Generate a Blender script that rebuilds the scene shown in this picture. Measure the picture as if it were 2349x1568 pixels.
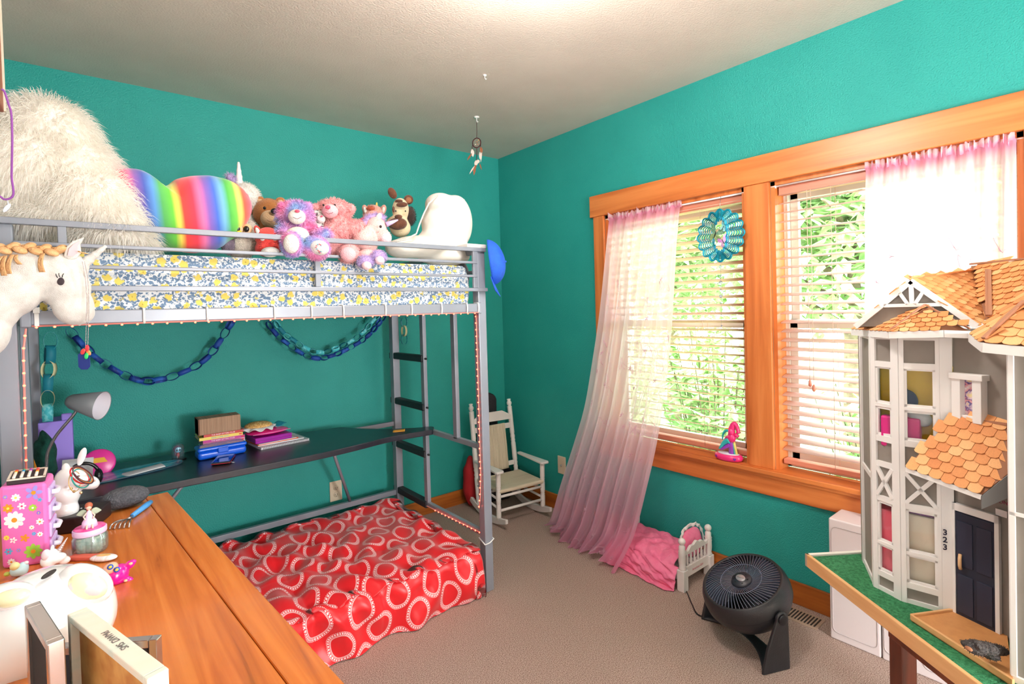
import bpy, bmesh, math, random
import numpy as np
from mathutils import Vector, Matrix, Euler
for o in list(bpy.data.objects): bpy.data.objects.remove(o)
SC = bpy.context.scene
COL = SC.collection
R = math.radians
PI = math.pi
random.seed(7)

# ---------------- camera ----------------
cam_d = bpy.data.cameras.new('camera')
cam_d.sensor_fit = 'HORIZONTAL'; cam_d.sensor_width = 36.0
cam_d.lens = 1203.05/2349*36.0
cam_d.shift_y = -0.02252
cam_d.clip_start = 0.02; cam_d.clip_end = 200
cam = bpy.data.objects.new('camera', cam_d); COL.objects.link(cam)
def cam_matrix(yaw, pitch, roll, loc):
    cy,sy,cp,sp,cr,sr = math.cos(yaw),math.sin(yaw),math.cos(pitch),math.sin(pitch),math.cos(roll),math.sin(roll)
    B = np.array([[1,0,0],[0,0,-1],[0,1,0]],float)
    Y = np.array([[cy,sy,0],[-sy,cy,0],[0,0,1]])
    P = np.array([[1,0,0],[0,cp,sp],[0,-sp,cp]])
    Q = np.array([[cr,-sr,0],[sr,cr,0],[0,0,1]])
    M = Q@P@B@Y                      # world -> camera (x right, y down, z forward)
    W = np.eye(4); W[:3,0] = M[0]; W[:3,1] = -M[1]; W[:3,2] = -M[2]; W[:3,3] = loc
    return Matrix(W.tolist())
cam.matrix_world = cam_matrix(R(-39.3202), R(-1.0036), R(-1.6032), (-2.39332, -3.03106, 1.32457))
SC.camera = cam

# ---------------- world, lights, exposure ----------------
SC.view_settings.view_transform = 'Standard'; SC.view_settings.look = 'None'
SC.view_settings.gamma = 1.0; SC.view_settings.use_curve_mapping = False
SC.view_settings.exposure = -0.08
SC.cycles.max_bounces = 8; SC.cycles.diffuse_bounces = 4; SC.cycles.transparent_max_bounces = 24
SC.cycles.transmission_bounces = 6; SC.cycles.glossy_bounces = 4
SC.cycles.sample_clamp_indirect = 6.0; SC.cycles.caustics_reflective = False; SC.cycles.caustics_refractive = False
SC.cycles.use_denoising = True
wd = bpy.data.worlds.new('sky'); SC.world = wd; wd.use_nodes = True
wn = wd.node_tree.nodes; wl = wd.node_tree.links
bg = wn['Background']
tc = wn.new('ShaderNodeTexCoord'); ns = wn.new('ShaderNodeTexNoise'); ns.inputs['Scale'].default_value = 2.2
rp = wn.new('ShaderNodeValToRGB'); rp.color_ramp.elements[0].position = .35; rp.color_ramp.elements[1].position = .7
rp.color_ramp.elements[0].color = (.74,.87,1,1); rp.color_ramp.elements[1].color = (.90,.96,1,1)
wl.new(tc.outputs['Generated'], ns.inputs['Vector']); wl.new(ns.outputs['Fac'], rp.inputs['Fac']); wl.new(rp.outputs['Color'], bg.inputs['Color'])
bg.inputs['Strength'].default_value = 13.0

def light(kind, name, loc, energy, col=(1,1,1), size=.3, size_y=None, rot=None):
    d = bpy.data.lights.new(name, kind); d.energy = energy; d.color = col
    if kind == 'AREA':
        d.size = size
        if size_y: d.shape = 'RECTANGLE'; d.size_y = size_y
    elif kind == 'SUN': d.angle = size
    else: d.shadow_soft_size = size
    o = bpy.data.objects.new(name, d); COL.objects.link(o); o.location = loc
    if rot: o.rotation_euler = rot
    return o
# sky portals at the two windows (they emit nothing, they only guide the sky light in)
for yc, w in ((-1.42, .84), (-2.36, .80)):
    o = light('AREA', 'window_portal', (.16, yc, 1.22), 1, (1,1,1), w, 1.28, (0, R(90), 0)); o.data.cycles.is_portal = True
# the ceiling fixture of the room (its lamp sits just in front of the frame's upper edge)
light('POINT', 'ceiling_lamp_bulb', (-1.38, -1.98, 2.28), 52, (1,.94,.89), .13)
# added fill light in the hall, brightening the room through the doorway
light('POINT', 'hall_fill_light', (-1.35, -4.75, 1.15), 300, (.90,.96,1), .3)

# ---------------- materials ----------------
def lin(c): 
    return tuple(((v/255)/12.92 if v/255 <= .04045 else ((v/255+.055)/1.055)**2.4) for v in c[:3]) + (1.0,)
_M = {}
def mat(name, c=(200,200,200), rough=.5, metal=0.0, c2=None, ns=8.0, lo=.35, hi=.65, bump=0.0, bs=60.0, stretch=None,
        alpha=1.0, emit=None, es=1.0, trans=0.0, sheen=0.0, coat=0.0, sss=0.0, spec=None, detail=3.0, ior=None, distort=0.0, stops=None):
    """procedural Principled material: noise blend of two own colours, noise bump"""
    if name in _M: return _M[name]
    m = bpy.data.materials.new(name); m.use_nodes = True; nt = m.node_tree; N = nt.nodes; L = nt.links
    p = N['Principled BSDF']
    p.inputs['Roughness'].default_value = rough; p.inputs['Metallic'].default_value = metal
    p.inputs['Base Color'].default_value = lin(c)
    co = N.new('ShaderNodeTexCoord'); mp = N.new('ShaderNodeMapping'); L.new(co.outputs['Object'], mp.inputs['Vector'])
    if stretch: mp.inputs['Scale'].default_value = stretch
    if c2 or stops:
        n = N.new('ShaderNodeTexNoise'); n.inputs['Scale'].default_value = ns; n.inputs['Detail'].default_value = detail
        n.inputs['Distortion'].default_value = distort
        L.new(mp.outputs['Vector'], n.inputs['Vector'])
        r = N.new('ShaderNodeValToRGB'); e = r.color_ramp.elements
        if stops:
            e[0].position = stops[0][0]; e[0].color = lin(stops[0][1]); e[1].position = stops[-1][0]; e[1].color = lin(stops[-1][1])
            for ps, cc in stops[1:-1]:
                k = e.new(ps); k.color = lin(cc)
        else:
            e[0].position = lo; e[0].color = lin(c); e[1].position = hi; e[1].color = lin(c2)
        L.new(n.outputs['Fac'], r.inputs['Fac']); L.new(r.outputs['Color'], p.inputs['Base Color'])
    if bump:
        b = N.new('ShaderNodeBump'); b.inputs['Strength'].default_value = min(1, bump); b.inputs['Distance'].default_value = .002 if bump <= 1 else .002*bump
        n2 = N.new('ShaderNodeTexNoise'); n2.inputs['Scale'].default_value = bs; n2.inputs['Detail'].default_value = 2
        L.new(mp.outputs['Vector'], n2.inputs['Vector']); L.new(n2.outputs['Fac'], b.inputs['Height']); L.new(b.outputs['Normal'], p.inputs['Normal'])
    if alpha < 1: p.inputs['Alpha'].default_value = alpha
    if emit: p.inputs['Emission Color'].default_value = lin(emit); p.inputs['Emission Strength'].default_value = es
    if trans: p.inputs['Transmission Weight'].default_value = trans
    if sheen: p.inputs['Sheen Weight'].default_value = sheen; p.inputs['Sheen Roughness'].default_value = .4
    if coat: p.inputs['Coat Weight'].default_value = coat; p.inputs['Coat Roughness'].default_value = .08
    if sss: p.inputs['Subsurface Weight'].default_value = sss; p.inputs['Subsurface Radius'].default_value = (.02,.01,.008)
    if spec is not None: p.inputs['Specular IOR Level'].default_value = spec
    if ior: p.inputs['IOR'].default_value = ior
    _M[name] = m; return m
def clear(name, tint=(255,255,255), gloss=.06, body=.0, rough=.02):
    """see-through glass or plastic: transparent with a thin reflection (and a little body colour)"""
    m = bpy.data.materials.new(name); m.use_nodes = True; nt = m.node_tree; N = nt.nodes; L = nt.links; N.clear()
    out = N.new('ShaderNodeOutputMaterial'); t = N.new('ShaderNodeBsdfTransparent'); g = N.new('ShaderNodeBsdfGlossy'); d = N.new('ShaderNodeBsdfDiffuse')
    t.inputs['Color'].default_value = lin(tint); g.inputs['Roughness'].default_value = rough; d.inputs['Color'].default_value = lin(tint)
    a = N.new('ShaderNodeMixShader'); c = N.new('ShaderNodeMixShader'); lw = N.new('ShaderNodeLayerWeight'); lw.inputs['Blend'].default_value = .25
    mr = N.new('ShaderNodeMapRange'); mr.inputs['To Min'].default_value = gloss*.5; mr.inputs['To Max'].default_value = min(1, gloss*6); L.new(lw.outputs['Facing'], mr.inputs['Value'])
    a.inputs[0].default_value = body; L.new(t.outputs[0], a.inputs[1]); L.new(d.outputs[0], a.inputs[2])
    L.new(mr.outputs[0], c.inputs[0]); L.new(a.outputs[0], c.inputs[1]); L.new(g.outputs[0], c.inputs[2]); L.new(c.outputs[0], out.inputs['Surface'])
    return m
def wood(name, stops, axis='x', rough=.38, sc=1.0, coat=.0, bump=.15):
    """grain running along the given local axis"""
    s = {'x': (1.2*sc, 22*sc, 22*sc), 'y': (22*sc, 1.2*sc, 22*sc), 'z': (22*sc, 22*sc, 1.2*sc)}[axis]
    return mat(name, stops[0][1], rough, stops=stops, ns=1.0, detail=5, stretch=s, distort=.6, bump=bump, bs=8, coat=coat)

# ---------------- mesh builder ----------------
class MB:
    def __init__(s): s.v=[]; s.f=[]; s.mi=[]; s.sm=[]; s.T=Matrix.Identity(4)
    def add(s, vs, fs, mi=0, smooth=False):
        o = len(s.v); T = s.T
        s.v += [tuple(T @ Vector(v)) for v in vs]
        s.f += [tuple(i+o for i in f) for f in fs]
        s.mi += [mi]*len(fs); s.sm += [smooth]*len(fs)
        return s
    def box(s, a, b, mi=0):
        x0,x1 = sorted((a[0],b[0])); y0,y1 = sorted((a[1],b[1])); z0,z1 = sorted((a[2],b[2]))
        v = [(x0,y0,z0),(x1,y0,z0),(x1,y1,z0),(x0,y1,z0),(x0,y0,z1),(x1,y0,z1),(x1,y1,z1),(x0,y1,z1)]
        return s.add(v, [(0,3,2,1),(4,5,6,7),(0,1,5,4),(1,2,6,5),(2,3,7,6),(3,0,4,7)], mi)
    def bar(s, p, q, w, h, mi=0, up=(0,0,1)):
        """rectangular bar from p to q, w across, h along up"""
        p=Vector(p); q=Vector(q); d=(q-p).normalized(); u=Vector(up); a=d.cross(u)
        if a.length<1e-4: u=Vector((0,1,0)); a=d.cross(u)
        a.normalize(); u=a.cross(d).normalized(); a*=w/2; u*=h/2
        v=[p-a-u,p+a-u,p+a+u,p-a+u,q-a-u,q+a-u,q+a+u,q-a+u]
        return s.add(v,[(0,3,2,1)[::-1],(4,5,6,7)[::-1],(0,1,5,4)[::-1],(1,2,6,5)[::-1],(2,3,7,6)[::-1],(3,0,4,7)[::-1]],mi)
    def tube(s, pts, r, n=10, mi=0, smooth=True, closed=False):
        pts=[Vector(p) for p in pts]; m=len(pts); rs = r if hasattr(r,'__len__') else [r]*m
        vs=[]; prev=None
        for i,p in enumerate(pts):
            a = pts[i-1] if (i>0 or closed) else p; b = pts[(i+1)%m] if (i<m-1 or closed) else p
            d=(b-a); d = d.normalized() if d.length>1e-9 else Vector((0,0,1))
            if prev is None:
                u = Vector((0,0,1)) if abs(d.z)<.9 else Vector((1,0,0)); x=d.cross(u).normalized()
            else:
                x = prev - d*prev.dot(d); x = x.normalized() if x.length>1e-6 else d.cross(Vector((0,0,1))).normalized()
            prev=x; y=d.cross(x)
            for k in range(n):
                t=2*PI*k/n; vs.append(p+(x*math.cos(t)+y*math.sin(t))*rs[i])
        fs=[]
        for i in range(m if closed else m-1):
            j=(i+1)%m
            for k in range(n):
                k2=(k+1)%n; fs.append((i*n+k,i*n+k2,j*n+k2,j*n+k))
        if not closed: fs.append(tuple(range(n))[::-1]); fs.append(tuple((m-1)*n+k for k in range(n)))
        return s.add(vs,fs,mi,smooth)
    def lathe(s, prof, n=24, mi=0, smooth=True, M=None, cap=True):
        """prof: list of (radius, height) about local z"""
        vs=[]; fs=[]; m=len(prof)
        for r,z in prof:
            for k in range(n):
                t=2*PI*k/n; v=Vector((r*math.cos(t),r*math.sin(t),z)); vs.append(M@v if M else v)
        for i in range(m-1):
            for k in range(n):
                k2=(k+1)%n; fs.append((i*n+k,i*n+k2,(i+1)*n+k2,(i+1)*n+k))
        if cap:
            if prof[0][0]>1e-6: fs.append(tuple(range(n))[::-1])
            if prof[-1][0]>1e-6: fs.append(tuple((m-1)*n+k for k in range(n)))
        return s.add(vs,fs,mi,smooth)
    def ell(s, c, r, rot=None, nu=20, nv=12, mi=0, fn=None):
        r = r if hasattr(r,'__len__') else (r,r,r)
        E = rot if isinstance(rot, Matrix) else (Euler(rot).to_matrix() if rot else Matrix.Identity(3))
        vs=[]; fs=[]; c=Vector(c)
        for i in range(nv+1):
            th=PI*i/nv
            for k in range(nu):
                ph=2*PI*k/nu; u=Vector((math.sin(th)*math.cos(ph),math.sin(th)*math.sin(ph),math.cos(th)))
                w=Vector((u.x*r[0],u.y*r[1],u.z*r[2]))
                if fn: w=fn(w,u)
                vs.append(c+E@w)
        for i in range(nv):
            for k in range(nu):
                k2=(k+1)%nu; fs.append((i*nu+k,(i+1)*nu+k,(i+1)*nu+k2,i*nu+k2))
        return s.add(vs,fs,mi,True)
    def prism(s, poly, h, M=None, mi=0, z0=0.0, smooth=False):
        """2D outline extruded from z0 to z0+h in local z"""
        n=len(poly); vs=[Vector((x,y,z0)) for x,y in poly]+[Vector((x,y,z0+h)) for x,y in poly]
        if M: vs=[M@v for v in vs]
        fs=[tuple(range(n))[::-1], tuple(range(n,2*n))]+[(i,(i+1)%n,n+(i+1)%n,n+i) for i in range(n)]
        return s.add(vs,fs,mi,smooth)
    def grid(s, fn, nu, nv, mi=0, smooth=True, closed_u=False, mfn=None):
        vs=[fn(i/(nu if closed_u else nu-1), j/(nv-1)) for j in range(nv) for i in range(nu)]
        fs=[]; o=len(s.f)
        for j in range(nv-1):
            for i in range(nu if closed_u else nu-1):
                i2=(i+1)%nu; fs.append((j*nu+i,j*nu+i2,(j+1)*nu+i2,(j+1)*nu+i))
        s.add(vs,fs,mi,smooth)
        if mfn:
            q=0
            for j in range(nv-1):
                for i in range(nu if closed_u else nu-1):
                    s.mi[o+q]=mfn((i+.5)/nu,(j+.5)/nv); q+=1
        return s
    def build(s, name, mats, parent=None, bevel=0.0, seg=2, sub=0, solid=0.0, fix=False, smooth_angle=None):
        me=bpy.data.meshes.new(name); me.from_pydata(s.v,[],s.f)
        if not isinstance(mats,(list,tuple)): mats=[mats]
        for m in mats: me.materials.append(m)
        me.polygons.foreach_set('material_index', s.mi); me.polygons.foreach_set('use_smooth', s.sm)
        if fix:
            b=bmesh.new(); b.from_mesh(me); bmesh.ops.remove_doubles(b, verts=b.verts, dist=1e-5); bmesh.ops.recalc_face_normals(b, faces=b.faces); b.to_mesh(me); b.free()
        me.update()
        o=bpy.data.objects.new(name, me); COL.objects.link(o)
        if parent: o.parent=parent
        if bevel:
            m=o.modifiers.new('bevel','BEVEL'); m.width=bevel; m.segments=seg; m.limit_method='ANGLE'; m.angle_limit=R(40); m.harden_normals=False
        if solid:
            m=o.modifiers.new('solid','SOLIDIFY'); m.thickness=solid; m.offset=0
        if sub:
            m=o.modifiers.new('sub','SUBSURF'); m.levels=sub; m.render_levels=sub
        return o
def tag(o, label=None, cat=None, group=None, kind=None):
    if label: o['label']=label
    if cat: o['category']=cat
    if group: o['group']=group
    if kind: o['kind']=kind
    return o
def thing(name, label, cat, loc=(0,0,0), rot=(0,0,0), group=None, scale=1.0):
    o=bpy.data.objects.new(name,None); COL.objects.link(o); o.empty_display_size=.05
    o.location=loc; o.rotation_euler=rot; o.scale=(scale,)*3
    return tag(o,label,cat,group)
def struct(o): o['kind']='structure'; return o
def copy_tree(o, parent=None):
    c=o.copy(); COL.objects.link(c)
    if parent is not None: c.parent=parent; c.matrix_parent_inverse=o.matrix_parent_inverse
    for ch in [x for x in bpy.data.objects if x.parent is o]: copy_tree(ch,c)
    return c
def TR(loc=(0,0,0), rot=(0,0,0), s=1.0):
    return Matrix.Translation(loc) @ Euler(rot).to_matrix().to_4x4() @ Matrix.Diagonal((s,s,s,1) if not hasattr(s,'__len__') else (*s,1))
def text(name, body, size, mats, loc, rot, parent=None, ext=.0006, align='CENTER', M=None, bold=0.0):
    cu=bpy.data.curves.new(name,'FONT'); cu.body=body; cu.size=size; cu.extrude=ext; cu.align_x=align; cu.align_y='CENTER'; cu.offset=bold
    cu.materials.append(mats); o=bpy.data.objects.new(name,cu); COL.objects.link(o)
    if M is not None: o.matrix_local=M
    else: o.location=loc; o.rotation_euler=rot
    me=bpy.data.meshes.new_from_object(o); me.name=name; q=bpy.data.objects.new(name,me); COL.objects.link(q); q.matrix_local=M.copy() if M is not None else Matrix.Translation(loc)@Euler(rot).to_matrix().to_4x4()
    bpy.data.objects.remove(o); q.name=name
    if not me.materials: me.materials.append(mats)
    if parent: q.parent=parent
    return q
def basis(x, y, z, o=(0,0,0)):
    M=Matrix.Identity(4)
    for i,a in enumerate((x,y,z)):
        for j in range(3): M[j][i]=a[j]
    for j in range(3): M[j][3]=o[j]
    return M
def lerp(a,b,t): return tuple(a[i]+(b[i]-a[i])*t for i in range(len(a)))
def catmull(P, n=8, closed=False):
    out=[]; m=len(P); P=[Vector(p) for p in P]
    for i in range(m if closed else m-1):
        p0=P[i-1] if (i>0 or closed) else P[i]; p1=P[i]; p2=P[(i+1)%m]; p3=P[(i+2)%m] if (i+2<m or closed) else p2
        for k in range(n):
            t=k/n; out.append(.5*((2*p1)+(-p0+p2)*t+(2*p0-5*p1+4*p2-p3)*t*t+(-p0+3*p1-3*p2+p3)*t**3))
    if not closed: out.append(P[-1])
    return out

# =============== room shell ===============
WALL = mat('teal_wall_paint', (40,156,147), .5, c2=(46,162,152), ns=3, bump=1.6, bs=170, spec=.35)
WALLC = mat('cream_wall_paint', (222,221,220), .6, c2=(218,217,216), ns=3, bump=1.6, bs=170)
CEIL = mat('ceiling_paint', (212,200,188), .8, c2=(206,194,182), ns=4, bump=.9, bs=140)
CARP = mat('carpet', (150,122,104), .98, ns=300, detail=3, stops=[(.34,(134,106,94)),(.5,(200,172,158)),(.66,(232,212,200))], bump=4, bs=330, spec=.1)
FIR = [(.25,(176,88,36)),(.45,(208,116,56)),(.6,(222,132,68)),(.8,(232,148,84))]
TRX = wood('fir_trim_x', FIR, 'x', .35); TRY = wood('fir_trim_y', FIR, 'y', .35); TRZ = wood('fir_trim_z', FIR, 'z', .35)
BBX = wood('baseboard_wood_x', [(.3,(150,78,26)),(.55,(186,104,40)),(.75,(200,120,56))], 'x', .35)
BBY = wood('baseboard_wood_y', [(.3,(150,78,26)),(.55,(186,104,40)),(.75,(200,120,56))], 'y', .35)
XL, YF, ZC = -2.78, -4.30, 2.43
b = MB(); b.box((XL-.1,YF-.1,-.06),(.14,.1,0)); struct(b.build('floor', CARP))
b = MB(); b.box((XL-.1,YF-.1,ZC),(.14,.1,ZC+.08)); struct(b.build('ceiling', CEIL))
b = MB(); b.box((XL-.1,0,0),(.14,.1,ZC)); struct(b.build('wall_back', WALL))
b = MB(); b.box((XL-.1,YF,0),(XL,0,ZC)); struct(b.build('wall_left', WALLC))
WX = .14
b = MB()
b.box((0,YF,0),(WX,0,.555)); b.box((0,YF,1.86),(WX,0,ZC)); b.box((0,-1.0,.555),(WX,0,1.86)); b.box((0,YF,.555),(WX,-2.77,1.86)); b.box((0,-1.955,.555),(WX,-1.84,1.86))
struct(b.build('wall_right', WALL))
DX0, DX1 = -2.3, -.4       # wide doorway behind the camera
b = MB(); b.box((XL-.1,YF-.1,0),(DX0,YF,ZC)); b.box((DX1,YF-.1,0),(.14,YF,ZC)); b.box((DX0,YF-.1,2.05),(DX1,YF,ZC)); struct(b.build('wall_front', WALLC))
b = MB(); b.box((DX0,YF-1.4,-.06),(DX1,YF-.1,0)); b.box((DX0-.1,YF-1.5,0),(DX1+.1,YF-1.4,2.2)); b.box((DX0-.1,YF-1.4,0),(DX0,YF-.1,2.2)); b.box((DX1,YF-1.4,0),(DX1+.1,YF-.1,2.2)); b.box((DX0-.1,YF-1.4,2.12),(DX1+.1,YF-.1,2.2))
struct(b.build('wall_hall', CEIL))
# baseboards
b = MB(); b.box((XL,-.016,0),(0,0,.098)); struct(b.build('baseboard_back', BBX, bevel=.004))
b = MB(); b.box((-.016,YF,0),(0,-.016,.098)); struct(b.build('baseboard_right', BBY, bevel=.004))
b = MB(); b.box((XL,YF,0),(XL+.016,-.016,.098)); struct(b.build('baseboard_left', BBY, bevel=.004))
# window trim
b = MB(); b.box((-.026,-2.90,1.86),(0,-.90,1.985)); struct(b.build('trim_1', TRY, bevel=.003))      # head casing
b = MB(); b.box((-.02,-1.0,.575),(0,-.922,1.86)); struct(b.build('trim_2', TRZ, bevel=.003))        # left side casing
b = MB(); b.box((-.02,-2.85,.575),(0,-2.77,1.86)); struct(b.build('trim_3', TRZ, bevel=.003))       # right side casing
b = MB(); b.box((-.02,-1.955,.575),(0,-1.84,1.86)); struct(b.build('trim_4', TRZ, bevel=.003))      # centre mullion casing
b = MB(); b.box((-.048,-2.88,.553),(.085,-.905,.575)); struct(b.build('trim_5', TRY, bevel=.004))   # sill
b = MB(); b.box((-.02,-2.86,.452),(0,-.92,.553)); b.box((-.03,-2.86,.535),(-.02,-.92,.553)); struct(b.build('trim_6', TRY, bevel=.004))  # apron
VINYL = mat('window_vinyl', (226,220,206), .4)
GLASS = clear('window_glass', gloss=.03)
JAMB = TRZ
for wi,(ya,yb) in enumerate(((-1.84,-1.0),(-2.77,-1.955))):
    w = tag(bpy.data.objects.new('window_%d'%(wi+1), None), kind='structure'); COL.objects.link(w)
    b = MB(); b.box((0,yb-.018,.575),(.085,yb,1.86)); b.box((0,ya,.575),(.085,ya+.018,1.86)); b.box((0,ya,1.842),(.085,yb,1.86)); b.build('jamb', JAMB, w)
    b = MB()
    for z0,z1 in ((.575,.605),(1.825,1.86)): b.box((.085,ya,z0),(.14,yb,z1))
    for y0,y1 in ((ya,ya+.035),(yb-.035,yb)): b.box((.085,y0,.575),(.14,y1,1.86))
    b.build('frame', VINYL, w, bevel=.003)
    for nm,z0,z1,x0 in (('lower_sash',.605,1.245,.088),('upper_sash',1.205,1.825,.112)):
        b = MB(); a0,a1=ya+.035,yb-.035
        b.box((x0,a0,z0),(x0+.022,a1,z0+.04)); b.box((x0,a0,z1-.04),(x0+.022,a1,z1)); b.box((x0,a0,z0),(x0+.022,a0+.035,z1)); b.box((x0,a1-.035,z0),(x0+.022,a1,z1))
        f = b.build(nm, VINYL, w, bevel=.003)
        b = MB(); b.box((x0+.009,a0+.03,z0+.035),(x0+.012,a1-.03,z1-.035)); b.build('pane', GLASS, f)

# =============== garden outside ===============
GRASS = mat('lawn_grass', (150,180,112), .9, c2=(186,206,150), ns=5, bump=3, bs=40)
LEAF = mat('leaf_green', (166,200,120), .6, c2=(212,232,168), ns=30)
LEAF2 = mat('tree_leaf', (160,194,124), .6, c2=(208,228,168), ns=12)
BARK = mat('bark', (150,128,104), .9, c2=(110,90,72), ns=14, bump=3, bs=30)
b = MB(); b.box((.3,-16,-.75),(26,16,-.7)); tag(b.build('lawn', GRASS), kind='structure')
def leaf(b, p, d, up, L, W):
    p=Vector(p); d=Vector(d).normalized(); s=d.cross(Vector(up)); s=s.normalized() if s.length>1e-4 else Vector((1,0,0)); n=s.cross(d)*.12*L
    q=p+d*L
    b.add([p, p+d*L*.35+s*W*.5-n, q, p+d*L*.35-s*W*.5-n, p+d*L*.5],[(0,1,4),(1,2,4),(2,3,4),(3,0,4)],0,True)
def shrub(x,y,z0,h,rad,n,L,W,label,seed):
    rnd=random.Random(seed); t=thing('shrub',label,'shrub',(x,y,z0)); s=MB(); l=MB()
    for k in range(n):
        a=rnd.uniform(0,2*PI); rr=rad*math.sqrt(rnd.random()); hh=h*rnd.uniform(.65,1)
        tip=Vector((math.cos(a)*rr,math.sin(a)*rr,hh)); P=[Vector((math.cos(a)*rr*.15,math.sin(a)*rr*.15,0)),tip*.55+Vector((0,0,.05*h)),tip]
        c=catmull(P,6); s.tube(c,[.006*(1-.7*i/len(c)) for i in range(len(c))],5)
        for i,p in enumerate(c[2:]):
            for _ in range(4):
                d=Vector((rnd.uniform(-1,1),rnd.uniform(-1,1),rnd.uniform(-.5,.5))); leaf(l,p,d,(0,0,1),L*rnd.uniform(.6,1.1),W*rnd.uniform(.7,1.1))
    s.build('stem',BARK,t); l.build('foliage',LEAF,t); return t
shrub(.95,-1.15,-.7,2.0,.5,44,.14,.06,'leafy green shrub close outside the left window behind the sheer curtain',1)
shrub(1.0,-2.1,-.7,1.72,.42,34,.14,.06,'low leafy green shrub outside below the right window blind',2)
shrub(1.0,-.05,-.7,2.0,.55,44,.15,.06,'green shrub seen low through the left window beside the mullion',3)
def tree(x,y,h,rad,n,label,seed):
    rnd=random.Random(seed); t=thing('tree',label,'tree',(x,y,-.7)); s=MB(); l=MB()
    s.tube([(0,0,0),(.05,0,h*.4),(0,.05,h*.9)],[.13,.1,.03],8)
    for k in range(9):
        a=2*PI*k/9+rnd.random(); z=h*(.3+.06*k); s.tube([(0,0,z),(math.cos(a)*rad*.5,math.sin(a)*rad*.5,z+.3*rad),(math.cos(a)*rad*.9,math.sin(a)*rad*.9,z+.3*rad)],[.05,.03,.01],6)
    for k in range(n):
        u=Vector((rnd.gauss(0,1),rnd.gauss(0,1),rnd.gauss(0,1))).normalized()*rad*(rnd.random()**.45)
        c=u+Vector((0,0,h*.72)); c.z=c.z if c.z>h*.28 else h*.3
        for _ in range(3):
            d=Vector((rnd.uniform(-1,1),rnd.uniform(-1,1),rnd.uniform(-1,.5))); leaf(l,c,d,(0,0,1),.2,.11)
    s.build('trunk',BARK,t); l.build('crown',LEAF2,t)
tree(4.6,-.8,4.6,1.7,2600,'leafy tree standing on the lawn beyond the right window',11)
tree(5.6,2.3,4.6,1.9,2600,'broad tree on the lawn seen through the top of the left window',12)
tree(10.0,6.4,6.5,2.6,2400,'tall tree farthest back on the lawn behind the left window',14)
tree(9.5,-1.5,5.5,1.6,1400,'small distant tree at the back of the lawn',13)

# =============== blinds, rods, curtains ===============
SLAT_LIT = bpy.data.materials.new('blind_slat_lit'); SLAT_LIT.use_nodes=True
_n=SLAT_LIT.node_tree.nodes; _l=SLAT_LIT.node_tree.links; _n.clear(); _o=_n.new('ShaderNodeOutputMaterial'); _d=_n.new('ShaderNodeBsdfDiffuse'); _t=_n.new('ShaderNodeBsdfTranslucent'); _m=_n.new('ShaderNodeMixShader')
_d.inputs['Color'].default_value=lin((240,222,212)); _t.inputs['Color'].default_value=lin((240,206,190)); _m.inputs[0].default_value=.35; _l.new(_d.outputs[0],_m.inputs[1]); _l.new(_t.outputs[0],_m.inputs[2]); _l.new(_m.outputs[0],_o.inputs[0])  # pale copy of the slat wood for the brightly lit right blind
RAILW = mat('blind_rail_wood', (214,138,112), .4, c2=(202,122,96), ns=2, stretch=(20,1,20))
CORD = mat('blind_cord', (220,190,170), .8)
SLAT_SHADED = mat('blind_slat_shaded', (222,190,164), .5, c2=(214,180,154), ns=3, stretch=(30,1,30))  # same wood painted darker tan for the left blind's shaded slats
def blind(ya, yb, label, tilt, z0=.64, z1=1.80, rail=RAILW):
    t=thing('window_blind',label,'blind',(.042,(ya+yb)/2,z0)); w=(yb-ya)/2
    b=MB(); b.box((-.022,-w,z1-z0),(.022,w,z1-z0+.036)); b.build('headrail',rail,t,bevel=.002)
    n=int(round((z1-z0)/.0405)); 
    b=MB(); b.grid(lambda u,v:( (u-.5)*.049, (v-.5)*2*w, .0022*(1-(2*u-1)**2)),5,2); proto=b.build('slat',SLAT_LIT if tilt<0 else SLAT_SHADED,t,solid=.0022)
    proto.rotation_euler=(0,tilt,0); proto.location=(0,0,.03)
    for k in range(1,n):
        c=proto.copy(); COL.objects.link(c); c.parent=t; c.location=(0,0,.03+k*.0405)
    b=MB(); b.box((-.022,-w,-.038),(.022,w,-.016)); b.build('bottom_rail',rail,t,bevel=.003)
    for yy in (-w*.45,w*.45):
        b=MB(); b.tube([(-.025,yy,-.03),(-.025,yy,z1-z0)],.0011,5); b.tube([(.025,yy,-.03),(.025,yy,z1-z0)],.0011,5); b.build('ladder_cord',CORD,t)
    for k,(yy,zz) in enumerate(((w-.12,.35),(w-.135,.33))):
        b=MB(); b.tube([(-.03,yy,z1-z0),(-.03,yy,zz)],.0012,5); c=b.build('pull_cord',CORD,t)
        b=MB(); b.lathe([(.002,0),(.006,-.008),(.007,-.026),(.001,-.032)],10,M=Matrix.Translation((-.03,yy,zz))); b.build('tassel',RAILW,c)
    return t
blind(-1.815,-1.025,'wooden slat blind in the left window behind the round wind spinner',R(15))
blind(-2.745,-1.98,'wooden slat blind with reddish bottom rail in the window behind the dollhouse',R(-14))
RODM = mat('rod_white', (236,232,230), .3)
for nm,ya,yb,lb in (('curtain_rod',-1.84,-1.0,'thin white curtain rod across the top of the left window'),('curtain_rod',-2.77,-1.955,'thin white curtain rod across the top of the right window')):
    t=thing(nm,lb,'curtain rod',(.008,(ya+yb)/2,1.838)); h=(yb-ya)/2
    b=MB(); b.tube([(0,-h,0),(0,h,0)],.0045,10); b.build('pole',RODM,t)
    for s in (-1,1):
        b=MB(); b.tube([(0,s*h,0),(0,s*(h-.02),0)],.0085,12); b.build('end_cap',RODM,t)
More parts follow.
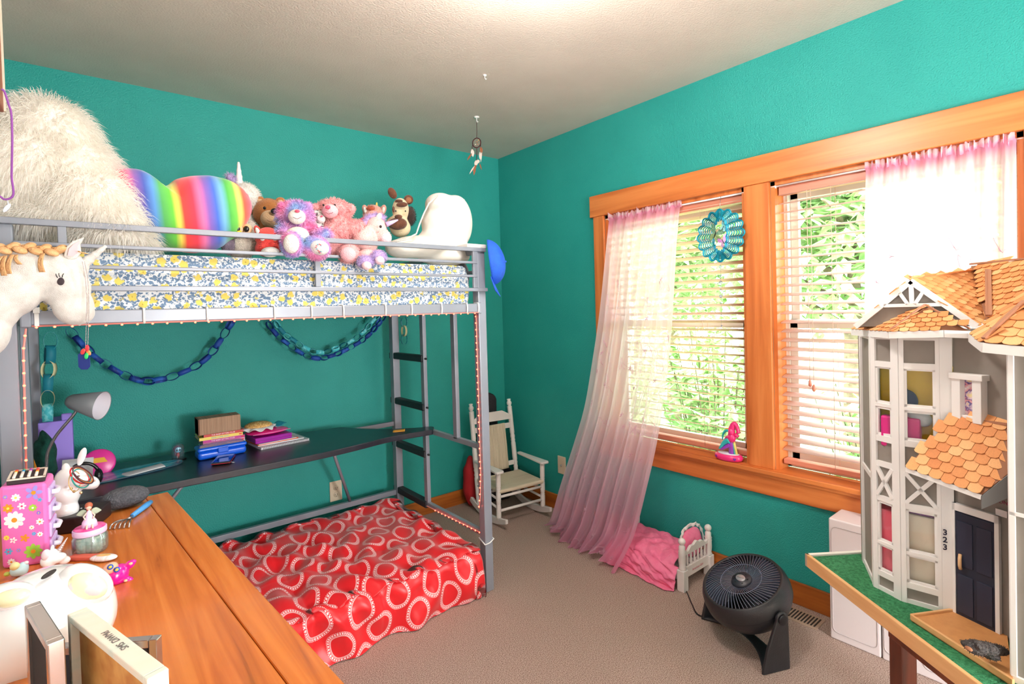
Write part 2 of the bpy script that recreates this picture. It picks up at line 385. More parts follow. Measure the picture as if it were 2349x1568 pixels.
def sheer(name, c, c2, op):
    m=bpy.data.materials.new(name); m.use_nodes=True; nt=m.node_tree; N=nt.nodes; L=nt.links; N.clear()
    out=N.new('ShaderNodeOutputMaterial'); tr=N.new('ShaderNodeBsdfTransparent'); df=N.new('ShaderNodeBsdfDiffuse'); tl=N.new('ShaderNodeBsdfTranslucent')
    m1=N.new('ShaderNodeMixShader'); m2=N.new('ShaderNodeMixShader')
    tcn=N.new('ShaderNodeTexCoord'); sx=N.new('ShaderNodeSeparateXYZ'); L.new(tcn.outputs['UV'],sx.inputs['Vector'])
    cr=N.new('ShaderNodeValToRGB'); e=cr.color_ramp.elements; e[0].position=0; e[0].color=lin(c); e[1].position=1; e[1].color=lin(c)
    for ps,cc in ((.03,c),(.07,c2),(.55,c2),(.8,lerp(c2,c,.6))): k=e.new(ps); k.color=lin(cc)  # upper cloth whitened in its colour for the bright window behind
    L.new(sx.outputs['Y'],cr.inputs['Fac'])
    for q in (df,tl): L.new(cr.outputs['Color'],q.inputs['Color'])
    m1.inputs['Fac'].default_value=.6; L.new(df.outputs[0],m1.inputs[1]); L.new(tl.outputs[0],m1.inputs[2])
    lw=N.new('ShaderNodeLayerWeight'); lw.inputs['Blend'].default_value=.35
    mr=N.new('ShaderNodeMapRange'); mr.inputs['To Min'].default_value=op; mr.inputs['To Max'].default_value=.97; L.new(lw.outputs['Facing'],mr.inputs['Value'])
    L.new(mr.outputs['Result'],m2.inputs['Fac']); L.new(tr.outputs[0],m2.inputs[1]); L.new(m1.outputs[0],m2.inputs[2]); L.new(m2.outputs[0],out.inputs['Surface'])
    return m
SHEER1=sheer('pink_sheer',(244,176,208),(254,240,245),.74); SHEER2=sheer('pink_sheer_right',(248,186,216),(254,246,250),.84)
EMB=mat('embroidery_thread',(222,178,198),.6); EMB2=mat('embroidery_grey',(196,168,184),.6)
def add_uv(o,nu,nv):
    me=o.data; uv=me.uv_layers.new(name='uv'); co=[(i/(nu-1),j/(nv-1)) for j in range(nv) for i in range(nu)]
    for lp in me.loops: uv.data[lp.index].uv=co[lp.vertex_index]
def curtain(label, key, folds, amp, matl, nu=150, nv=90, floorz=None, seed=1, emb=70, ruffle=.016):
    """key: rows (left xyz, right xyz) from the rod to the hem"""
    t=thing('sheer_curtain',label,'curtain',(0,0,0)); rnd=random.Random(seed); ph=rnd.random()*6
    Lc=catmull([k[0] for k in key],10); Rc=catmull([k[1] for k in key],10); m=len(Lc)
    def S(u,v):
        f=v*(m-1); i=min(int(f),m-2); g=f-i
        a=Lc[i].lerp(Lc[i+1],g); c=Rc[i].lerp(Rc[i+1],g); d=c-a; p=a.lerp(c,u)
        n=Vector((-d.y,d.x,0)); n=n.normalized() if n.length>1e-5 else Vector((1,0,0))
        w=folds*2*PI*u
        A=amp*(.45+.95*v); off=A*(math.sin(w+ph+1.2*math.sin(3*v))+.45*math.sin(2.3*w+4*v))
        p=p-n*off; p.z+=.004*math.sin(w*3.1)*(1-v)
        if v<.02: p.z+=ruffle*.35*math.sin(w*2.7)
        if v>.9: p.z+=.03*(v-.9)*10*math.sin(u*9+1)
        if floorz is not None: p.z=max(p.z,floorz+.003+.004*math.sin(w*2))
        return p
    b=MB(); b.grid(S,nu,nv); o=b.build('cloth',matl,t); add_uv(o,nu,nv)
    b=MB()
    def Rf(u,v):
        p=S(u,0); w=folds*2*PI*u
        return p+Vector((-.010*math.sin(w*3)+.0,.004*math.sin(w*4.3),(.5-v)*.030+.004*math.sin(w*5+v*3)))
    b.grid(Rf,nu*2,6); h=b.build('header_ruffle',matl,t); add_uv(h,nu*2,6)
    if emb:
        b=MB()
        for k in range(emb):
            u,v=rnd.uniform(.04,.96),1-rnd.random()**1.7*.8
            c=S(u,v); tu=(S(min(u+.01,1),v)-c).normalized(); tv=(S(u,min(v+.01,1))-c).normalized()
            if rnd.random()<.45:                      # little flower of loops
                for q in range(5):
                    a=2*PI*q/5; e=c+tu*math.cos(a)*.012+tv*math.sin(a)*.012
                    b.tube([c,c.lerp(e,.6)+tu*.003,e,c.lerp(e,.6)-tu*.003],.0011,4,closed=True)
            else:                                     # vine tendril
                P=[]; L=rnd.uniform(.05,.12); q0=rnd.random()*6; uu,vv=u,v
                for q in range(9):
                    uu+=.02*math.cos(q0+q*.5); vv+=.012*math.sin(q0+q*.8)
                    P.append(S(min(max(uu,0),1),min(max(vv,0),1))-Vector((.001,0,0)))
                b.tube(P,.0011,4)
        tag(b.build('embroidery',EMB,t),kind='stuff')
    return t
keyL=[((-.012,-1.045,1.843),(-.012,-1.512,1.843)),((-.043,-1.033,1.586),(-.043,-1.508,1.633)),((-.07,-1.007,1.285),(-.07,-1.507,1.412)),((-.107,-.977,1.008),(-.107,-1.504,1.149)),
      ((-.153,-.952,.757),(-.153,-1.492,.89)),((-.205,-.916,.558),(-.205,-1.483,.679)),((-.264,-.852,.302),(-.264,-1.457,.448)),((-.30,-.80,.10),(-.31,-1.40,.18)),((-.30,-.724,.012),(-.38,-1.335,.012))]
curtain('long pink sheer embroidered curtain at the left window trailing onto the carpet',keyL,7,.017,SHEER1,floorz=0.0,seed=3,emb=110)
keyR=[((-.012,-2.325,1.843),(-.012,-2.752,1.843)),((-.03,-2.322,1.5),(-.03,-2.752,1.5)),((-.045,-2.32,1.0),(-.045,-2.752,1.0)),((-.06,-2.32,.5),(-.06,-2.752,.5)),((-.07,-2.32,.06),(-.07,-2.752,.06))]
curtain('pink sheer curtain with ruffled top at the right window behind the dollhouse',keyR,8,.012,SHEER2,seed=5,emb=40)
# wall plates
IV=mat('outlet_ivory',(226,206,178),.4); DK=mat('dark_slot',(40,32,28),.6); MET=mat('brushed_steel',(190,190,192),.3,metal=1.0)
t=thing('wall_outlet','ivory double power outlet low on the back wall behind the bed brace','outlet',(-1.28,-.001,.296))
b=MB(); b.box((-.036,-.006,-.058),(.036,0,.058)); b.build('plate',IV,t,bevel=.003)
for z in (-.02,.02):
    b=MB(); b.lathe([(0,.002),(.0155,.002),(.016,0)],20,M=TR((0,-.006,z),(R(90),0,0))); s_=b.build('socket',IV,t)
    b=MB(); b.box((-.007,-.0085,z-.004),(-.005,-.0078,z+.005)); b.box((.005,-.0085,z-.004),(.007,-.0078,z+.005)); b.tube([(0,-.0078,z-.009),(0,-.0085,z-.009)],.002,8); b.build('slot',DK,s_)
t=thing('wall_jack','ivory cable jack plate on the window wall between rocking chair and curtain','outlet',(-.001,-.585,.302))
b=MB(); b.box((-.006,-.036,-.058),(0,.036,.058)); b.build('plate',IV,t,bevel=.003)
b=MB(); b.tube([(-.006,0,0),(-.012,0,0)],.0055,6); b.tube([(-.012,0,0),(-.016,0,0)],.004,8); b.build('connector',MET,t)
# ceiling lamp fixture, just outside the picture
t=thing('ceiling_lamp','white glass ceiling lamp in the middle of the ceiling','lamp',(-1.38,-1.98,2.43))
b=MB(); b.lathe([(.09,0),(.09,-.02),(.05,-.025)],28); b.build('canopy',MET,t)
b=MB(); b.lathe([(.0,-.025),(.03,-.03),(.05,-.04)],20); b.build('socket_ring',MET,t)
# small hooks on the ceiling
WHP=mat('white_plastic',(240,238,236),.35)
t=thing('ceiling_hook','small white hook in the ceiling with nothing hanging from it','hook',(-.893,-1.048,2.43))
b=MB(); b.lathe([(.009,0),(.009,-.003),(.003,-.006)],12); b.tube([(0,0,-.004),(0,0,-.014),(.006,0,-.02),(.01,0,-.014)],.0018,6); b.build('hook_body',WHP,t)

# =============== loft bed ===============
STEEL = mat('grey_painted_steel', (134,138,148), .34, metal=.15, c2=(142,146,156), ns=6, spec=.5)
RUNG = mat('black_rubber_tread', (34,36,40), .55)
BOARD = mat('black_desk_board', (24,26,36), .32, c2=(30,32,44), ns=40, spec=.6)
bed = thing('loft_bed','tall grey metal loft bed with guard rails, ladder and black desk shelf','bed',(-1.75,-.58,0))
def bp(name, mb, m=STEEL, **k):
    mb2=mb; mb2.v=[(v[0]+1.75,v[1]+.58,v[2]) for v in mb2.v]; return mb2.build(name,m,bed,**k)
for x0,x1,y0,y1,h in ((-.966,-.922,-1.046,-1.0,1.60),(-2.578,-2.533,-1.046,-1.0,1.60),(-.967,-.923,-.16,-.115,1.60),(-2.578,-2.533,-.16,-.115,1.60)):
    b=MB(); b.box((x0,y0,0),(x1,y1,h)); bp('post',b,bevel=.004)
    
b=MB(); b.box((-2.505,-1.05,1.318),(-.966,-1.022,1.358)); bp('side_beam',b,bevel=.003)
b=MB(); b.box((-2.533,-.14,1.318),(-.966,-.118,1.358)); bp('side_beam',b,bevel=.003)
b=MB()
b.box((-2.527,-1.054,1.312),(-2.503,-1.02,1.368)); bp('beam_bracket',b,bevel=.004)
b=MB(); b.box((-.968,-1.054,1.312),(-.955,-1.02,1.362)); bp('beam_bracket',b,bevel=.003)
for z0,z1,xa,xb in ((1.598,1.616,-2.578,-.922),(1.541,1.552,-2.533,-.975),(1.479,1.490,-2.533,-.975),(1.414,1.430,-2.578,-.918)):
    b=MB(); b.box((xa,-1.058,z0),(xb,-1.04,z1)); bp('guard_rail',b,bevel=.002)
for x,w,z0,z1 in ((-1.705,.02,1.43,1.552),(-.982,.026,1.43,1.60),(-2.43,.02,1.43,1.60)):
    b=MB(); b.box((x-w/2,-1.055,z0),(x+w/2,-1.041,z1)); bp('guard_upright',b,bevel=.002)
for z0,z1 in ((1.598,1.616),(1.51,1.525),(1.43,1.445)):
    b=MB(); b.box((-2.533,-.145,z0),(-.966,-.128,z1)); bp('back_rail',b,bevel=.002)
for xe in (-.945,-2.556):
    for z0,z1 in ((1.59,1.612),(1.50,1.515),(1.318,1.358),(.665,.69),(.252,.277)):
        b=MB(); y1 = -.16 if z0>1 else (-.50 if xe>-2 else -.16); b.box((xe-.011,-1.0,z0),(xe+.011,y1,z1)); bp('end_rail',b,bevel=.002)
    for yy,z0,z1 in ((-.48,.0 if xe<-2 else .252,1.318),(-.793,.68,1.318)):
        b=MB(); b.box((xe-.011,yy-.021,z0),(xe+.011,yy+.021-.008,z1)); bp('ladder_upright' if yy>-.6 else 'end_upright',b,bevel=.002)
    for yy in (-.35,-.7):
        b=MB(); b.box((xe-.008,yy-.01,1.358),(xe+.008,yy+.01,1.59)); bp('end_slat',b,bevel=.002)
for z in (1.069,.80,.541,.262):
    b=MB(); b.box((-.965,-.492,z-.019),(-.925,-.10,z+.019)); bp('ladder_rung',b,RUNG,bevel=.006)
    b=MB(); b.tube([(-.945,-.50,z),(-.945,-.512,z)],.006,8); bp('bolt',b,RUNG)
b=MB(); b.box((-2.533,-.145,.232),(-.966,-.12,.262)); bp('lower_rail',b,bevel=.002)
b=MB(); b.box((-2.533,-.145,.648),(-.966,-.125,.674)); bp('shelf_rail',b,bevel=.002)
b=MB(); poly=[(-2.56,-.15),(-1.42,-.15),(-1.31,-.165)]+[tuple(v[:2]) for v in catmull([(-1.29,-.185,0),(-1.23,-.29,0),(-1.13,-.41,0),(-1.03,-.485,0),(-.935,-.53,0)],5)]+[(-.932,-.552),(-.975,-.605)]+[tuple(v[:2]) for v in catmull([(-1.02,-.60,0),(-1.2,-.585,0),(-1.4,-.62,0),(-1.62,-.645,0),(-2.0,-.65,0),(-2.56,-.645,0)],4)]
b.prism(poly[::-1],.028,z0=.672); bp('desk_board',b,BOARD,bevel=.003)
for p,q in (((-1.415,-.30,.672),(-1.245,-.132,.25)),((-2.0,-.30,.672),(-2.30,-.132,.25))):
    b=MB(); b.tube([p,q],.0085,10); bp('shelf_brace',b)
    b=MB(); b.box((p[0]-.015,p[1]-.012,.664),(p[0]+.015,p[1]+.012,.673)); bp('brace_plate',b)
for k in range(9):
    x=-2.42+k*.17; b=MB(); b.box((x-.02,-1.03,1.322),(x+.02,-.13,1.334)); bp('mattress_slat',b)

# mattress with the floral fitted sheet
class NX:
    """tiny helper for shader math"""
    def __init__(s,m): s.m=m; m.use_nodes=True; s.N=m.node_tree.nodes; s.L=m.node_tree.links
    def n(s,t,**k):
        x=s.N.new(t)
        for a,v in k.items(): setattr(x,a,v)
        return x
    def math(s,op,a,b=None,c=None):
        x=s.N.new('ShaderNodeMath'); x.operation=op
        for i,v in enumerate((a,b,c)):
            if v is None: continue
            if isinstance(v,(int,float)): x.inputs[i].default_value=v
            else: s.L.new(v,x.inputs[i])
        return x.outputs[0]
    def band(s,v,a,b,soft=.01):
        up=s.math('SMOOTH_MIN',1.0,1.0,0) if False else None
        m1=s.n('ShaderNodeMapRange',interpolation_type='SMOOTHSTEP'); m1.inputs['From Min'].default_value=a-soft; m1.inputs['From Max'].default_value=a+soft; s.L.new(v,m1.inputs['Value'])
        m2=s.n('ShaderNodeMapRange',interpolation_type='SMOOTHSTEP'); m2.inputs['From Min'].default_value=b-soft; m2.inputs['From Max'].default_value=b+soft; s.L.new(v,m2.inputs['Value'])
        return s.math('SUBTRACT',m1.outputs[0],m2.outputs[0])
    def mix(s,f,a,b):
        x=s.N.new('ShaderNodeMix'); x.data_type='RGBA'
        if isinstance(f,(int,float)): x.inputs[0].default_value=f
        else: s.L.new(f,x.inputs[0])
        for i,v in ((6,a),(7,b)):
            if isinstance(v,tuple): x.inputs[i].default_value=lin(v)
            else: s.L.new(v,x.inputs[i])
        return x.outputs[2]
def floral():
    m=bpy.data.materials.new('floral_sheet'); X=NX(m); p=X.N['Principled BSDF']; p.inputs['Roughness'].default_value=.85
    tcn=X.n('ShaderNodeTexCoord'); base=(226,228,230)
    ns_=X.n('ShaderNodeTexNoise'); ns_.inputs['Scale'].default_value=90; X.L.new(tcn.outputs['Object'],ns_.inputs['Vector'])
    vadd=X.n('ShaderNodeVectorMath',operation='MULTIPLY_ADD'); vadd.inputs[1].default_value=(.020,)*3; X.L.new(ns_.outputs['Color'],vadd.inputs[0]); X.L.new(tcn.outputs['Object'],vadd.inputs[2])
    def vor(scale,rnd,off):
        mp=X.n('ShaderNodeMapping'); mp.inputs['Location'].default_value=(off,off*.7,off*1.3); X.L.new(vadd.outputs[0],mp.inputs['Vector'])
        v=X.n('ShaderNodeTexVoronoi'); v.inputs['Scale'].default_value=scale; v.inputs['Randomness'].default_value=rnd; X.L.new(mp.outputs[0],v.inputs['Vector']); return v
    col=base
    v2=vor(120,1,3); s2=X.n('ShaderNodeSeparateColor'); X.L.new(v2.outputs['Color'],s2.inputs[0])
    leafm=X.math('MULTIPLY',X.band(v2.outputs['Distance'],-1,.54,.05),X.math('GREATER_THAN',s2.outputs[0],.12))
    n3=X.n('ShaderNodeTexNoise'); n3.inputs['Scale'].default_value=10; X.L.new(tcn.outputs['Object'],n3.inputs['Vector'])
    leafm=X.math('MULTIPLY',leafm,X.band(n3.outputs['Fac'],.27,2,.05))
    c=X.mix(leafm,col,(104,130,160))
    v4=vor(60,1,9); s4=X.n('ShaderNodeSeparateColor'); X.L.new(v4.outputs['Color'],s4.inputs[0])
    gm=X.math('MULTIPLY',X.band(v4.outputs['Distance'],-1,.26,.05),X.math('GREATER_THAN',s4.outputs[1],.6)); c=X.mix(gm,c,(96,114,140))
    v1=vor(34,.85,0); s1=X.n('ShaderNodeSeparateColor'); X.L.new(v1.outputs['Color'],s1.inputs[0])
    fm=X.math('MULTIPLY',X.band(v1.outputs['Distance'],-1,.42,.06),X.math('GREATER_THAN',s1.outputs[0],.42))
    c=X.mix(fm,c,(226,204,100)); fm2=X.math('MULTIPLY',X.band(v1.outputs['Distance'],-1,.11,.03),X.math('GREATER_THAN',s1.outputs[0],.50)); c=X.mix(fm2,c,(186,156,60))
    X.L.new(c,p.inputs['Base Color']); return m
SHEET=floral()
t=thing('mattress','mattress in a white sheet with yellow and blue flowers on the loft bed','mattress',(-1.75,-.58,1.335))
b=MB(); hx,hy,hh=.765,.435,.20
def mat_side(u,v):
    # rounded box wall: u around, v from hem to top centre
    P=2*(hx+hy)*2; s=u*P; per=[(hx*2,(1,0)),(hy*2,(0,1)),(hx*2,(-1,0)),(hy*2,(0,-1))]
    x,y=-hx,-hy; q=s; 
    for ln,d in per:
        if q<=ln: x+=d[0]*q; y+=d[1]*q; break
        x+=d[0]*ln; y+=d[1]*ln; q-=ln
    rr=.05; cx=max(-hx+rr,min(hx-rr,x)); cy=max(-hy+rr,min(hy-rr,y)); dx,dy=x-cx,y-cy; L=math.hypot(dx,dy)
    if L>1e-6 and abs(dx)>1e-6 and abs(dy)>1e-6: x=cx+dx/L*rr; y=cy+dy/L*rr
    if v<.55:
        f=v/.55; z=.0+hh*.88*f; g=(1-f)**3
        wr=.006*g*math.sin(s*95+2*math.sin(s*23)) if x<-.2 else .003*g*math.sin(s*60)
        k=1+wr/.4 + .012*math.sin(PI*f)
        return (x*k,y*(k+.01*math.sin(PI*f)),z+.002*math.sin(s*14))
    f=(v-.55)/.45; a=min(1,f/.25)*PI/2; z=hh*.88+hh*.12*math.sin(a); sc=1-.03*(1-math.cos(a))-.97*max(0,(f-.25)/.75)
    return (x*sc,y*sc,z+.004*math.sin(x*9)*math.sin(y*11)*max(0,f-.25))
b.grid(mat_side,420,34,closed_u=True); b.build('sheet',SHEET,t)

# cable ties round the beam
TIE=mat('white_tie',(236,236,234),.4)
proto=None; ORD=('first','second','third','fourth','fifth','sixth','seventh','eighth','ninth','tenth','last')
for i,(x,w) in enumerate(((-2.492,.010),(-2.40,.003),(-2.245,.003),(-2.073,.003),(-1.863,.004),(-1.733,.004),(-1.612,.004),(-1.436,.004),(-1.317,.004),(-1.17,.004),(-1.035,.004),(-.972,.004))):
    if i==0:
        t=thing('cable_tie','broad white cable tie at the left end of the bed beam','cable tie',(x,-1.036,1.338)); b=MB(); b.box((-.005,-.017,-.022),(.005,-.0145,.024)); b.box((-.005,-.017,.0205),(.005,.0155,.023)); b.box((-.005,-.017,-.0225),(.005,.0155,-.0205)); b.box((-.007,-.021,.014),(.007,-.015,.03)); b.build('strap',TIE,t,bevel=.001); continue
    if proto is None:
        proto=thing('cable_tie','thin white cable tie on the bed beam, first of the eleven from the left','cable tie',(x,-1.036,1.338),group='cable ties along the bed beam')
        b=MB(); pts=[(-.0,-.0165,-.0215),(0,-.019,0),(0,-.0165,.0215),(0,.0155,.0225),(0,.0165,0),(0,.0155,-.0225)]; b.tube(pts,.0036,6,closed=True); b.build('strap',TIE,proto)
    else:
        c=copy_tree(proto); c.location=(x,-1.036,1.338); c['label']='thin white cable tie on the bed beam, %s of the eleven from the left'%ORD[i-1]
# LED light strips
LEDS=mat('led_strip_tape',(236,150,140),.5)  # red glow of the LEDs put into the tape colour
LED=mat('led_glow',(255,120,100),.4,emit=(255,72,50),es=13.0)
def led_strip(label, path, pts, nrm):
    t=thing('led_strip',label,'light strip',path[0],group=None); o=Vector(path[0])
    b=MB(); b.tube([Vector(p)-o for p in path],.0028,6); b.build('tape',LEDS,t)
    pr=None
    for p in pts:
        if pr is None:
            b=MB(); b.ell((0,0,0),(.0034,.0034,.0034),nu=8,nv=6); pr=b.build('led',LED,t); c=pr
        else: c=pr.copy(); COL.objects.link(c); c.parent=t
        c.location=Vector(p)-o+Vector(nrm)*.003
def along(path, step, start=.0):
    out=[]; d=start
    for a,b_ in zip(path[:-1],path[1:]):
        a=Vector(a); b_=Vector(b_); L=(b_-a).length
        while d<=L: out.append(a.lerp(b_,d/L)); d+=step
        d-=L
    return out
P1=[(-2.503,-1.05,1.316),(-.972,-1.05,1.316)]; led_strip('red led light strip along the lower edge of the bed beam',P1,along(P1,.0385,.01),(0,0,-1))
P2=[(-.969,-1.028,1.31),(-.969,-1.028,.55),(-.971,-1.022,.45),(-.972,-1.012,.39)]; led_strip('red led light strip running down the front right bed post',P2,along(P2,.031,.012),(-1,0,0))
P3=[(-.958,-.37,.258),(-.958,-.47,.256),(-.959,-.995,.268)]; led_strip('red led light strip along the bottom end bar beside the red comforter',P3,[p for k,p in enumerate(along(P3,.034,.012)) if k not in (3,4,5)],(-1,0,0))
P4=[(-2.515,-1.049,1.31),(-2.522,-1.049,1.25),(-2.528,-1.049,.84)]; led_strip('red led light strip down the left bed post beside the lamp',P4,along(P4,.0345,.02),(0,-1,0))
t=thing('strip_loop','white led tape wound once around the front right bed post','tape',(-.944,-1.023,.235)); b=MB(); b.tube([(-.025,.025,.012),(-.026,-.026,-.006),(.0,-.027,-.004),(.025,-.026,.008),(.027,.02,.02)],.003,8); b.build('band',TIE,t)

# =============== comforter on the floor ===============
def comf_mat():
    m=bpy.data.materials.new('red_ring_satin'); X=NX(m); p=X.N['Principled BSDF']; p.inputs['Roughness'].default_value=.38; p.inputs['Sheen Weight'].default_value=.2
    uv=X.n('ShaderNodeUVMap'); nz=X.n('ShaderNodeTexNoise'); nz.inputs['Scale'].default_value=7; X.L.new(uv.outputs[0],nz.inputs['Vector'])
    va=X.n('ShaderNodeVectorMath',operation='MULTIPLY_ADD'); va.inputs[1].default_value=(.035,.035,0); X.L.new(nz.outputs['Color'],va.inputs[0]); X.L.new(uv.outputs[0],va.inputs[2])
    sx=X.n('ShaderNodeSeparateXYZ'); X.L.new(va.outputs[0],sx.inputs[0])
    U=X.math('MULTIPLY',sx.outputs[0],1/.165); V=X.math('MULTIPLY',sx.outputs[1],1/.20)
    ds=[]
    for o in (0,.5):
        a=X.math('SUBTRACT',X.math('FRACT',X.math('ADD',U,o)),.5); c=X.math('SUBTRACT',X.math('FRACT',X.math('ADD',V,o)),.5)
        a=X.math('MULTIPLY',a,.165/.10); c=X.math('MULTIPLY',c,.20/.125)
        r=X.math('SQRT',X.math('ADD',X.math('MULTIPLY',a,a),X.math('MULTIPLY',c,c))); ds.append((r,X.math('ARCTAN2',c,a)))
    tot=None
    for r,th in ds:
        inner=X.band(r,.37,.385,.006)
        tick=X.math('MULTIPLY',X.band(r,.392,.415,.006),X.math('GREATER_THAN',X.math('SINE',X.math('MULTIPLY',th,64)),-.1))
        bead=X.math('MULTIPLY',X.band(r,.425,.478,.006),X.math('GREATER_THAN',X.math('SINE',X.math('MULTIPLY',th,34)),-.45))
        outer=X.math('MULTIPLY',X.band(r,.490,.510,.006),X.math('GREATER_THAN',X.math('SINE',X.math('MULTIPLY',th,58)),-.2))
        s=X.math('ADD',X.math('ADD',inner,tick),X.math('ADD',bead,outer)); tot=s if tot is None else X.math('MAXIMUM',tot,s)
    tot=X.math('MINIMUM',tot,1.0)
    X.L.new(X.mix(tot,(222,24,34),(255,232,232)),p.inputs['Base Color']); return m
CMF=comf_mat()
t=thing('comforter','red comforter with white bead rings spread over a floor mattress under the bed','bedding',(-1.6,-.6,0))
X0,X1,Y0,Y1,HT=-2.30,-.995,-1.055,-.155,.215
def comf(u,v):
    # cloth coordinates run over the top and down the front and the right side
    W=X1-X0; D=Y1-Y0; s=-.26+u*(W+.52); q=-.26+v*(D+.30)
    x=X0+min(max(s,0),W); y=Y0+min(max(q,0),D); z=HT
    ex=max(0,-s)+max(0,s-W); ey=max(0,-q)+max(0,q-D)
    e=max(ex,ey); rr=.05
    sgx=-1 if s<0 else 1; sgy=-1 if q<0 else 1
    def drop(d):
        if d<=0: return 0,0
        if d<rr*PI/2: a=d/rr; return rr*math.sin(a), rr*(1-math.cos(a))
        return rr, rr+(d-rr*PI/2)
    ax,az=drop(ex); ay,bz=drop(ey)
    x+=sgx*ax*(1 if ex>0 else 0)-sgx*rr*(1 if ex>0 else 0)*1.0; y+=sgy*ay-sgy*rr*(1 if ey>0 else 0)
    z-=max(az,bz)
    # quilting: puffy cells with seams every .19 m, wrinkles towards the left
    f=abs(math.sin(PI*s/.27))**.5*.55+.45
    pf=.022*f*(.6+.4*abs(math.sin(PI*q/.33))**.6)
    lw=max(0,1-(x-X0)/1.0)
    wr=.010*math.sin(q*31+3*math.sin(s*9))*math.sin(s*13+1)+.006*math.sin(s*47+5*math.sin(q*7))+lw*.012*math.sin(s*38+4*math.sin(q*11))
    hgt=pf+wr*1.25-.012
    if e>0.0:
        k=min(1,e/.08)
        if ey>=ex: y+=sgy*(hgt*k+.012*math.sin(s*21)*k); z+=hgt*(1-k)
        else: x+=sgx*(hgt*.6*k); z+=hgt*(1-k)
    else: z+=hgt
    z=max(z,.004)
    if ey>0 and sgy>0: z=max(z,.01)
    x=min(x,-.972)
    if y>-.11: y=-.11
    return (x+1.6,y+.6,z)
b=MB(); nu,nv=300,230; b.grid(comf,nu,nv); o=b.build('cover',CMF,t)
uv=o.data.uv_layers.new(name='uv'); W_=X1-X0+.52; D_=Y1-Y0+.30
co=[(i/(nu-1)*W_,j/(nv-1)*D_) for j in range(nv) for i in range(nu)]
for lp in o.data.loops: uv.data[lp.index].uv=co[lp.vertex_index]
b=MB(); b.box((X0+.04+1.6,Y0+.05+.6,0),(X1-.06+1.6,Y1-.04+.6,.17)); b.build('mattress_core',mat('plain_ticking',(230,226,220),.9),t,bevel=.03)

# =============== soft toys and pillows ===============
CR = Vector((.7737,-.6335,0)); CF = Vector((.6335,.7737,0)); UP = Vector((0,0,1))   # room diagonal the toys roughly face
CAM = Vector((-2.39332,-3.03106,1.32457))
_Rm = cam.matrix_world.to_3x3()
def ray(px,py): return _Rm @ Vector(((px-1174.5)/1203.05, -(py-731.1)/1203.05, -1.0))
def at(px,py,y=None,x=None,z=None):
    """point of the room seen in that direction on the plane y=.., x=.. or z=.."""
    d=ray(px,py)
    t=(y-CAM.y)/d.y if y is not None else ((x-CAM.x)/d.x if x is not None else (z-CAM.z)/d.z)
    return CAM+d*t
def mpp(p): return (Vector(p)-CAM).dot(_Rm@Vector((0,0,-1)))/1203.05
FB = Matrix((CR,CF,UP)).transposed()      # columns: right, away, up
def fuzz(name, ells, n, L, matl, parent, w=.0012, droop=.3, seed=1, inv=None, dens=None, lmod=None, curl=.5):
    """short pile standing on a set of ellipsoids (centre, radii, 3x3)"""
    rg=np.random.RandomState(seed); V=[];F=[]
    ar=np.array([max(1e-9,(e[1][0]*e[1][1]+e[1][1]*e[1][2]+e[1][0]*e[1][2])) for e in ells]); ar/=ar.sum()
    ms=[(np.array(e[0]),np.array(e[1]),np.array(e[2])) for e in ells]
    vs=[];
    for i,(c,r,E) in enumerate(ms):
        k=int(n*ar[i]); u=rg.normal(size=(k,3)); u/=np.linalg.norm(u,axis=1)[:,None]
        p=(u*r)@E.T+c; nn=(u/r)@E.T; nn/=np.linalg.norm(nn,axis=1)[:,None]
        keep=np.ones(k,bool)
        for j,(c2,r2,E2) in enumerate(ms):
            if j!=i: keep&=((((p-c2)@E2)/r2)**2).sum(1)>.97
        p=p[keep]; nn=nn[keep]; k=len(p)
        d=nn+rg.normal(size=(k,3))*curl; d[:,2]-=droop; d/=np.linalg.norm(d,axis=1)[:,None]
        ln=L*rg.uniform(.55,1.15,size=(k,1))
        s=np.cross(d,rg.normal(size=(k,3))); s/=np.linalg.norm(s,axis=1)[:,None]+1e-9
        p=p-nn*L*.08
        m=p+d*ln*.55+nn*ln*.1; t=m+(d*.8+np.array([0,0,-droop*.8]))*ln*.5
        vs.append(np.stack([p-s*w/2,p+s*w/2,m+s*w*.4,m-s*w*.4,t],1).reshape(-1,3))
    v=np.concatenate(vs); q=len(v)//5; o=np.arange(q)*5
    me=bpy.data.meshes.new(name)
    quads=np.stack([o,o+1,o+2,o+3],1); tris=np.stack([o+3,o+2,o+4],1)
    me.vertices.add(len(v)); me.vertices.foreach_set('co',v.astype(np.float32).ravel())
    me.loops.add(q*7); me.loops.foreach_set('vertex_index',np.concatenate([quads.ravel(),tris.ravel()]).astype(np.int32))
    me.polygons.add(q*2); ls=np.concatenate([np.arange(q)*4,q*4+np.arange(q)*3]); me.polygons.foreach_set('loop_start',ls.astype(np.int32))
    me.update(); me.validate(); me.materials.append(matl)
    ob=bpy.data.objects.new(name,me); COL.objects.link(ob); ob.parent=parent; ob['kind']='stuff'
    return ob
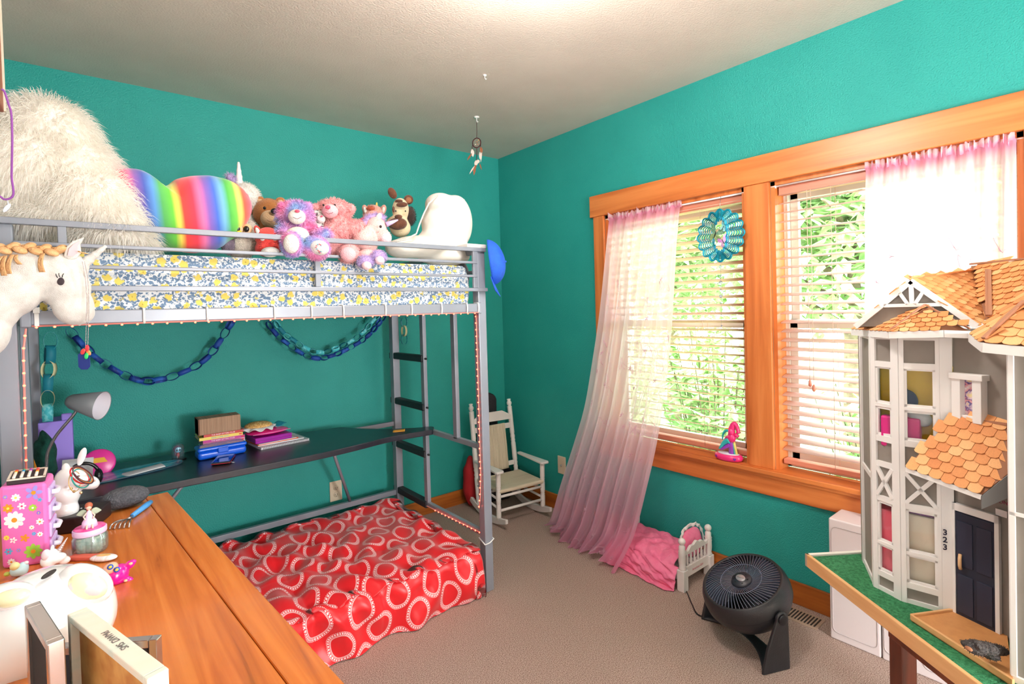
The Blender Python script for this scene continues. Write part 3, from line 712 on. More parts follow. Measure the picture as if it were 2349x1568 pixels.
class Plush:
    def __init__(s,name,label,cat,px,py,y,grp=None):
        s.y=y; s.o=at(px,py,y=y); s.t=thing(name,label,cat,s.o,group=grp); s.cur=[]
    def P(s,px,py,dy=0.0): return at(px,py,y=s.y+dy)-s.o
    def e(s,px,py,rx,rz,dy=0.0,rot=0.0,th=None,yaw=0.0):
        c=at(px,py,y=s.y+dy); k=mpp(c); E=FB@Euler((0,rot,yaw)).to_matrix(); r=(rx*k,(th if th is not None else (rx+rz)/2*k),rz*k)
        s.cur.append((c-s.o,r,E)); return s
    def part(s,name,matl,voxel=.0045,fur=0,L=.008,furmat=None,smooth=6,keep=False,parent=None,w=.0011,seed=1,curl=.5,bake=False):
        b=MB()
        for c,r,E in s.cur: b.ell(c,r,E,nu=24,nv=14)
        ob=b.build(name,matl,parent or s.t)
        if len(s.cur)>1 and voxel:
            m=ob.modifiers.new('join','REMESH'); m.mode='VOXEL'; m.voxel_size=voxel; m.use_smooth_shade=True
            m=ob.modifiers.new('relax','SMOOTH'); m.factor=.6; m.iterations=smooth
        if bake:
            bpy.context.view_layer.update(); dg=bpy.context.evaluated_depsgraph_get(); me=bpy.data.meshes.new_from_object(ob.evaluated_get(dg)); ob.modifiers.clear(); ob.data=me
        if fur: fuzz('pile',s.cur,fur,L,furmat or matl,ob,seed=seed,w=w,curl=curl)
        if not keep: s.cur=[]
        return ob
    def tube(s,name,pts,r,matl,parent=None):
        b=MB(); b.tube([s.P(*p) for p in pts],r,8); return b.build(name,matl,parent or s.t)
def flr(n,c,c2,**k): return mat(n,c,.95,c2=c2,sheen=.3,ns=k.get('ns',30),bump=2,bs=260,lo=.35,hi=.65)
BLK=mat('toy_black',(26,24,26),.25); PINKN=mat('toy_pink_nose',(232,90,120),.5); WHT=flr('plush_white',(244,240,234),(232,226,218))
THREAD=mat('toy_thread',(120,60,70),.7)
# --- white fluffy unicorn behind the heart pillow
q=Plush('unicorn_plush','round white fluffy unicorn plush with ridged horn behind the rainbow heart pillow','plush toy',563,470,-.62)
q.e(563,457,33,37).e(550,520,34,40); q.part('body',WHT,fur=5200,L=.012)
HRN=mat('horn_satin',(238,232,228),.35)
b=MB(); base=q.P(549,424); tip=q.P(548,372); ax=(tip-base)
b.lathe([(0,-.02)]+[(.018*(1-.72*i/24)*(1-.16*abs(math.cos(PI*i/6))),ax.length*i/24) for i in range(25)]+[(0,ax.length*1.02)],16,M=TR(base)); b.build('horn',HRN,q.t)
MV=flr('mane_lilac',(214,190,232),(196,170,220)); q.e(527,407,7,9).e(534,412,6,7); q.part('mane_tuft',MV,fur=500,L=.018)
# --- brown bear
BRN=flr('bear_brown',(176,110,58),(194,128,72)); TAN=flr('bear_tan',(224,184,140),(236,200,158))
q=Plush('teddy_bear','brown teddy bear with tan muzzle and black nose sitting at the back','plush toy',617,500,-.66)
q.e(617,490,34,35).e(617,545,32,34); b1=q.part('body',BRN,fur=2200,L=.004)
for x,y in ((643,463),(596,461)):
    q.e(x,y,12,11,th=.012); e_=q.part('ear',BRN); q.e(x,y+1,7,6,dy=-.012,th=.006); q.part('inner_ear',TAN,parent=e_)
q.e(619,502,20,20,dy=-.07,th=.035); mz=q.part('muzzle',TAN)
q.e(629,484,8,6.5,dy=-.115,th=.01); q.part('nose',BLK); 
for x in (607,639): q.e(x,477,3.4,3.6,dy=-.085,th=.006); q.part('eye',BLK)
q.tube('mouth',[(612,504,-.112),(620,508,-.118),(632,505,-.112)],.0008,THREAD)
# --- owl
OWL=flr('owl_fleece',(186,176,164),(204,194,180)); OWD=flr('owl_wing',(120,106,120),(96,84,98)); PEA=flr('owl_peach',(236,186,140),(240,196,152))
q=Plush('owl_plush','grey fleece owl plush with one big round eye beside the heart pillow','plush toy',553,570,-.86)
q.e(553,566,33,27).e(568,528,22,25); q.part('body',OWL,fur=2600,L=.007)
q.e(525,562,16,22,dy=-.02); q.part('wing',OWD,fur=500,L=.006)
for x in (566,545): q.e(x,526,12,13,dy=-.055,th=.012); f_=q.part('eye_ring',PEA); q.e(x-1,525,6.5,7,dy=-.07,th=.008); q.part('eye',BLK,parent=f_)
q.e(549,533,5,5,dy=-.07,th=.012); q.part('beak',mat('beak_yellow',(240,196,40),.5))
# --- fox
FOX=flr('fox_red',(222,60,56),(232,76,68)); 
q=Plush('fox_plush','round red fox plush with white ears and belly behind the guard rail','plush toy',615,572,-.95)
q.e(615,546,28,25).e(615,570,29,20); q.part('body',FOX)
for x,r_ in ((591,-.35),(637,.3)):
    q.e(x,529,7,13,rot=r_,th=.012); e_=q.part('ear',FOX); q.e(x,530,4.5,9,dy=-.010,rot=r_,th=.006); q.part('inner_ear',WHT,parent=e_)
q.e(620,578,21,12,dy=-.055,th=.02); q.part('belly',WHT)
for x in (602,631): q.e(x,548,5,4,dy=-.062,th=.006); q.part('cheek',WHT)
for dx in (-1,1):
    for k in range(3): q.tube('whisker',[(614+dx*14,556+k*4,-.072),(614+dx*20,555+k*5,-.07)],.0007,BLK)
# --- white tiger
TIG=mat('tiger_fur',(236,234,228),.95,ns=1.0,stops=[(.40,(44,40,42)),(.47,(236,232,224)),(.6,(240,236,230)),(.66,(60,54,54)),(.70,(238,234,228))],stretch=(34,34,62),detail=1,distort=1.4)
q=Plush('tiger_plush','small white tiger plush with black stripes between the two pink bears','plush toy',729,505,-.90)
q.e(729,499,17,18).e(724,522,19,17); q.part('body',TIG)
q.e(736,502,10,10,dy=-.035,th=.018); q.part('muzzle',WHT); q.e(738,496,3,2.2,dy=-.058,th=.004); q.part('nose',PINKN)
for x in (727,742): q.e(x,490,1.9,2.1,dy=-.043,th=.004); q.part('eye',BLK)
for x in (716,741): q.e(x,484,5,5.5,th=.006); q.part('ear',TIG)
# --- large pink bear
PNK=flr('bear_pink',(246,166,168),(250,182,180)); PNK2=flr('bear_pink_sole',(250,190,196),(246,180,188)); RED=mat('red_satin',(206,24,40),.35)
q=Plush('pink_bear','large pink curly bear leaning back with red bow behind the guard rail','plush toy',775,540,-.88)
q.e(765,484,40,26).e(776,530,42,38).e(817,525,24,20,dy=-.06).e(748,548,22,22,dy=-.06); q.part('body',PNK,fur=11000,L=.016,curl=.9,w=.0016)
for x_,y_,r_ in ((803,479,12),(724,478,11)): q.e(x_,y_,r_,r_,th=.014); q.part('ear',PNK,voxel=.003,fur=450,L=.008,curl=.9)
q.e(757,484,18,16,dy=-.075,th=.03); q.part('muzzle',PNK2); q.e(752,475,6,4.5,dy=-.108,th=.008); q.part('nose',PINKN)
q.tube('mouth',[(747,487,-.106),(754,491,-.110),(764,487,-.106)],.0009,THREAD)
for x in (742,768): q.e(x,470,2.3,2.6,dy=-.07,th=.005); q.part('eye',BLK)
q.e(798,506,9,7,dy=-.03,rot=.3); bw_=q.part('bow',RED,voxel=0); q.e(832,505,9,6,dy=-.03,rot=-.3); q.part('bow_loop',RED,voxel=0,parent=bw_)
q.e(759,566,20,18,dy=-.11).e(784,572,18,18,dy=-.10).e(799,580,25,23,dy=-.15); q.part('leg',PNK,fur=2600,L=.010,curl=.9)
q.e(798,583,18,17,dy=-.20,th=.02); q.part('sole',PNK2)
# --- rainbow bear
def ranf(name):
    m=bpy.data.materials.new(name); X=NX(m); p=X.N['Principled BSDF']; p.inputs['Roughness'].default_value=.95; p.inputs['Sheen Weight'].default_value=.3
    tcn=X.n('ShaderNodeTexCoord'); n=X.n('ShaderNodeTexNoise'); n.inputs['Scale'].default_value=13; n.inputs['Detail'].default_value=1; X.L.new(tcn.outputs['Object'],n.inputs['Vector'])
    r=X.n('ShaderNodeValToRGB'); e=r.color_ramp.elements; e[0].position=.26; e[0].color=lin((120,180,220)); e[1].position=.66; e[1].color=lin((244,130,186))
    for ps,cc in ((.36,(176,170,226)),(.45,(214,160,222)),(.55,(240,170,212))): k=e.new(ps); k.color=lin(cc)
    X.L.new(n.outputs['Fac'],r.inputs['Fac']); X.L.new(r.outputs['Color'],p.inputs['Base Color']); return m
RNB=ranf('rainbow_fur')
q=Plush('rainbow_bear','shaggy purple pink and blue bear with heart on its foot over the rail','plush toy',684,540,-.93)
q.e(677,496,38,33).e(690,540,40,32).e(737,540,18,15,dy=-.09).e(750,537,9,10,dy=-.11).e(654,535,17,20,dy=-.05); q.part('body',RNB,fur=13000,L=.020,curl=.7,w=.0016)
for x_ in (648,706): q.e(x_,472,9,9,th=.012); q.part('ear',RNB,voxel=.003,fur=350,L=.010)
q.e(681,497,19,17,dy=-.09,th=.03); q.part('muzzle',WHT); q.e(682,484,6,3.6,dy=-.12,th=.006); q.part('nose',PINKN); q.tube('mouth',[(672,498,-.118),(682,502,-.124),(692,497,-.118)],.0009,THREAD)
q.e(682,540,27,20,dy=-.095,th=.03); q.part('belly',flr('belly_cream',(240,222,206),(248,232,218)))
q.e(669,560,23,28,dy=-.135,th=.028); f1=q.part('foot',RNB,fur=2600,L=.012); q.e(668,559,18,22,dy=-.165,th=.018); q.part('sole',WHT,parent=f1)
q.e(724,568,31,26,dy=-.135,rot=.25,th=.028); f2=q.part('foot',RNB,fur=2800,L=.012); q.e(733,568,22,17,dy=-.165,rot=.25,th=.018); s2_=q.part('sole',WHT,parent=f2)
hp=[]; 
for k in range(22):
    a=2*PI*k/22; hx_=16*math.sin(a)**3; hy_=13*math.cos(a)-5*math.cos(2*a)-2*math.cos(3*a)-math.cos(4*a); hp.append((736+hx_*.72+hy_*.12,568-hy_*.70,-.184))
pr=None
for k,pp in enumerate(hp):
    c=q.P(*pp)
    b=MB(); b.ell((0,0,0),.0022,nu=8,nv=6)
    o_=b.build('heart_bead',mat('bead_red',(214,60,90),.4) if k%3 else mat('bead_teal',(60,150,180),.4),f2); o_.location=c
# --- pink unicorn leaning over the rail
UNI=flr('unicorn_pink',(250,192,188),(252,204,198)); UNM=flr('unicorn_mane',(206,180,230),(190,166,222)); SNT=flr('unicorn_snout',(252,214,222),(250,222,228))
q=Plush('pink_unicorn','pale pink unicorn plush with lilac mane and horn looking over the rail','plush toy',850,560,-.95)
q.e(862,522,24,25).e(878,541,19,17,dy=-.03,rot=.5).e(838,552,28,34).e(842,588,22,18,dy=-.08); q.part('body',UNI,fur=3000,L=.005)
q.e(885,547,13,14,dy=-.05,rot=.4); q.part('snout',SNT)
for x,y in ((850,500),(843,508),(836,517),(862,497),(872,500)): q.e(x,y,11,8,dy=.01)
q.part('mane',UNM,fur=1700,L=.016); 
q.e(869,497,6,9,rot=.5,dy=-.02,th=.008); q.part('ear',WHT)
b=MB(); a_=q.P(886,515,-.03); c_=q.P(913,504,-.05); b.tube([a_,a_.lerp(c_,.5),c_],[.012,.008,.003],10); b.build('horn',mat('horn_lilac',(206,186,236),.35),q.t)
q.e(873,519.5,3,3.4,dy=-.072,th=.005); q.part('eye',BLK); q.tube('mouth',[(872,553,-.078),(866,551,-.074)],.0008,THREAD)
for x,y in ((838,602),(868,590)):
    q.e(x,y-6,12,12,dy=-.11); l_=q.part('leg',UNI); q.e(x,y-2,16,13,dy=-.13); q.part('hoof_fluff',UNM,fur=900,L=.014,parent=l_); q.e(x+3,y+7,11,10,dy=-.15,th=.02); q.part('hoof',SNT,parent=l_)
# --- unicorn behind with yellow horn
q=Plush('small_unicorn','dusty pink unicorn plush with small yellow horn at the back','plush toy',857,500,-.62)
q.e(857,500,24,26).e(857,486,20,16); q.part('body',flr('dusty_pink',(222,156,140),(232,172,156)),fur=1500,L=.008)
for x,r_ in ((838,-.3),(879,.3)): q.e(x,481,7,12,rot=r_,th=.01); e_=q.part('ear',flr('dusty_pink',0,0)); q.e(x,482,4,8,dy=-.01,rot=r_,th=.006); q.part('inner_ear',WHT,parent=e_)
b=MB(); a_=q.P(863,490); c_=q.P(867,465); b.lathe([(.016*(1-.8*i/20)*(1-.1*abs(math.cos(PI*i/4))),(c_-a_).length*i/20) for i in range(21)],14,M=TR(a_,(0,R(5),0))); b.build('horn',mat('horn_yellow',(238,206,110),.4),q.t)
q.e(850,478,8,5,dy=-.03); q.part('forelock',flr('forelock_red',(190,84,54),(206,100,66)),fur=300,L=.01)
# --- giraffe
GIR=flr('giraffe_cream',(238,214,172),(244,222,184)); GBR=flr('giraffe_brown',(92,54,38),(112,68,48))
q=Plush('giraffe_plush','brown and cream giraffe plush with big brown ears beside the white pillow','plush toy',918,490,-.70)
q.e(919,482,19,28).e(912,510,25,16).e(918,522,24,22); q.part('body',GIR)
q.e(912,513,22,14,dy=-.045,th=.03); q.part('muzzle',GBR)
q.e(900,443,9,14,rot=-.5,th=.012); q.part('ear',GBR); q.e(937,458,11,11,th=.012); q.part('ear',GBR); q.e(937,459,7,7,dy=-.010,th=.006); q.part('inner_ear',flr('giraffe_inner',(150,96,66),(160,104,72)))
for x,y,rx,rz in ((922,469,13,6),(915,461,9,4),(903,480,3,7),(914,497,9,5)): q.e(x,y,rx,rz,dy=-.062 if y>465 else -.03,th=.012); q.part('patch',GBR)
q.e(941,495,12,21,dy=.0); q.part('mane',flr('giraffe_mane',(46,32,30),(66,46,40)),fur=900,L=.01)
for x in (908,930): q.e(x,484,1.6,2,dy=-.068,th=.004); q.part('eye',BLK)
# --- big white L-shaped pillow
IVC=mat('ivory_cotton',(246,240,230),.85,c2=(242,234,222),ns=3,bump=8,bs=9,sheen=.1)
q=Plush('body_pillow','large ivory bent body pillow with side tag propped at the bed end','pillow',1000,560,-.84)
for x,y,rx,rz in ((1024,512,58,52),(1011,470,36,26),(1012,560,62,40),(1046,510,38,62),(1045,475,28,26),(960,566,70,26),(925,570,42,22),(1020,590,60,20)): q.e(x,y,rx,rz,dy=0,th=.115 if y<540 else .10)
pl_=q.part('cushion',IVC,voxel=.008,smooth=16)
q.tube('piping',[(1004,448,-.09),(984,466,-.10),(972,490,-.10),(962,515,-.11),(955,536,-.12),(930,549,-.10),(895,556,-.08)],.0035,mat('lace_edge',(244,238,228),.9,bump=3,bs=300))
b=MB(); p0=q.P(1048,459,-.02); b.box(p0+Vector((0,-.004,-.008)),p0+Vector((.045,0,.010))); b.build('tag',TIE,q.t,bevel=.002)
# --- rainbow heart pillow
def rainbow():
    m=bpy.data.materials.new('rainbow_velvet'); X=NX(m); p=X.N['Principled BSDF']; p.inputs['Roughness'].default_value=.8; p.inputs['Sheen Weight'].default_value=.5
    uv=X.n('ShaderNodeUVMap'); sx=X.n('ShaderNodeSeparateXYZ'); X.L.new(uv.outputs[0],sx.inputs[0])
    r=X.n('ShaderNodeValToRGB'); r.color_ramp.interpolation='B_SPLINE' if False else 'LINEAR'; e=r.color_ramp.elements
    st=[(0,(240,120,50)),(.05,(236,50,52)),(.12,(236,60,80)),(.17,(224,110,160)),(.21,(140,96,178)),(.26,(70,90,180)),(.31,(90,150,214)),(.36,(80,170,90)),(.42,(100,196,60)),(.455,(240,220,90)),(.49,(240,60,50)),(.56,(232,50,74)),(.61,(222,110,160)),(.655,(130,90,176)),(.71,(60,100,196)),(.755,(110,170,210)),(.80,(70,170,70)),(.845,(110,200,70)),(.875,(246,226,110)),(.91,(242,90,60)),(.96,(240,90,110)),(1.0,(244,140,180))]
    e[0].position=0; e[0].color=lin(st[0][1]); e[1].position=1; e[1].color=lin(st[-1][1])
    for ps,cc in st[1:-1]: k=e.new(ps); k.color=lin(cc)
    X.L.new(sx.outputs[0],r.inputs['Fac']); X.L.new(r.outputs['Color'],p.inputs['Base Color']); return m
HO=[(240,395),(283,386),(318,390),(344,407),(365,420),(381,426),(402,412),(429,405),(463,402),(497,405),(536,418),(563,440),(577,468),(573,498),(551,532),(524,556),(490,574),(451,580),(413,577),(375,567),(344,545),(300,500),(262,440)]
q=Plush('heart_pillow','big rainbow striped heart shaped pillow leaning behind the guard rail','pillow',420,495,-.90)
out=catmull([(x,y,0) for x,y in HO],6,closed=True)
cx_,cy_=425,480; nR=16; b=MB(); N_=len(out); vs=[]; uvs=[]
for side in (-1,1):
    for j in range(nR):
        rr=j/(nR-1)
        for k in range(N_):
            px=cx_+(out[k].x-cx_)*rr; py=cy_+(out[k].y-cy_)*rr
            cleft=math.exp(-((px-384)/22)**2)*max(0,(470-py)/60)
            h=(.085*math.sqrt(max(0,1-rr**2.6)))*(1-.45*min(1,cleft))+.002*math.sin(k*.9)*rr**4
            vs.append(q.P(px,py,0)+Vector((0,side*h-.01*math.sin(px*.05)*0,0))); uvs.append(((px-(py-440)*.16-238)/(578-238),(py-380)/200))
fs=[]
for s_i in range(2):
    o0=s_i*nR*N_
    for j in range(nR-1):
        for k in range(N_):
            k2=(k+1)%N_; f=(o0+j*N_+k,o0+j*N_+k2,o0+(j+1)*N_+k2,o0+(j+1)*N_+k); fs.append(f if s_i else f[::-1])
b.add(vs,fs,0,True); ob=b.build('cushion',rainbow(),q.t); uvl=ob.data.uv_layers.new(name='uv')
for lp in ob.data.loops: uvl.data[lp.index].uv=uvs[lp.vertex_index]
# --- shaggy white bean bag chair at the left end
FUR=bpy.data.materials.new('shaggy_fur'); FUR.use_nodes=True
_n=FUR.node_tree.nodes; _l=FUR.node_tree.links; _n.clear(); _o=_n.new('ShaderNodeOutputMaterial'); _d=_n.new('ShaderNodeBsdfDiffuse'); _t=_n.new('ShaderNodeBsdfTranslucent'); _m=_n.new('ShaderNodeMixShader')
_d.inputs['Color'].default_value=lin((255,253,248)); _t.inputs['Color'].default_value=lin((255,250,242)); _m.inputs[0].default_value=.5; _l.new(_d.outputs[0],_m.inputs[1]); _l.new(_t.outputs[0],_m.inputs[2]); _l.new(_m.outputs[0],_o.inputs[0]); FURB=mat('fur_base',(250,244,236),.95)
q=Plush('fur_beanbag','huge shaggy cream faux fur cushion heaped at the left end of the bed','cushion',150,430,-.86)
q.e(105,318,92,88,th=.12).e(60,390,125,110,th=.14).e(150,410,105,100,th=.14).e(195,455,100,72,dy=-.04,th=.13).e(225,500,90,45,dy=-.05,th=.12).e(250,540,85,24,dy=-.08,th=.09).e(295,556,50,22,dy=-.10,th=.05).e(110,505,130,45,th=.13).e(190,570,90,22,dy=-.02,th=.08)
cur=list(q.cur); q.part('cover',FURB,voxel=.012)
f_=fuzz('long_pile',cur,52000,.050,FUR,q.t,w=.0020,droop=.75,seed=4,curl=.28)
# blue cap, white board and grey things at the right end of the rail
CAPB=mat('cap_blue',(30,96,214),.75,c2=(24,84,200),ns=20,bump=1,bs=300)
t=thing('baseball_cap','royal blue baseball cap hanging on the front right bed post','cap',at(1124,604,y=-1.06),scale=1.14); o=Vector(t.location)
k=mpp(o); b=MB()
def crown(u,v):
    a=u*PI*1.0-PI/2; th=v*PI/2
    # dome with its axis to the right
    r=.085; x=math.cos(th)*0; 
    ax=CR; d1=UP; d2=CF
    rad=math.sin(th); 
    return ax*(.062*math.cos(th)) + d1*(math.cos(u*2*PI)*.092*rad) + d2*(math.sin(u*2*PI)*.075*rad)+UP*.0+CR*(-.010*math.cos(u*2*PI)*rad)
b.grid(lambda u,v: crown(u,v)*(1+.012*math.sin(u*2*PI*6)**8)+Vector((0,0,.005)),48,14,closed_u=True); ob=b.build('crown',CAPB,t,solid=.002)
b=MB(); b.grid(lambda u,v: (CR*(.000+.035*math.cos((u-.5)*2.2)*v+.004)+UP*(-.058-.080*v*math.cos((u-.5)*1.6))+CF*((u-.5)*.13*(1-.25*v*v))),14,10); b.build('visor',CAPB,t,solid=.003)
b=MB(); b.ell(CR*.064+UP*.006,.005,nu=10,nv=6); b.build('button',CAPB,t)
t=thing('white_board','flat white board lying across the rails behind the blue cap','board',at(1095,560,y=-.86)); b=MB(); a=at(1078,551,y=-.80)-t.location; c=at(1122,559,y=-.92)-t.location
b.box((-.06,-.20,.0),(.05,.08,.018)); ob=b.build('panel',mat('white_laminate',(240,236,232),.4),t,bevel=.003)
t.location=(-.955,-.84,1.617)
t=thing('felt_hat','grey felt hat hooked over the end rail at the mattress corner','hat',(-.90,-.80,1.50)); b=MB(); b.ell((0,0,0),(.03,.075,.075),nu=24,nv=14,fn=lambda w,u: w*(1+.04*math.sin(9*u.y))); b.build('crown',mat('grey_felt',(126,124,132),.9,bump=2,bs=120),t)
b=MB(); b.grid(lambda u,v:(-.005-.03*v,(u-.5)*.12,-.05-.07*v),10,6); b.build('visor',mat('cream_felt',(226,206,184),.9),t,solid=.003)

# =============== things on the desk shelf of the bed (shelf top z = .70) ===============
ZS=.7005
def boxthing(name,label,cat,a,c,m,group=None,bevel=.002,part='body'):
    cx=(a[0]+c[0])/2; cy=(a[1]+c[1])/2; z=min(a[2],c[2]); t=thing(name,label,cat,(cx,cy,z),group=group)
    b=MB(); b.box((a[0]-cx,a[1]-cy,a[2]-z),(c[0]-cx,c[1]-cy,c[2]-z)); b.build(part,m,t,bevel=bevel); return t
PAGES=mat('book_pages',(206,204,198),.8,c2=(180,178,172),ns=1,stretch=(3,3,600))
INKW=mat('ink_white',(250,248,246),.6); INKK=mat('ink_dark',(40,36,60),.6); INKY=mat('ink_yellow',(246,206,60),.6); INKB=mat('ink_blue',(60,150,214),.6)
books=[('magenta paperback at the very bottom of the book stack',(206,60,140),None,.0135,.172,0),
 ('bright blue paperback second from the bottom of the book stack',(40,160,214),None,.0135,.172,0),
 ('mint green paperback third from the bottom of the book stack',(150,222,214),None,.0130,.176,.002),
 ('pale pink paperback in the middle of the book stack',(246,178,206),'THE BABY-SITTERS CLUB',.0130,.174,0),
 ('deep magenta paperback above the pale pink one in the stack',(206,50,150),'THE BABY-SITTERS CLUB',.0130,.174,0),
 ('yellow paperback with blue spine lettering near the top of the stack',(250,222,96),'DEAR DUMB DIARY',.0135,.180,-.008),
 ('red paperback topmost of the book stack under the cardboard box',(206,44,36),'THE BABY-SITTERS CLUB',.0120,.170,.0)]
z=ZS; by=-.285; xr=-1.812
for lb,cc,ti,th,w,dx in books:
    x1=xr+dx; x0=x1-w; t=thing('paperback_book',lb,'book',((x0+x1)/2,by+.065,z),group='paperbacks on the desk shelf')
    cm=mat('cover_%d_%d_%d'%cc,cc,.4); b=MB(); h=w/2
    b.box((-h,-.065,0),(h,.06,.0012)); b.box((-h,-.065,th-.0014),(h,.06,th-.0002)); b.box((-h,-.066,0),(h,-.0635,th-.0002)); b.build('cover',cm,t)
    b=MB(); b.box((-h+.002,-.0635,.0012),(h-.002,.058,th-.0014)); b.build('pages',PAGES,t)
    if ti: text('spine_title',ti,.0088 if 'BABY' in ti else .0085,INKB if 'DEAR' in ti else (INKW if cc!=(246,178,206) else mat('ink_pink',(206,110,160),.6)),(-.005,-.0664,th/2),(R(90),0,0),t,ext=.0002)
    b=MB(); b.box((h-.016,-.0666,th*.28),(h-.004,-.066,th*.72)); b.build('spine_logo',mat('logo_red',(230,40,60),.5),t)
    z+=th
ztop=z
t=boxthing('cardboard_box','small brown corrugated cardboard box lying on top of the stacked paperbacks','box',(-2.003,-.290,ztop),(-1.828,-.20,ztop+.074),mat('corrugated_card',(186,150,122),.85,c2=(168,132,106),ns=1,stretch=(180,2,2),bump=1.5,bs=2),bevel=.004)
b=MB(); b.box((-.0875,-.0465,0),(-.082,.0465,.0742)); b.build('flap_edge',mat('card_dark',(120,86,66),.9),t)
# notebooks and pouches to the right
nx=-1.79; zz=ZS
def slab(name,label,cat,x0,x1,y0,y1,z0,h,m,rot=0,bevel=.002,part='body',group=None):
    t=thing(name,label,cat,((x0+x1)/2,(y0+y1)/2,z0),(0,0,rot),group); a=(x1-x0)/2; c=(y1-y0)/2
    b=MB(); b.box((-a,-c,0),(a,c,h)); b.build(part,m,t,bevel=bevel); return t,a,c
PAP=mat('white_paper',(238,238,240),.8)
t,a,c=slab('spiral_notebook','white spiral bound notebook at the bottom of the stationery pile','notebook',-1.775,-1.545,-.372,-.19,ZS,.010,PAP,R(6),part='pages')
b=MB(); b.box((-a-.001,-c-.001,.010),(a+.001,c+.001,.0108)); b.box((-a-.001,-c-.001,0),(a+.001,c+.001,.0007)); b.build('cover',mat('notebook_cover',(222,220,226),.4),t)
pr=None
for k in range(30):
    x=-a+.008+k*(2*a-.016)/29
    if pr is None:
        b=MB(); b.tube([(0,.006*math.cos(q_*PI/4)-0,.0055+.0065*math.sin(q_*PI/4)) for q_ in range(8)],.0008,5,closed=True); pr=b.build('spiral_ring',mat('wire_dark',(70,74,96),.4,metal=.6),t); cc_=pr
    else: cc_=pr.copy(); COL.objects.link(cc_); cc_.parent=t
    cc_.location=(x,-c,0)
t,a,c=slab('paper_stack','loose white worksheets lying on the spiral notebook','paper',-1.775,-1.56,-.345,-.17,ZS+.0112,.004,PAP,R(3),.0)
t,a,c=slab('folder','orange paper folder in the stationery pile','folder',-1.785,-1.59,-.345,-.17,ZS+.0155,.004,mat('orange_folder',(236,96,40),.5),R(8),.001)
b=MB(); b.box((-a+.004,-c-.002,.004),(a-.01,c-.01,.0065)); b.build('inner_sheets',PAP,t)
t,a,c=slab('plastic_case','purple plastic folder case under the pink pencil pouch','case',-1.785,-1.615,-.34,-.19,ZS+.0225,.026,mat('purple_plastic',(166,20,160),.3),R(4),.003)
b=MB(); b.box((-a,-c-.0008,.012),(a,-c,.0135)); b.build('seam',mat('purple_dark',(110,10,110),.4),t)
t=thing('pencil_pouch','glossy hot pink pencil pouch lying on the purple case','pouch',(-1.708,-.262,ZS+.049),(0,0,R(9))); b=MB()
b.ell((0,0,.014),(.098,.072,.0145),nu=36,nv=12,fn=lambda w,u:Vector((w.x*(1+.16*abs(u.y)**2),w.y*(1+.2*abs(u.x)**2),w.z))); b.build('body',mat('hot_pink_vinyl',(240,40,140),.25,coat=.5),t)
b=MB(); b.tube([(-.09,-.062,.0155),(0,-.073,.0155),(.09,-.062,.0155)],.0018,6); b.build('zipper',mat('pale_pink',(250,150,200),.4),t)
t=thing('pie_purse','small round tan lattice pouch with white ruffle on the pencil pouch','pouch',(-1.745,-.262,ZS+.078)); b=MB()
b.ell((0,0,.016),(.062,.056,.020),nu=32,nv=12); b.build('body',mat('lattice_fabric',(226,178,106),.8,stops=[(.4,(206,150,80)),(.5,(240,206,140)),(.6,(216,164,90))],ns=1,stretch=(120,40,120),detail=1),t)
b=MB(); b.grid(lambda u,v:((.062+.018*v+.004*math.sin(u*2*PI*11))*math.cos(u*2*PI),(.056+.018*v+.004*math.sin(u*2*PI*11))*math.sin(u*2*PI),.014-.010*v+.006*math.sin(u*2*PI*9+1)*v),90,5,closed_u=True); b.build('ruffle',PAP,t,solid=.001)
t=thing('foil_packet','shiny teal foil packet beside the round tan pouch','packet',(-1.655,-.235,ZS+.079),(R(4),R(-10),R(20))); b=MB(); b.grid(lambda u,v:((u-.5)*.075,(v-.5)*.06,.006*math.sin(u*PI)*math.sin(v*PI)+.004*math.sin(u*9)),14,10); b.build('wrapper',mat('teal_foil',(60,170,196),.25,metal=.5),t,solid=.003)
# blue pencil case, phone
BLP=mat('blue_translucent',(14,96,230),.3,coat=.3)
t=thing('pencil_case','translucent blue plastic pencil case with sprinkle pattern on its lid','pencil case',(-1.925,-.345,ZS),(0,0,R(2)))
b=MB(); b.box((-.098,-.042,0),(.098,.042,.036)); b.build('base',BLP,t,bevel=.014,seg=4)
b=MB(); b.box((-.1,-.044,.034),(.1,.044,.054)); b.build('lid',BLP,t,bevel=.012,seg=4)
b=MB(); b.box((-.022,-.050,.022),(.022,-.040,.046)); b.build('latch',BLP,t,bevel=.004)
SPR=mat('sprinkle_pink',(220,150,214),.5); pr=None; rn=random.Random(3)
for k in range(34):
    if pr is None: b=MB(); b.box((-.0035,-.0006,0),(.0035,.0006,.0005)); pr=b.build('sprinkle',SPR,t); c_=pr
    else: c_=pr.copy(); COL.objects.link(c_); c_.parent=t
    c_.location=(rn.uniform(-.05,.085),rn.uniform(-.028,.03),.0541); c_.rotation_euler=(0,0,rn.uniform(0,3))
t=thing('phone','black smartphone in a red and black case on the shelf edge','phone',(-1.935,-.455,ZS),(0,0,R(-20))); b=MB(); b.box((-.036,-.07,.001),(.036,.07,.011)); b.build('case',mat('phone_black',(16,16,20),.2,coat=.6),t,bevel=.004)
b=MB(); b.box((-.0368,-.0708,.004),(.0368,.0708,.006)); b.build('red_band',mat('phone_red',(206,30,50),.4),t,bevel=.001)
b=MB(); b.box((-.032,-.062,.0111),(.032,.062,.0116)); b.build('screen',mat('phone_screen',(20,40,80),.05,coat=1),t)
b=MB(); b.tube([(.036,-.06,.006),(.048,-.066,.004),(.052,-.058,.002),(.04,-.055,.003)],.0012,6); b.build('wrist_loop',TIE,t)
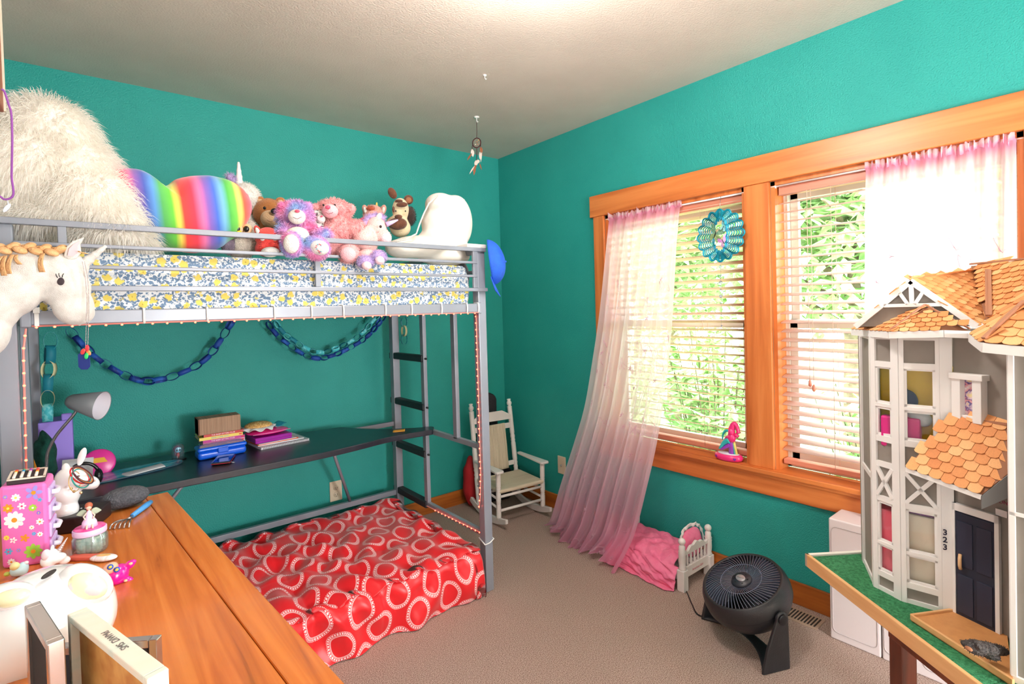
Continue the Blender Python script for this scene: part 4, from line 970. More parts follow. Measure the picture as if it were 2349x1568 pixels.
# figurine under a clear dome
t=thing('dome_figurine','tiny doll figurine with big blue face under a clear dome','figurine',(-2.084,-.286,ZS)); b=MB(); b.lathe([(.029,0),(.030,.004),(.024,.006)],24,M=Matrix.Diagonal((1.1,.8,1,1))); b.build('base',DK if False else mat('dark_base',(16,16,18),.4),t)
CLR=clear('clear_plastic',(225,245,250),.10,.08)
b=MB(); b.lathe([(.024,.005),(.024,.055),(.020,.066),(.010,.071),(0,.072)],24); b.build('dome',CLR,t)
b=MB(); b.ell((0,-.002,.045),(.0125,.011,.0135)); b.build('head',mat('figure_blue',(150,206,230),.4),t)
b=MB(); b.ell((-.002,.003,.047),(.0155,.013,.0165)); b.ell((-.010,.0,.030),(.004,.005,.012)); b.build('hair',mat('figure_hair',(110,60,96),.5),t)
b=MB(); b.lathe([(.003,.008),(.008,.018),(.005,.028),(.003,.033)],14); b.build('dress',mat('figure_red',(220,60,60),.5),t)
for x in (-.0045,.006): b=MB(); b.ell((x,-.0125,.045),(.0036,.0015,.0042),nu=10,nv=6); b.build('eye',INKK,t)
b=MB(); b.tube([(-.004,-.01,.009),(-.004,-.01,.02)],.0016,6); b.build('leg',mat('skin_doll',(230,190,180),.5),t)
# blue skateboard deck and paper
t=thing('skateboard_deck','blue and teal painted kids board lying flat on the desk shelf','board',(-2.26,-.375,ZS),(0,0,R(14)))
DECK=mat('deck_paint',(30,120,176),.25,stops=[(.38,(14,86,130)),(.48,(30,140,190)),(.55,(130,190,214)),(.6,(24,100,150)),(.7,(40,170,190))],ns=7,coat=.4,stretch=(1,2.4,1))
b=MB(); poly=[(.19*math.cos(a)*(1 if abs(math.cos(a))<.999 else 1),.072*math.copysign(abs(math.sin(a))**.75,math.sin(a))) for a in [2*PI*k/48 for k in range(48)]]; b.prism(poly,.006); b.build('deck',DECK,t,bevel=.002)
b=MB(); b.tube([(x,y,.004) for x,y in poly],.0025,6,closed=True); b.build('rim',mat('deck_edge',(60,80,90),.4),t)
t=thing('paper_sheet','folded sheet of white paper lying on the blue board','paper',(-2.225,-.40,ZS+.0075),(0,R(-2),R(14))); b=MB(); b.grid(lambda u,v:((u-.5)*.15,(v-.5)*.07,.006*(1-4*(v-.5)**2)*u),12,8); b.build('sheet',PAP,t,solid=.0008)
t=thing('sticky_note','yellow orange sticky note on the narrow right end of the shelf','note',(-1.115,-.50,ZS),(0,0,R(-30))); b=MB(); b.grid(lambda u,v:((u-.5)*.062,(v-.5)*.055,.0005+.002*u*u),8,6); b.build('sheet',mat('sticky_orange',(244,170,60),.7),t,solid=.0006)
# desk lamp
LG=mat('lamp_grey',(136,140,144),.38,metal=.1); 
t=thing('desk_lamp','grey gooseneck desk lamp with cone shade at the left of the shelf','lamp',(-2.535,-.50,ZS)); o=Vector(t.location)
b=MB(); b.lathe([(.062,0),(.062,.010),(.05,.016),(.012,.02)],28); b.build('base',LG,t)
nk=[at(105,1085,y=-.5)-o,at(107,1055,y=-.5)-o,at(112,1030,y=-.5)-o,at(128,1000,y=-.5)-o,at(150,973,y=-.5)-o,at(168,952,y=-.5)-o,at(177,938,y=-.5)-o]; nk[0].z=.015
b=MB(); b.tube(catmull(nk,6),.0052,10); b.build('gooseneck',mat('chrome_neck',(150,150,156),.2,metal=.9),t)
sa=at(157,919,y=-.5)-o; sb=at(234,930,y=-.56)-o; ax=(sb-sa).normalized(); sx_=ax.cross(UP).normalized(); sy_=ax.cross(sx_); L_=(sb-sa).length
MM=basis(sx_,sy_,ax,sa)
b=MB(); b.lathe([(.001,-.002),(.018,0),(.026,.012),(.053,L_)],32,M=MM,cap=False); b.build('shade',LG,t,solid=.0014)
b=MB(); b.lathe([(.0235,.012),(.0512,L_-.001)],32,M=MM,cap=False); b.build('shade_lining',mat('lamp_lining',(236,232,240),.4),t)
b=MB(); b.ell(sa+ax*(L_*.55),.019,nu=18,nv=12); b.build('bulb',mat('bulb_glass',(250,248,246),.15),t)
b=MB(); b.tube([sa-ax*.010,sa],.0035,8); b.build('switch',BLK,t)
# purple file box, pencils, card, disc, dark bits
PUR=mat('purple_card',(166,140,238),.6)
t=thing('magazine_file','lilac purple cardboard file box standing behind the desk lamp','file box',(-2.485,-.24,ZS)); b=MB(); b.box((-.055,-.05,0),(.048,.09,.235)); b.box((.015,-.055,.235),(.048,-.045,.262)); b.build('body',PUR,t,bevel=.004)
t=thing('yellow_pencil','orange pencil leaning in the dark desk clutter','pencil',(-2.52,-.47,ZS+.012),(R(-8),R(-14),0)); b=MB(); b.tube([(0,0,0),(0,0,.13)],.0042,6); b.build('shaft',mat('pencil_orange',(240,150,40),.4),t)
b=MB(); b.tube([(0,0,.13),(0,0,.14)],.0044,8); b.build('ferrule',MET,t); b=MB(); b.tube([(0,0,.14),(0,0,.148)],.004,8); b.build('eraser',mat('eraser_pink',(226,110,110),.7),t)
t=thing('pencil_cup','dark pencil cup among the black clutter beside the lamp base','cup',(-2.50,-.60,ZS)); b=MB(); b.lathe([(.026,0),(.028,.07),(.026,.07),(.024,.004)],20); b.build('cup_body',mat('cup_dark',(24,38,44),.5),t)
for k,(dx,dy,cc) in enumerate(((-.02,-.01,(74,40,170)),(-.035,.0,(120,90,230)))):
    t=thing('marker',('dark violet marker' if k==0 else 'light violet marker')+' standing next to the left bed post','marker',(-2.545+.018*k*-1,-.68,ZS),(0,R(8-18*k),0)); b=MB(); b.tube([(0,0,0),(0,0,.062)],.008,12); b.build('barrel',mat('marker_%d'%k,cc,.35),t); b=MB(); b.tube([(0,0,.062),(0,0,.085)],.0088,12); b.build('cap',mat('markercap_%d'%k,tuple(int(v*.8) for v in cc),.35),t)
t=thing('greeting_card','white card with small print standing behind the ceramic unicorn','card',(-2.43,-.40,ZS),(R(-12),0,R(-20))); b=MB(); b.box((-.05,-.001,0),(.05,.001,.095)); b.build('sheet',PAP,t); text('print','Thanks',.012,INKK,(.01,-.0016,.07),(R(90),0,0),t,ext=.0001)
t=thing('pink_disc','pink flying disc with orange patch leaning on the wall behind the card','disc',(-2.36,-.30,ZS+.046),(R(72),0,R(-8))); b=MB(); b.lathe([(0,.004),(.05,.004),(.055,0),(.056,-.008)],32); b.build('plate',mat('disc_pink',(240,60,160),.3),t,solid=.0015); b=MB(); b.prism([(-.03,.0),(.03,0),(.018,.02),(-.018,.02)],.001,z0=.0045); b.build('patch',mat('disc_orange',(250,190,60),.4),t)
t=thing('headphones','black headphones lying behind the ceramic unicorn','headphones',(-2.41,-.52,ZS+.01)); b=MB(); b.tube([(.045*math.cos(a),0,.045+.045*math.sin(a)) for a in [PI*k/14 for k in range(15)]],.006,8); b.build('band',BLK,t)
for s in (-1,1): b=MB(); b.ell((s*.045,0,.035),(.014,.028,.028),nu=18,nv=12); b.build('ear_cup',BLK,t)
t=thing('cloth_bundle','dark teal crumpled cloth stuffed beside the lilac file box','cloth',(-2.52,-.36,ZS)); b=MB(); b.ell((0,0,.10),(.035,.05,.11),nu=30,nv=20,fn=lambda w,u:w*(1+.08*math.sin(9*u.z+5*u.x))); b.build('fabric',mat('dark_teal_cloth',(10,60,50),.95,c2=(16,80,66),ns=30,bump=3,bs=80),t)
# paper chains
NAVY=mat('chain_navy',(16,50,130),.6,c2=(34,96,190),ns=26,lo=.45,hi=.6); AQUA=mat('chain_aqua',(70,196,206),.6,c2=(130,224,228),ns=60,lo=.5,hi=.56); TEALC=mat('chain_teal',(20,130,150),.6); CRM=mat('chain_cream',(236,226,178),.7)
def chain(label, pts, mats, r=.026, w=.02, step=.040, name='paper_chain'):
    path=catmull(pts,14); t=thing(name,label,'paper chain',path[0]); o=Vector(path[0]); acc=0; k=0; last=path[0]
    rn=random.Random(len(label)); L=0
    for a,b_ in zip(path[:-1],path[1:]):
        d=b_-a; L+=d.length
        if L<step: continue
        L=0; c=b_-o; tg=d.normalized(); n=tg.cross(Vector((0,1,0))) if abs(tg.y)<.9 else Vector((1,0,0)); n.normalize(); m=tg.cross(n)
        ang=(k%2)*PI/2+rn.uniform(-.5,.5); A=n*math.cos(ang)+m*math.sin(ang); B=tg.cross(A)
        mb=MB(); N=20
        mb.grid(lambda u,v:(c+tg*math.cos(u*2*PI)*r*1.08+A*math.sin(u*2*PI)*r*.62+B*(v-.5)*w),N,2,closed_u=True)
        mb.build('paper_link',mats[(k*7+k//3)%len(mats)],t,solid=.0008); k+=1
    return t
chain('dark blue paper chain swagged under the left half of the loft bed',[(-2.45,-.11,1.31),(-2.34,-.11,1.155),(-2.17,-.11,1.045),(-1.95,-.11,1.115),(-1.81,-.11,1.31)],[NAVY,NAVY,mat('chain_navy2',(24,70,160),.6)],r=.027)
chain('dark blue paper chain swagged lowest under the right half of the loft bed',[(-1.655,-.10,1.31),(-1.57,-.10,1.195),(-1.385,-.10,1.085),(-1.13,-.10,1.17),(-.985,-.10,1.31)],[NAVY,mat('chain_navy2',(24,70,160),.6)],r=.022,step=.034)
chain('light teal paper chain hanging just above the dark blue one at the right',[(-1.63,-.14,1.31),(-1.55,-.14,1.21),(-1.39,-.14,1.12),(-1.19,-.14,1.185),(-1.05,-.14,1.31)],[AQUA,TEALC,AQUA],r=.021,step=.033)
chain('aqua dotted paper chain hanging straight down at the left bed end',[(-2.49,-.30,1.31),(-2.495,-.30,1.2),(-2.505,-.30,1.08),(-2.51,-.30,.945)],[AQUA,AQUA,TEALC,AQUA,CRM],r=.033,w=.03,step=.052)
chain('short aqua and cream paper chain hanging beside the ladder',[(-.90,-.19,1.32),(-.903,-.19,1.25),(-.905,-.19,1.13)],[AQUA,TEALC,AQUA,CRM],r=.03,w=.016,step=.045)

# =============== dresser in the foreground ===============
ZD=.85
DST=[(.22,(128,62,24)),(.34,(184,98,38)),(.48,(202,112,44)),(.62,(214,124,52)),(.8,(224,138,66))]
DWD=mat('dresser_wood',(190,104,42),.27,stops=DST,ns=1.0,detail=8,stretch=(46,2.4,46),distort=.9,bump=.1,bs=3,coat=.25)
DWZ=mat('dresser_wood_side',(150,78,30),.35,stops=[(.2,(96,44,18)),(.5,(150,80,34)),(.8,(176,98,44))],ns=1.0,detail=5,stretch=(16,16,1.2),distort=.8)
t=thing('dresser','warm brown wooden dresser with two plank top in the left foreground','dresser',(-2.45,-2.0,0)); o=Vector(t.location)
# plan outline of the top (slightly turned from the wall)
e0,e1=Vector((-2.226,-1.308,0)),Vector((-2.128,-2.62,0)); dv=(e1-e0).normalized(); nv_=Vector((dv.y,-dv.x,0)) 
if nv_.x>0: nv_=-nv_
def D(a,s,z=0): v=e0+dv*a+nv_*s; return Vector((v.x,v.y,z))-o
Ltop=(e1-e0).length
for nm,s0,s1 in (('top_plank',0.0,.052),('top_board',.0535,.50)):
    b=MB(); q0=[D(0,s0,ZD-.026),D(0,s1,ZD-.026),D(Ltop,s1,ZD-.026),D(Ltop,s0,ZD-.026)]; q1=[v+Vector((0,0,.026)) for v in q0]
    b.add(q0+q1,[(0,1,2,3),(7,6,5,4),(0,4,5,1),(1,5,6,2),(2,6,7,3),(3,7,4,0)]); b.build(nm,DWD,t,bevel=.003,fix=True)
b=MB(); q0=[D(.02,.015,.10),D(.02,.48,.10),D(Ltop-.02,.48,.10),D(Ltop-.02,.015,.10)]; q1=[Vector((v.x,v.y,ZD-.027)) for v in q0]
b.add(q0+q1,[(0,1,2,3),(7,6,5,4),(0,4,5,1),(1,5,6,2),(2,6,7,3),(3,7,4,0)]); b.build('carcass',DWZ,t,fix=True)
for a,s in ((.04,.03),(.04,.46),(Ltop-.04,.03),(Ltop-.04,.46)):
    b=MB(); p=D(a,s,0); b.box(p+Vector((-.02,-.02,0)),p+Vector((.02,.02,.11))); b.build('leg',DWZ,t,bevel=.003)
for r_ in range(3):
    for c_ in range(2):
        a0=.04+c_*(Ltop-.08)/2; a1=a0+(Ltop-.08)/2-.01; z0=.13+r_*.228; b=MB(); q0=[D(a0,.014,z0),D(a1,.014,z0),D(a1,.002,z0),D(a0,.002,z0)]; q1=[v+Vector((0,0,.215)) for v in q0]
        b.add(q0+q1,[(3,2,1,0),(4,5,6,7),(1,5,4,0),(2,6,5,1),(3,7,6,2),(0,4,7,3)]); dr=b.build('drawer',DWZ,t,bevel=.003,fix=True)
        b=MB(); b.ell(D((a0+a1)/2,-.012,z0+.107),.014); b.build('knob',MET,dr)
def on(px,py,z=ZD): return at(px,py,z=z)
# pink flower organiser
PKC=mat('organiser_pink',(238,112,190),.35,c2=(240,124,196),ns=3)
pa=on(5,1306); pb=on(113,1291); pv=(pb-pa); W=pv.length; ux=pv.normalized(); uy=(Vector((-ux.y,ux.x,0))-ux*.29).normalized(); k=mpp(pb); H=.186; 
t=thing('flower_organizer','pink cardboard organizer covered in painted flowers at the left of the dresser','organizer',pa); MB_=basis(ux,uy,UP)
MBL=basis(ux,uy,UP,(0,0,0))
H=(at(120.5,1104,y=pb.y)-Vector((0,0,ZD))).z
dp=.088
b=MB(); b.T=MBL; b.box((0,0,0),(W,dp,H)); b.build('box',PKC,t,bevel=.006)
def flower(cx,cz,r,n,pc,cc,wid=.42,nm='flower'):
    f=MB(); f.T=MBL
    for j in range(n):
        a=2*PI*j/n; p0=Vector((cx+math.cos(a)*r*.58,0,cz+math.sin(a)*r*.58)); E=basis((math.cos(a),0,math.sin(a)),(0,1,0),(-math.sin(a),0,math.cos(a)),p0)
        f.prism([(r*.42*math.cos(q_),r*wid*.62*math.sin(q_)) for q_ in [2*PI*x/12 for x in range(12)]],.0006,M=E@Matrix.Rotation(R(90),4,'X'),z0=.0002+.00015*(j%2))
    fo=f.build(nm,mat('petal_%d_%d_%d'%pc,pc,.5),t)
    g=MB(); g.T=MBL; g.prism([(cx+r*.26*math.cos(q_),cz+r*.26*math.sin(q_)) for q_ in [2*PI*x/16 for x in range(16)]],.0016,M=basis((1,0,0),(0,0,1),(0,-1,0))); g.build('flower_centre',mat('petal_%d_%d_%d'%cc,cc,.5),fo)
WH=(250,250,248); OR=(246,150,40); YE=(250,226,90); LIL=(160,150,232); GRN=(160,210,70); BLU=(90,180,220); RDP=(226,60,120)
fl_=[(.30,.30*0+.585,.155,9,WH,OR),(.73,.895,.13,5,LIL,OR),(.35,.855,.07,8,WH,YE),(.18,.735,.08,7,OR,YE),(.47,.745,.065,6,WH,RDP),(.70,.71,.065,8,GRN,WH),(.13,.875,.04,6,LIL,YE),(.86,.80,.04,5,BLU,(90,130,200)),(.82,.64,.035,6,(130,120,220),YE),(.84,.53,.06,7,WH,OR),
 (.66,.47,.04,7,WH,OR),(.50,.35,.07,5,OR,OR),(.26,.34,.055,5,WH,(240,150,190)),(.12,.38,.045,8,YE,OR),(.70,.39,.035,6,BLU,LIL),(.83,.375,.045,7,WH,OR),(.67,.175,.135,8,GRN,OR),(.15,.21,.06,6,BLU,RDP),(.36,.21,.035,6,LIL,OR),(.2,.08,.06,8,WH,OR)]
for fx,fz,r_,n_,pc,cc in fl_: flower(fx*W,fz*H,r_*W*1.5,n_,pc,cc)
b=MB(); b.T=MBL
for k_ in range(4):
    z0=.012+k_*(H-.02)/4; b=MB(); b.T=MBL; b.box((W-.001,.012,z0),(W+.004,dp-.012,z0+(H-.02)/4-.006)); dr=b.build('drawer',mat('drawer_lilac',(214,190,236),.4),t,bevel=.002)
    b=MB(); b.T=MBL; b.tube([(W+.004,dp*.3,z0+.018),(W+.012,dp*.36,z0+.016),(W+.012,dp*.64,z0+.016),(W+.004,dp*.7,z0+.018)],.005,8); b.build('pull_tab',mat('drawer_white',(240,236,246),.35),dr)
# pastel tray on the organiser
t2=thing('pastel_tray','black tray of short coloured crayons lying on the pink flower organizer','tray',pa+UP*(H+.001)); M2=basis(ux,uy,UP)@Matrix.Rotation(R(6),4,'Z')@Matrix.Translation((.012,.004,0))
b=MB(); b.T=M2; b.box((0,0,0),(W*.82,dp*.92,.008)); b.build('tray_body',mat('tray_black',(50,40,42),.6),t2,bevel=.001)
b=MB(); b.T=M2; w_,d_=W*.82,dp*.92
for q0,q1 in (((0,0),(w_,.004)),((0,d_-.004),(w_,d_)),((0,0),(.004,d_)),((w_-.004,0),(w_,d_))): b.box((q0[0],q0[1],.008),(q1[0],q1[1],.0105))
b.build('rim',mat('tray_cream',(236,222,206),.5),t2)
cl=[(236,60,40),(240,110,60),(250,200,60),(250,240,220),(248,220,200),(90,170,60),(60,120,200),(30,150,180),(240,230,220),(200,180,190),(230,60,120),(40,90,190),(220,80,150),(246,240,236),(180,200,190),(240,120,120),(206,60,60)]
for cidx in range(4):
    for r_ in range(9):
        x=.008+cidx*(w_-.014)/4; y=.007+r_*(d_-.014)/9; cc=cl[(cidx*5+(8-r_))%len(cl)] if r_>3 else (240,226,214)
        b=MB(); b.T=M2; b.tube([(x,y+.004,.0105),(x+(w_-.014)/4-.007,y+.004,.0105)],.0029,8); b.build('crayon',mat('crayon_%d_%d_%d'%cc,cc,.6),t2)
# ceramic unicorn bust with bracelets
CER=mat('glazed_ceramic',(240,240,242),.12,coat=.8,c2=(244,242,240),ns=4)
q=Plush('ceramic_unicorn','glossy white ceramic unicorn bust draped with bracelets and necklaces','figurine',165,1190,on(143,1213).y)
yb=-1.42
q.e(160,1105,28,27).e(180,1108,26,21,rot=.25).e(203,1114,22,15,rot=.2).e(214,1117,13,13).e(150,1140,28,34).e(143,1178,32,28).e(140,1206,36,16); hd=q.part('bust',CER,voxel=.0028,smooth=8,keep=True)
zb=min((c.z-r[2]) for c,r,E in q.cur)+q.o.z; dz=ZD-zb; q.t.location.z+=dz; q.cur=[]
q.e(188,1055,8,22,rot=.38,th=.006); q.part('ear',CER); q.e(152,1083,8,13,rot=-.1,th=.008); q.part('ear',CER)
q.e(218,1110,2,2.6,dy=-.028,th=.002); q.part('nostril',mat('nostril',(190,170,160),.5)); q.e(180,1100,3,2,dy=-.045,th=.003); q.part('eye',mat('eye_brown',(110,80,70),.3))
for cc,rx,rz,cx,cz,rt,rad in (((206,30,40),24,19,183,1098,.5,.0017),((90,50,60),27,17,191,1098,.55,.0016),((40,160,150),22,24,186,1105,.4,.0015),((70,60,60),24,16,188,1094,.6,.0010),((214,180,110),14,26,172,1112,.1,.0010),((226,140,60),25,15,190,1098,.5,.0011)):
    b=MB(); P=[]
    for j in range(28):
        a=2*PI*j/28; x=math.cos(a)*rx; z_=math.sin(a)*rz; P.append(q.P(cx+x*math.cos(rt)-z_*math.sin(rt)*.6,cz+x*math.sin(rt)+z_*math.cos(rt)*.9,-.05+.035*math.cos(a*1+.5)))
    b.tube(P,rad,6,closed=True); b.build('bracelet',mat('bracelet_%d_%d_%d'%cc,cc,.35),q.t)
for x,y in ((170,1135),(186,1138),(164,1128)): q.e(x,y,3,3.4,dy=-.055,th=.003); q.part('charm',mat('gold_charm',(230,200,150),.25,metal=.7))
# black device, stone, fork
t=thing('black_box','dark brown plastic electronic box behind the glass jar','device',on(178,1205)); t.rotation_euler=(0,0,R(-22)); b=MB(); b.box((-.05,-.05,0),(.05,.05,.036)); b.build('case',mat('device_dark',(38,28,30),.45),t,bevel=.004)
pr=None
for k_ in range(9):
    a=R(30+k_*18); b=MB(); b.ell((.032*math.cos(a),-.02+.032*math.sin(a),.036),(.0022,.0022,.0008),nu=8,nv=4); b.build('dot_light',INKW,t)
t=thing('grey_stone','smooth dark grey flat pebble stone at the far edge of the dresser','stone',on(288,1163)); b=MB(); b.ell((0,0,.026),(.052,.036,.026),rot=(0,0,R(10)),nu=40,nv=24); b.build('stone_body',mat('basalt',(66,68,74),.85,c2=(84,86,92),ns=160,bump=2,bs=220),t)
fa,fb=on(346,1158),on(304,1190); t=thing('back_scratcher','extendable metal back scratcher with blue handle on the dresser','back scratcher',fa+UP*.008); o=Vector(t.location); dirv=(fb-fa).normalized(); sd=dirv.cross(UP)
b=MB(); b.tube([Vector((0,0,0)),dirv*.02,(fb-fa)],[.0055,.007,.0055],12); b.build('handle',mat('handle_blue',(60,140,206),.4,c2=(74,150,214),ns=200),t)
b=MB(); b.tube([(fb-fa),(fb-fa)+dirv*.022],.003,10); b.build('rod',MET,t)
for k_ in range(5):
    s=(k_-2)*.006; p0=(fb-fa)+dirv*.022; b=MB(); b.tube(catmull([p0,p0+dirv*.012+sd*s+UP*.003,p0+dirv*.03+sd*s*1.5+UP*.002,p0+dirv*.038+sd*s*1.6-UP*.006],5),.0017,6); b.build('claw',MET,t)
# jar with fairy
JG=clear('jar_glass',(235,246,246),.10,.10); 
t=thing('glass_jar','glass jar stuffed with banknotes under a pink and lilac lid','jar',on(208,1264),scale=.74); k=mpp(t.location)
b=MB(); b.lathe([(.001,.001),(.036,.001),(.039,.006),(.040,.02),(.040,.042),(.036,.050),(.036,.056)],32,cap=False); b.build('glass',JG,t,solid=.0015)
b=MB(); b.lathe([(.038,.052),(.0385,.054),(.0385,.066),(.036,.068)],32); b.build('screw_band',mat('lid_lilac',(222,190,222),.4),t)
b=MB(); b.lathe([(0,.0705),(.034,.0705),(.036,.068)],32); b.build('lid',mat('lid_pink',(220,40,130),.5,c2=(240,120,180),ns=40),t)
NOTE=mat('banknote',(150,170,150),.8,c2=(206,206,190),ns=90,lo=.4,hi=.6)
for k_ in range(11):
    a=2*PI*k_/11; b=MB(); rr=.028 if k_%2 else .018
    b.grid(lambda u,v:(rr*math.cos(a)+.011*math.cos(u*5+k_),rr*math.sin(a)+.011*math.sin(u*5+k_),.005+.043*v),14,3); b.build('banknote',NOTE,t,solid=.0006)
t=thing('fairy_figurine','tiny fairy figurine with auburn hair sitting on the jar lid','figurine',t.location+UP*.071*.74,scale=.86); k=.0006*1.55
def fz(x,y,dy=0): return Vector((0,0,0))
SK=mat('fairy_skin',(240,204,184),.5); LV=mat('fairy_dress',(232,206,236),.5); HRB=mat('fairy_hair',(170,90,60),.6)
b=MB(); b.lathe([(.016,0),(.014,.012),(.007,.024),(.005,.034),(.002,.038)],18); b.build('dress',LV,t)
b=MB(); b.lathe([(.0,.026),(.0045,.028),(.004,.034),(.002,.037),(.0022,.040),(.0045,.042),(.0062,.047),(.0055,.052),(.0,.0545)],14); b.build('body',SK,t)
for s_ in (-1,1):
    b=MB(); b.tube([(s_*.004,0,.034),(s_*.0105,-.005,.026),(s_*.007,-.0115,.02)],.0016,6); b.build('arm',SK,t)
    b=MB(); b.tube([(s_*.0035,-.008,.01),(s_*.0055,-.018,.004),(s_*.0055,-.022,.0)],.002,6); b.build('leg',SK,t)
b=MB(); b.ell((0,.0015,.0495),(.0078,.0074,.0078)); b.ell((0,.006,.044),(.006,.004,.011)); b.build('hair',HRB,t)
for s in (-1,1): b=MB(); b.grid(lambda u,v:(s*(.004+.02*u),.006+.004*u,.030+.016*(v-.35)*math.sin(PI*min(1,u*.8+.2))),8,5); b.build('wing',mat('fairy_wing',(190,206,180),.3,alpha=.7),t,solid=.0006)
# little unicorn head figurine
q=Plush('unicorn_figurine','small white pearly unicorn head figurine with silver spiral horn','figurine',125,1290,on(125,1300).y)
q.e(128,1280,22,12,rot=-.2).e(112,1285,16,16).e(120,1268,12,10).e(148,1284,12,9); q.part('head',CER,voxel=.002,smooth=4)
b=MB(); a_=q.P(133,1266); c_=q.P(155,1232); ax=(c_-a_); zz_=ax.normalized(); xx_=zz_.cross(UP).normalized(); b.lathe([(.0052*(1-.85*j/30)*(1-.14*abs(math.cos(PI*j/4))),ax.length*j/30) for j in range(31)],12,M=basis(xx_,zz_.cross(xx_),zz_,a_)); b.build('horn',mat('silver_glitter',(206,190,186),.3,metal=.7),q.t)
q.e(120,1257,4,8,rot=.2,th=.003); q.part('ear',CER); q.e(105,1272,9,13,dy=-.01,rot=.3,th=.006); q.part('mane',mat('pearl_mane',(236,230,240),.2,coat=.5)); q.t.location.z+=0
# eraser & pocket mirror
t=thing('eraser','salmon pink eraser bar beside the glass jar','eraser',on(200,1282)); t.rotation_euler=(0,0,R(-42)); b=MB(); b.box((-.034,-.009,0),(.034,.009,.008)); b.build('block',mat('eraser_salmon',(214,100,80),.7),t,bevel=.002)
t=thing('hair_clip','pearly oval hair clip with gold centre next to the eraser','hair clip',on(238,1285)); t.rotation_euler=(0,0,R(-38)); b=MB(); b.ell((0,0,.006),(.026,.013,.006)); b.build('shell',mat('pearl_stripe',(226,206,206),.25,c2=(250,250,250),ns=1,stretch=(200,2,2),coat=.5),t); b=MB(); b.ell((0,0,.010),(.015,.007,.003)); b.build('inlay',mat('gold_inlay',(236,196,120),.3,metal=.4),t)
# pink turtle toy
q=Plush('pink_turtle','shiny magenta toy turtle with blue and yellow eyes on the dresser','toy',278,1320,-1.0); 
q.t.location=on(270,1335)+UP*.001; q.o=q.t.location.copy(); q.y=q.o.y
MG=mat('metal_magenta',(230,10,150),.2,coat=.7)
q.e(272,1316,18,22,th=.02).e(298,1294,11,9,rot=-.6,th=.008).e(292,1330,14,8,rot=.15,th=.008).e(305,1288,7,6,th=.006).e(262,1334,9,8,th=.01); q.part('body',MG,voxel=.0016,smooth=4)
q.e(254,1302,13,12,dy=-.006,th=.013); q.part('head',mat('turtle_peach',(240,180,150),.3,coat=.5)); 
for x,y in ((253,1300),(268,1306)): q.e(x,y,6,6,dy=-.018,th=.005); e_=q.part('eye',mat('turtle_blue',(30,90,190),.25)); q.e(x,y,3,3,dy=-.023,th=.003); q.part('eye_spot',mat('turtle_yellow',(250,190,60),.3),parent=e_)
for x,y in ((300,1292),(288,1331)): q.e(x,y,4,3,dy=-.009,th=.003); q.part('spot',mat('turtle_peach2',(250,190,150),.3))
# small flower fairy figure in front of the organiser
q=Plush('flower_figurine','little pastel figurine in yellow and pale blue at the organizer foot','figurine',38,1320,-1.0); q.t.location=on(38,1322); q.o=q.t.location.copy(); q.y=q.o.y
q.e(40,1308,14,13).e(52,1304,10,16); q.part('skirt',mat('fig_blue',(190,226,236),.3,coat=.4),voxel=.0016); q.e(34,1298,9,9,dy=-.005); q.part('head',mat('fig_yellow',(240,236,170),.3,coat=.4)); q.e(16,1316,6,5); q.part('flower',mat('fig_green',(190,206,90),.4)); q.e(60,1290,5,4); q.part('wing',mat('fig_pale',(236,236,240),.3))
# white piggy bank
q=Plush('piggy_bank','large glossy white ceramic piggy bank with green flowered ears','piggy bank',120,1425,-2.0)
q.e(108,1428,132,122,th=.085).e(50,1465,112,105,th=.08); q.part('body',CER,voxel=.005,smooth=10)
EGR=mat('ear_green',(238,240,196),.2,c2=(244,214,214),ns=44,lo=.56,hi=.62,coat=.6)
for x,y,rx,rz,rt in ((197,1338,62,42,.42),(22,1366,54,30,-.05)):
    q.e(x,y,rx,rz,dy=-.035,rot=rt,th=.02); e_=q.part('ear',CER); q.e(x+5,y+3,rx*.72,rz*.68,dy=-.048,rot=rt,th=.016); q.part('inner_ear',EGR,parent=e_)
q.e(112,1316,8,5,dy=-.03,rot=-.9,th=.012); q.part('coin_slot',DK)
# picture frames close to the camera
SILV=mat('silver_frame',(190,184,182),.16,metal=.9); CRW=mat('cream_painted_wood',(238,222,204),.6,stops=[(.35,(238,222,204)),(.6,(226,226,212)),(.75,(200,216,204))],ns=3,stretch=(1,12,12)); PINE=mat('raw_pine',(222,168,96),.6,c2=(190,124,60),ns=1,stretch=(3,30,30)); FELT=mat('black_felt',(40,34,34),.95)
def upright(label,A,B,z0,z1,th,m,fw,panel,pside,rec=.004,name='picture_frame'):
    """frame standing on the dresser between plan points A and B"""
    A=Vector((*A,0)); B=Vector((*B,0)); ux_=(B-A).normalized(); nn=Vector((ux_.y,-ux_.x,0)); L=(B-A).length; h=z1-z0
    t=thing(name,label,'picture frame',(A.x,A.y,z0)); MM=basis(ux_,-nn,UP)
    for a,c in (((0,0),(fw,h)),((L-fw,0),(L,h)),((fw,0),(L-fw,fw)),((fw,h-fw),(L-fw,h))):
        b=MB(); b.T=MM; b.box((a[0],-th/2,a[1]),(c[0],th/2,c[1])); b.build('frame_side',m,t,bevel=.0012)
    b=MB(); b.T=MM; b.box((fw,-th/2+rec,fw),(L-fw,th/2-rec,h-fw)); b.build('panel',panel,t)
    return t,MM,L,h
t,MM,L_,h_=upright('cream painted box frame with handwriting on its top edge nearest the camera',(-2.4085,-2.262),(-2.350,-2.452),.851,1.0,.018,CRW,.008,PINE,1,.008)
Mt=MM@Matrix.Translation((L_*.52,.000,h_+.0004))@Matrix.Rotation(PI,4,'Z')
text('handwriting','SMS  DIWMd',.0095,mat('pencil_grey',(110,100,100),.8),(0,0,0),(0,0,0),t,ext=.0001,M=Mt)
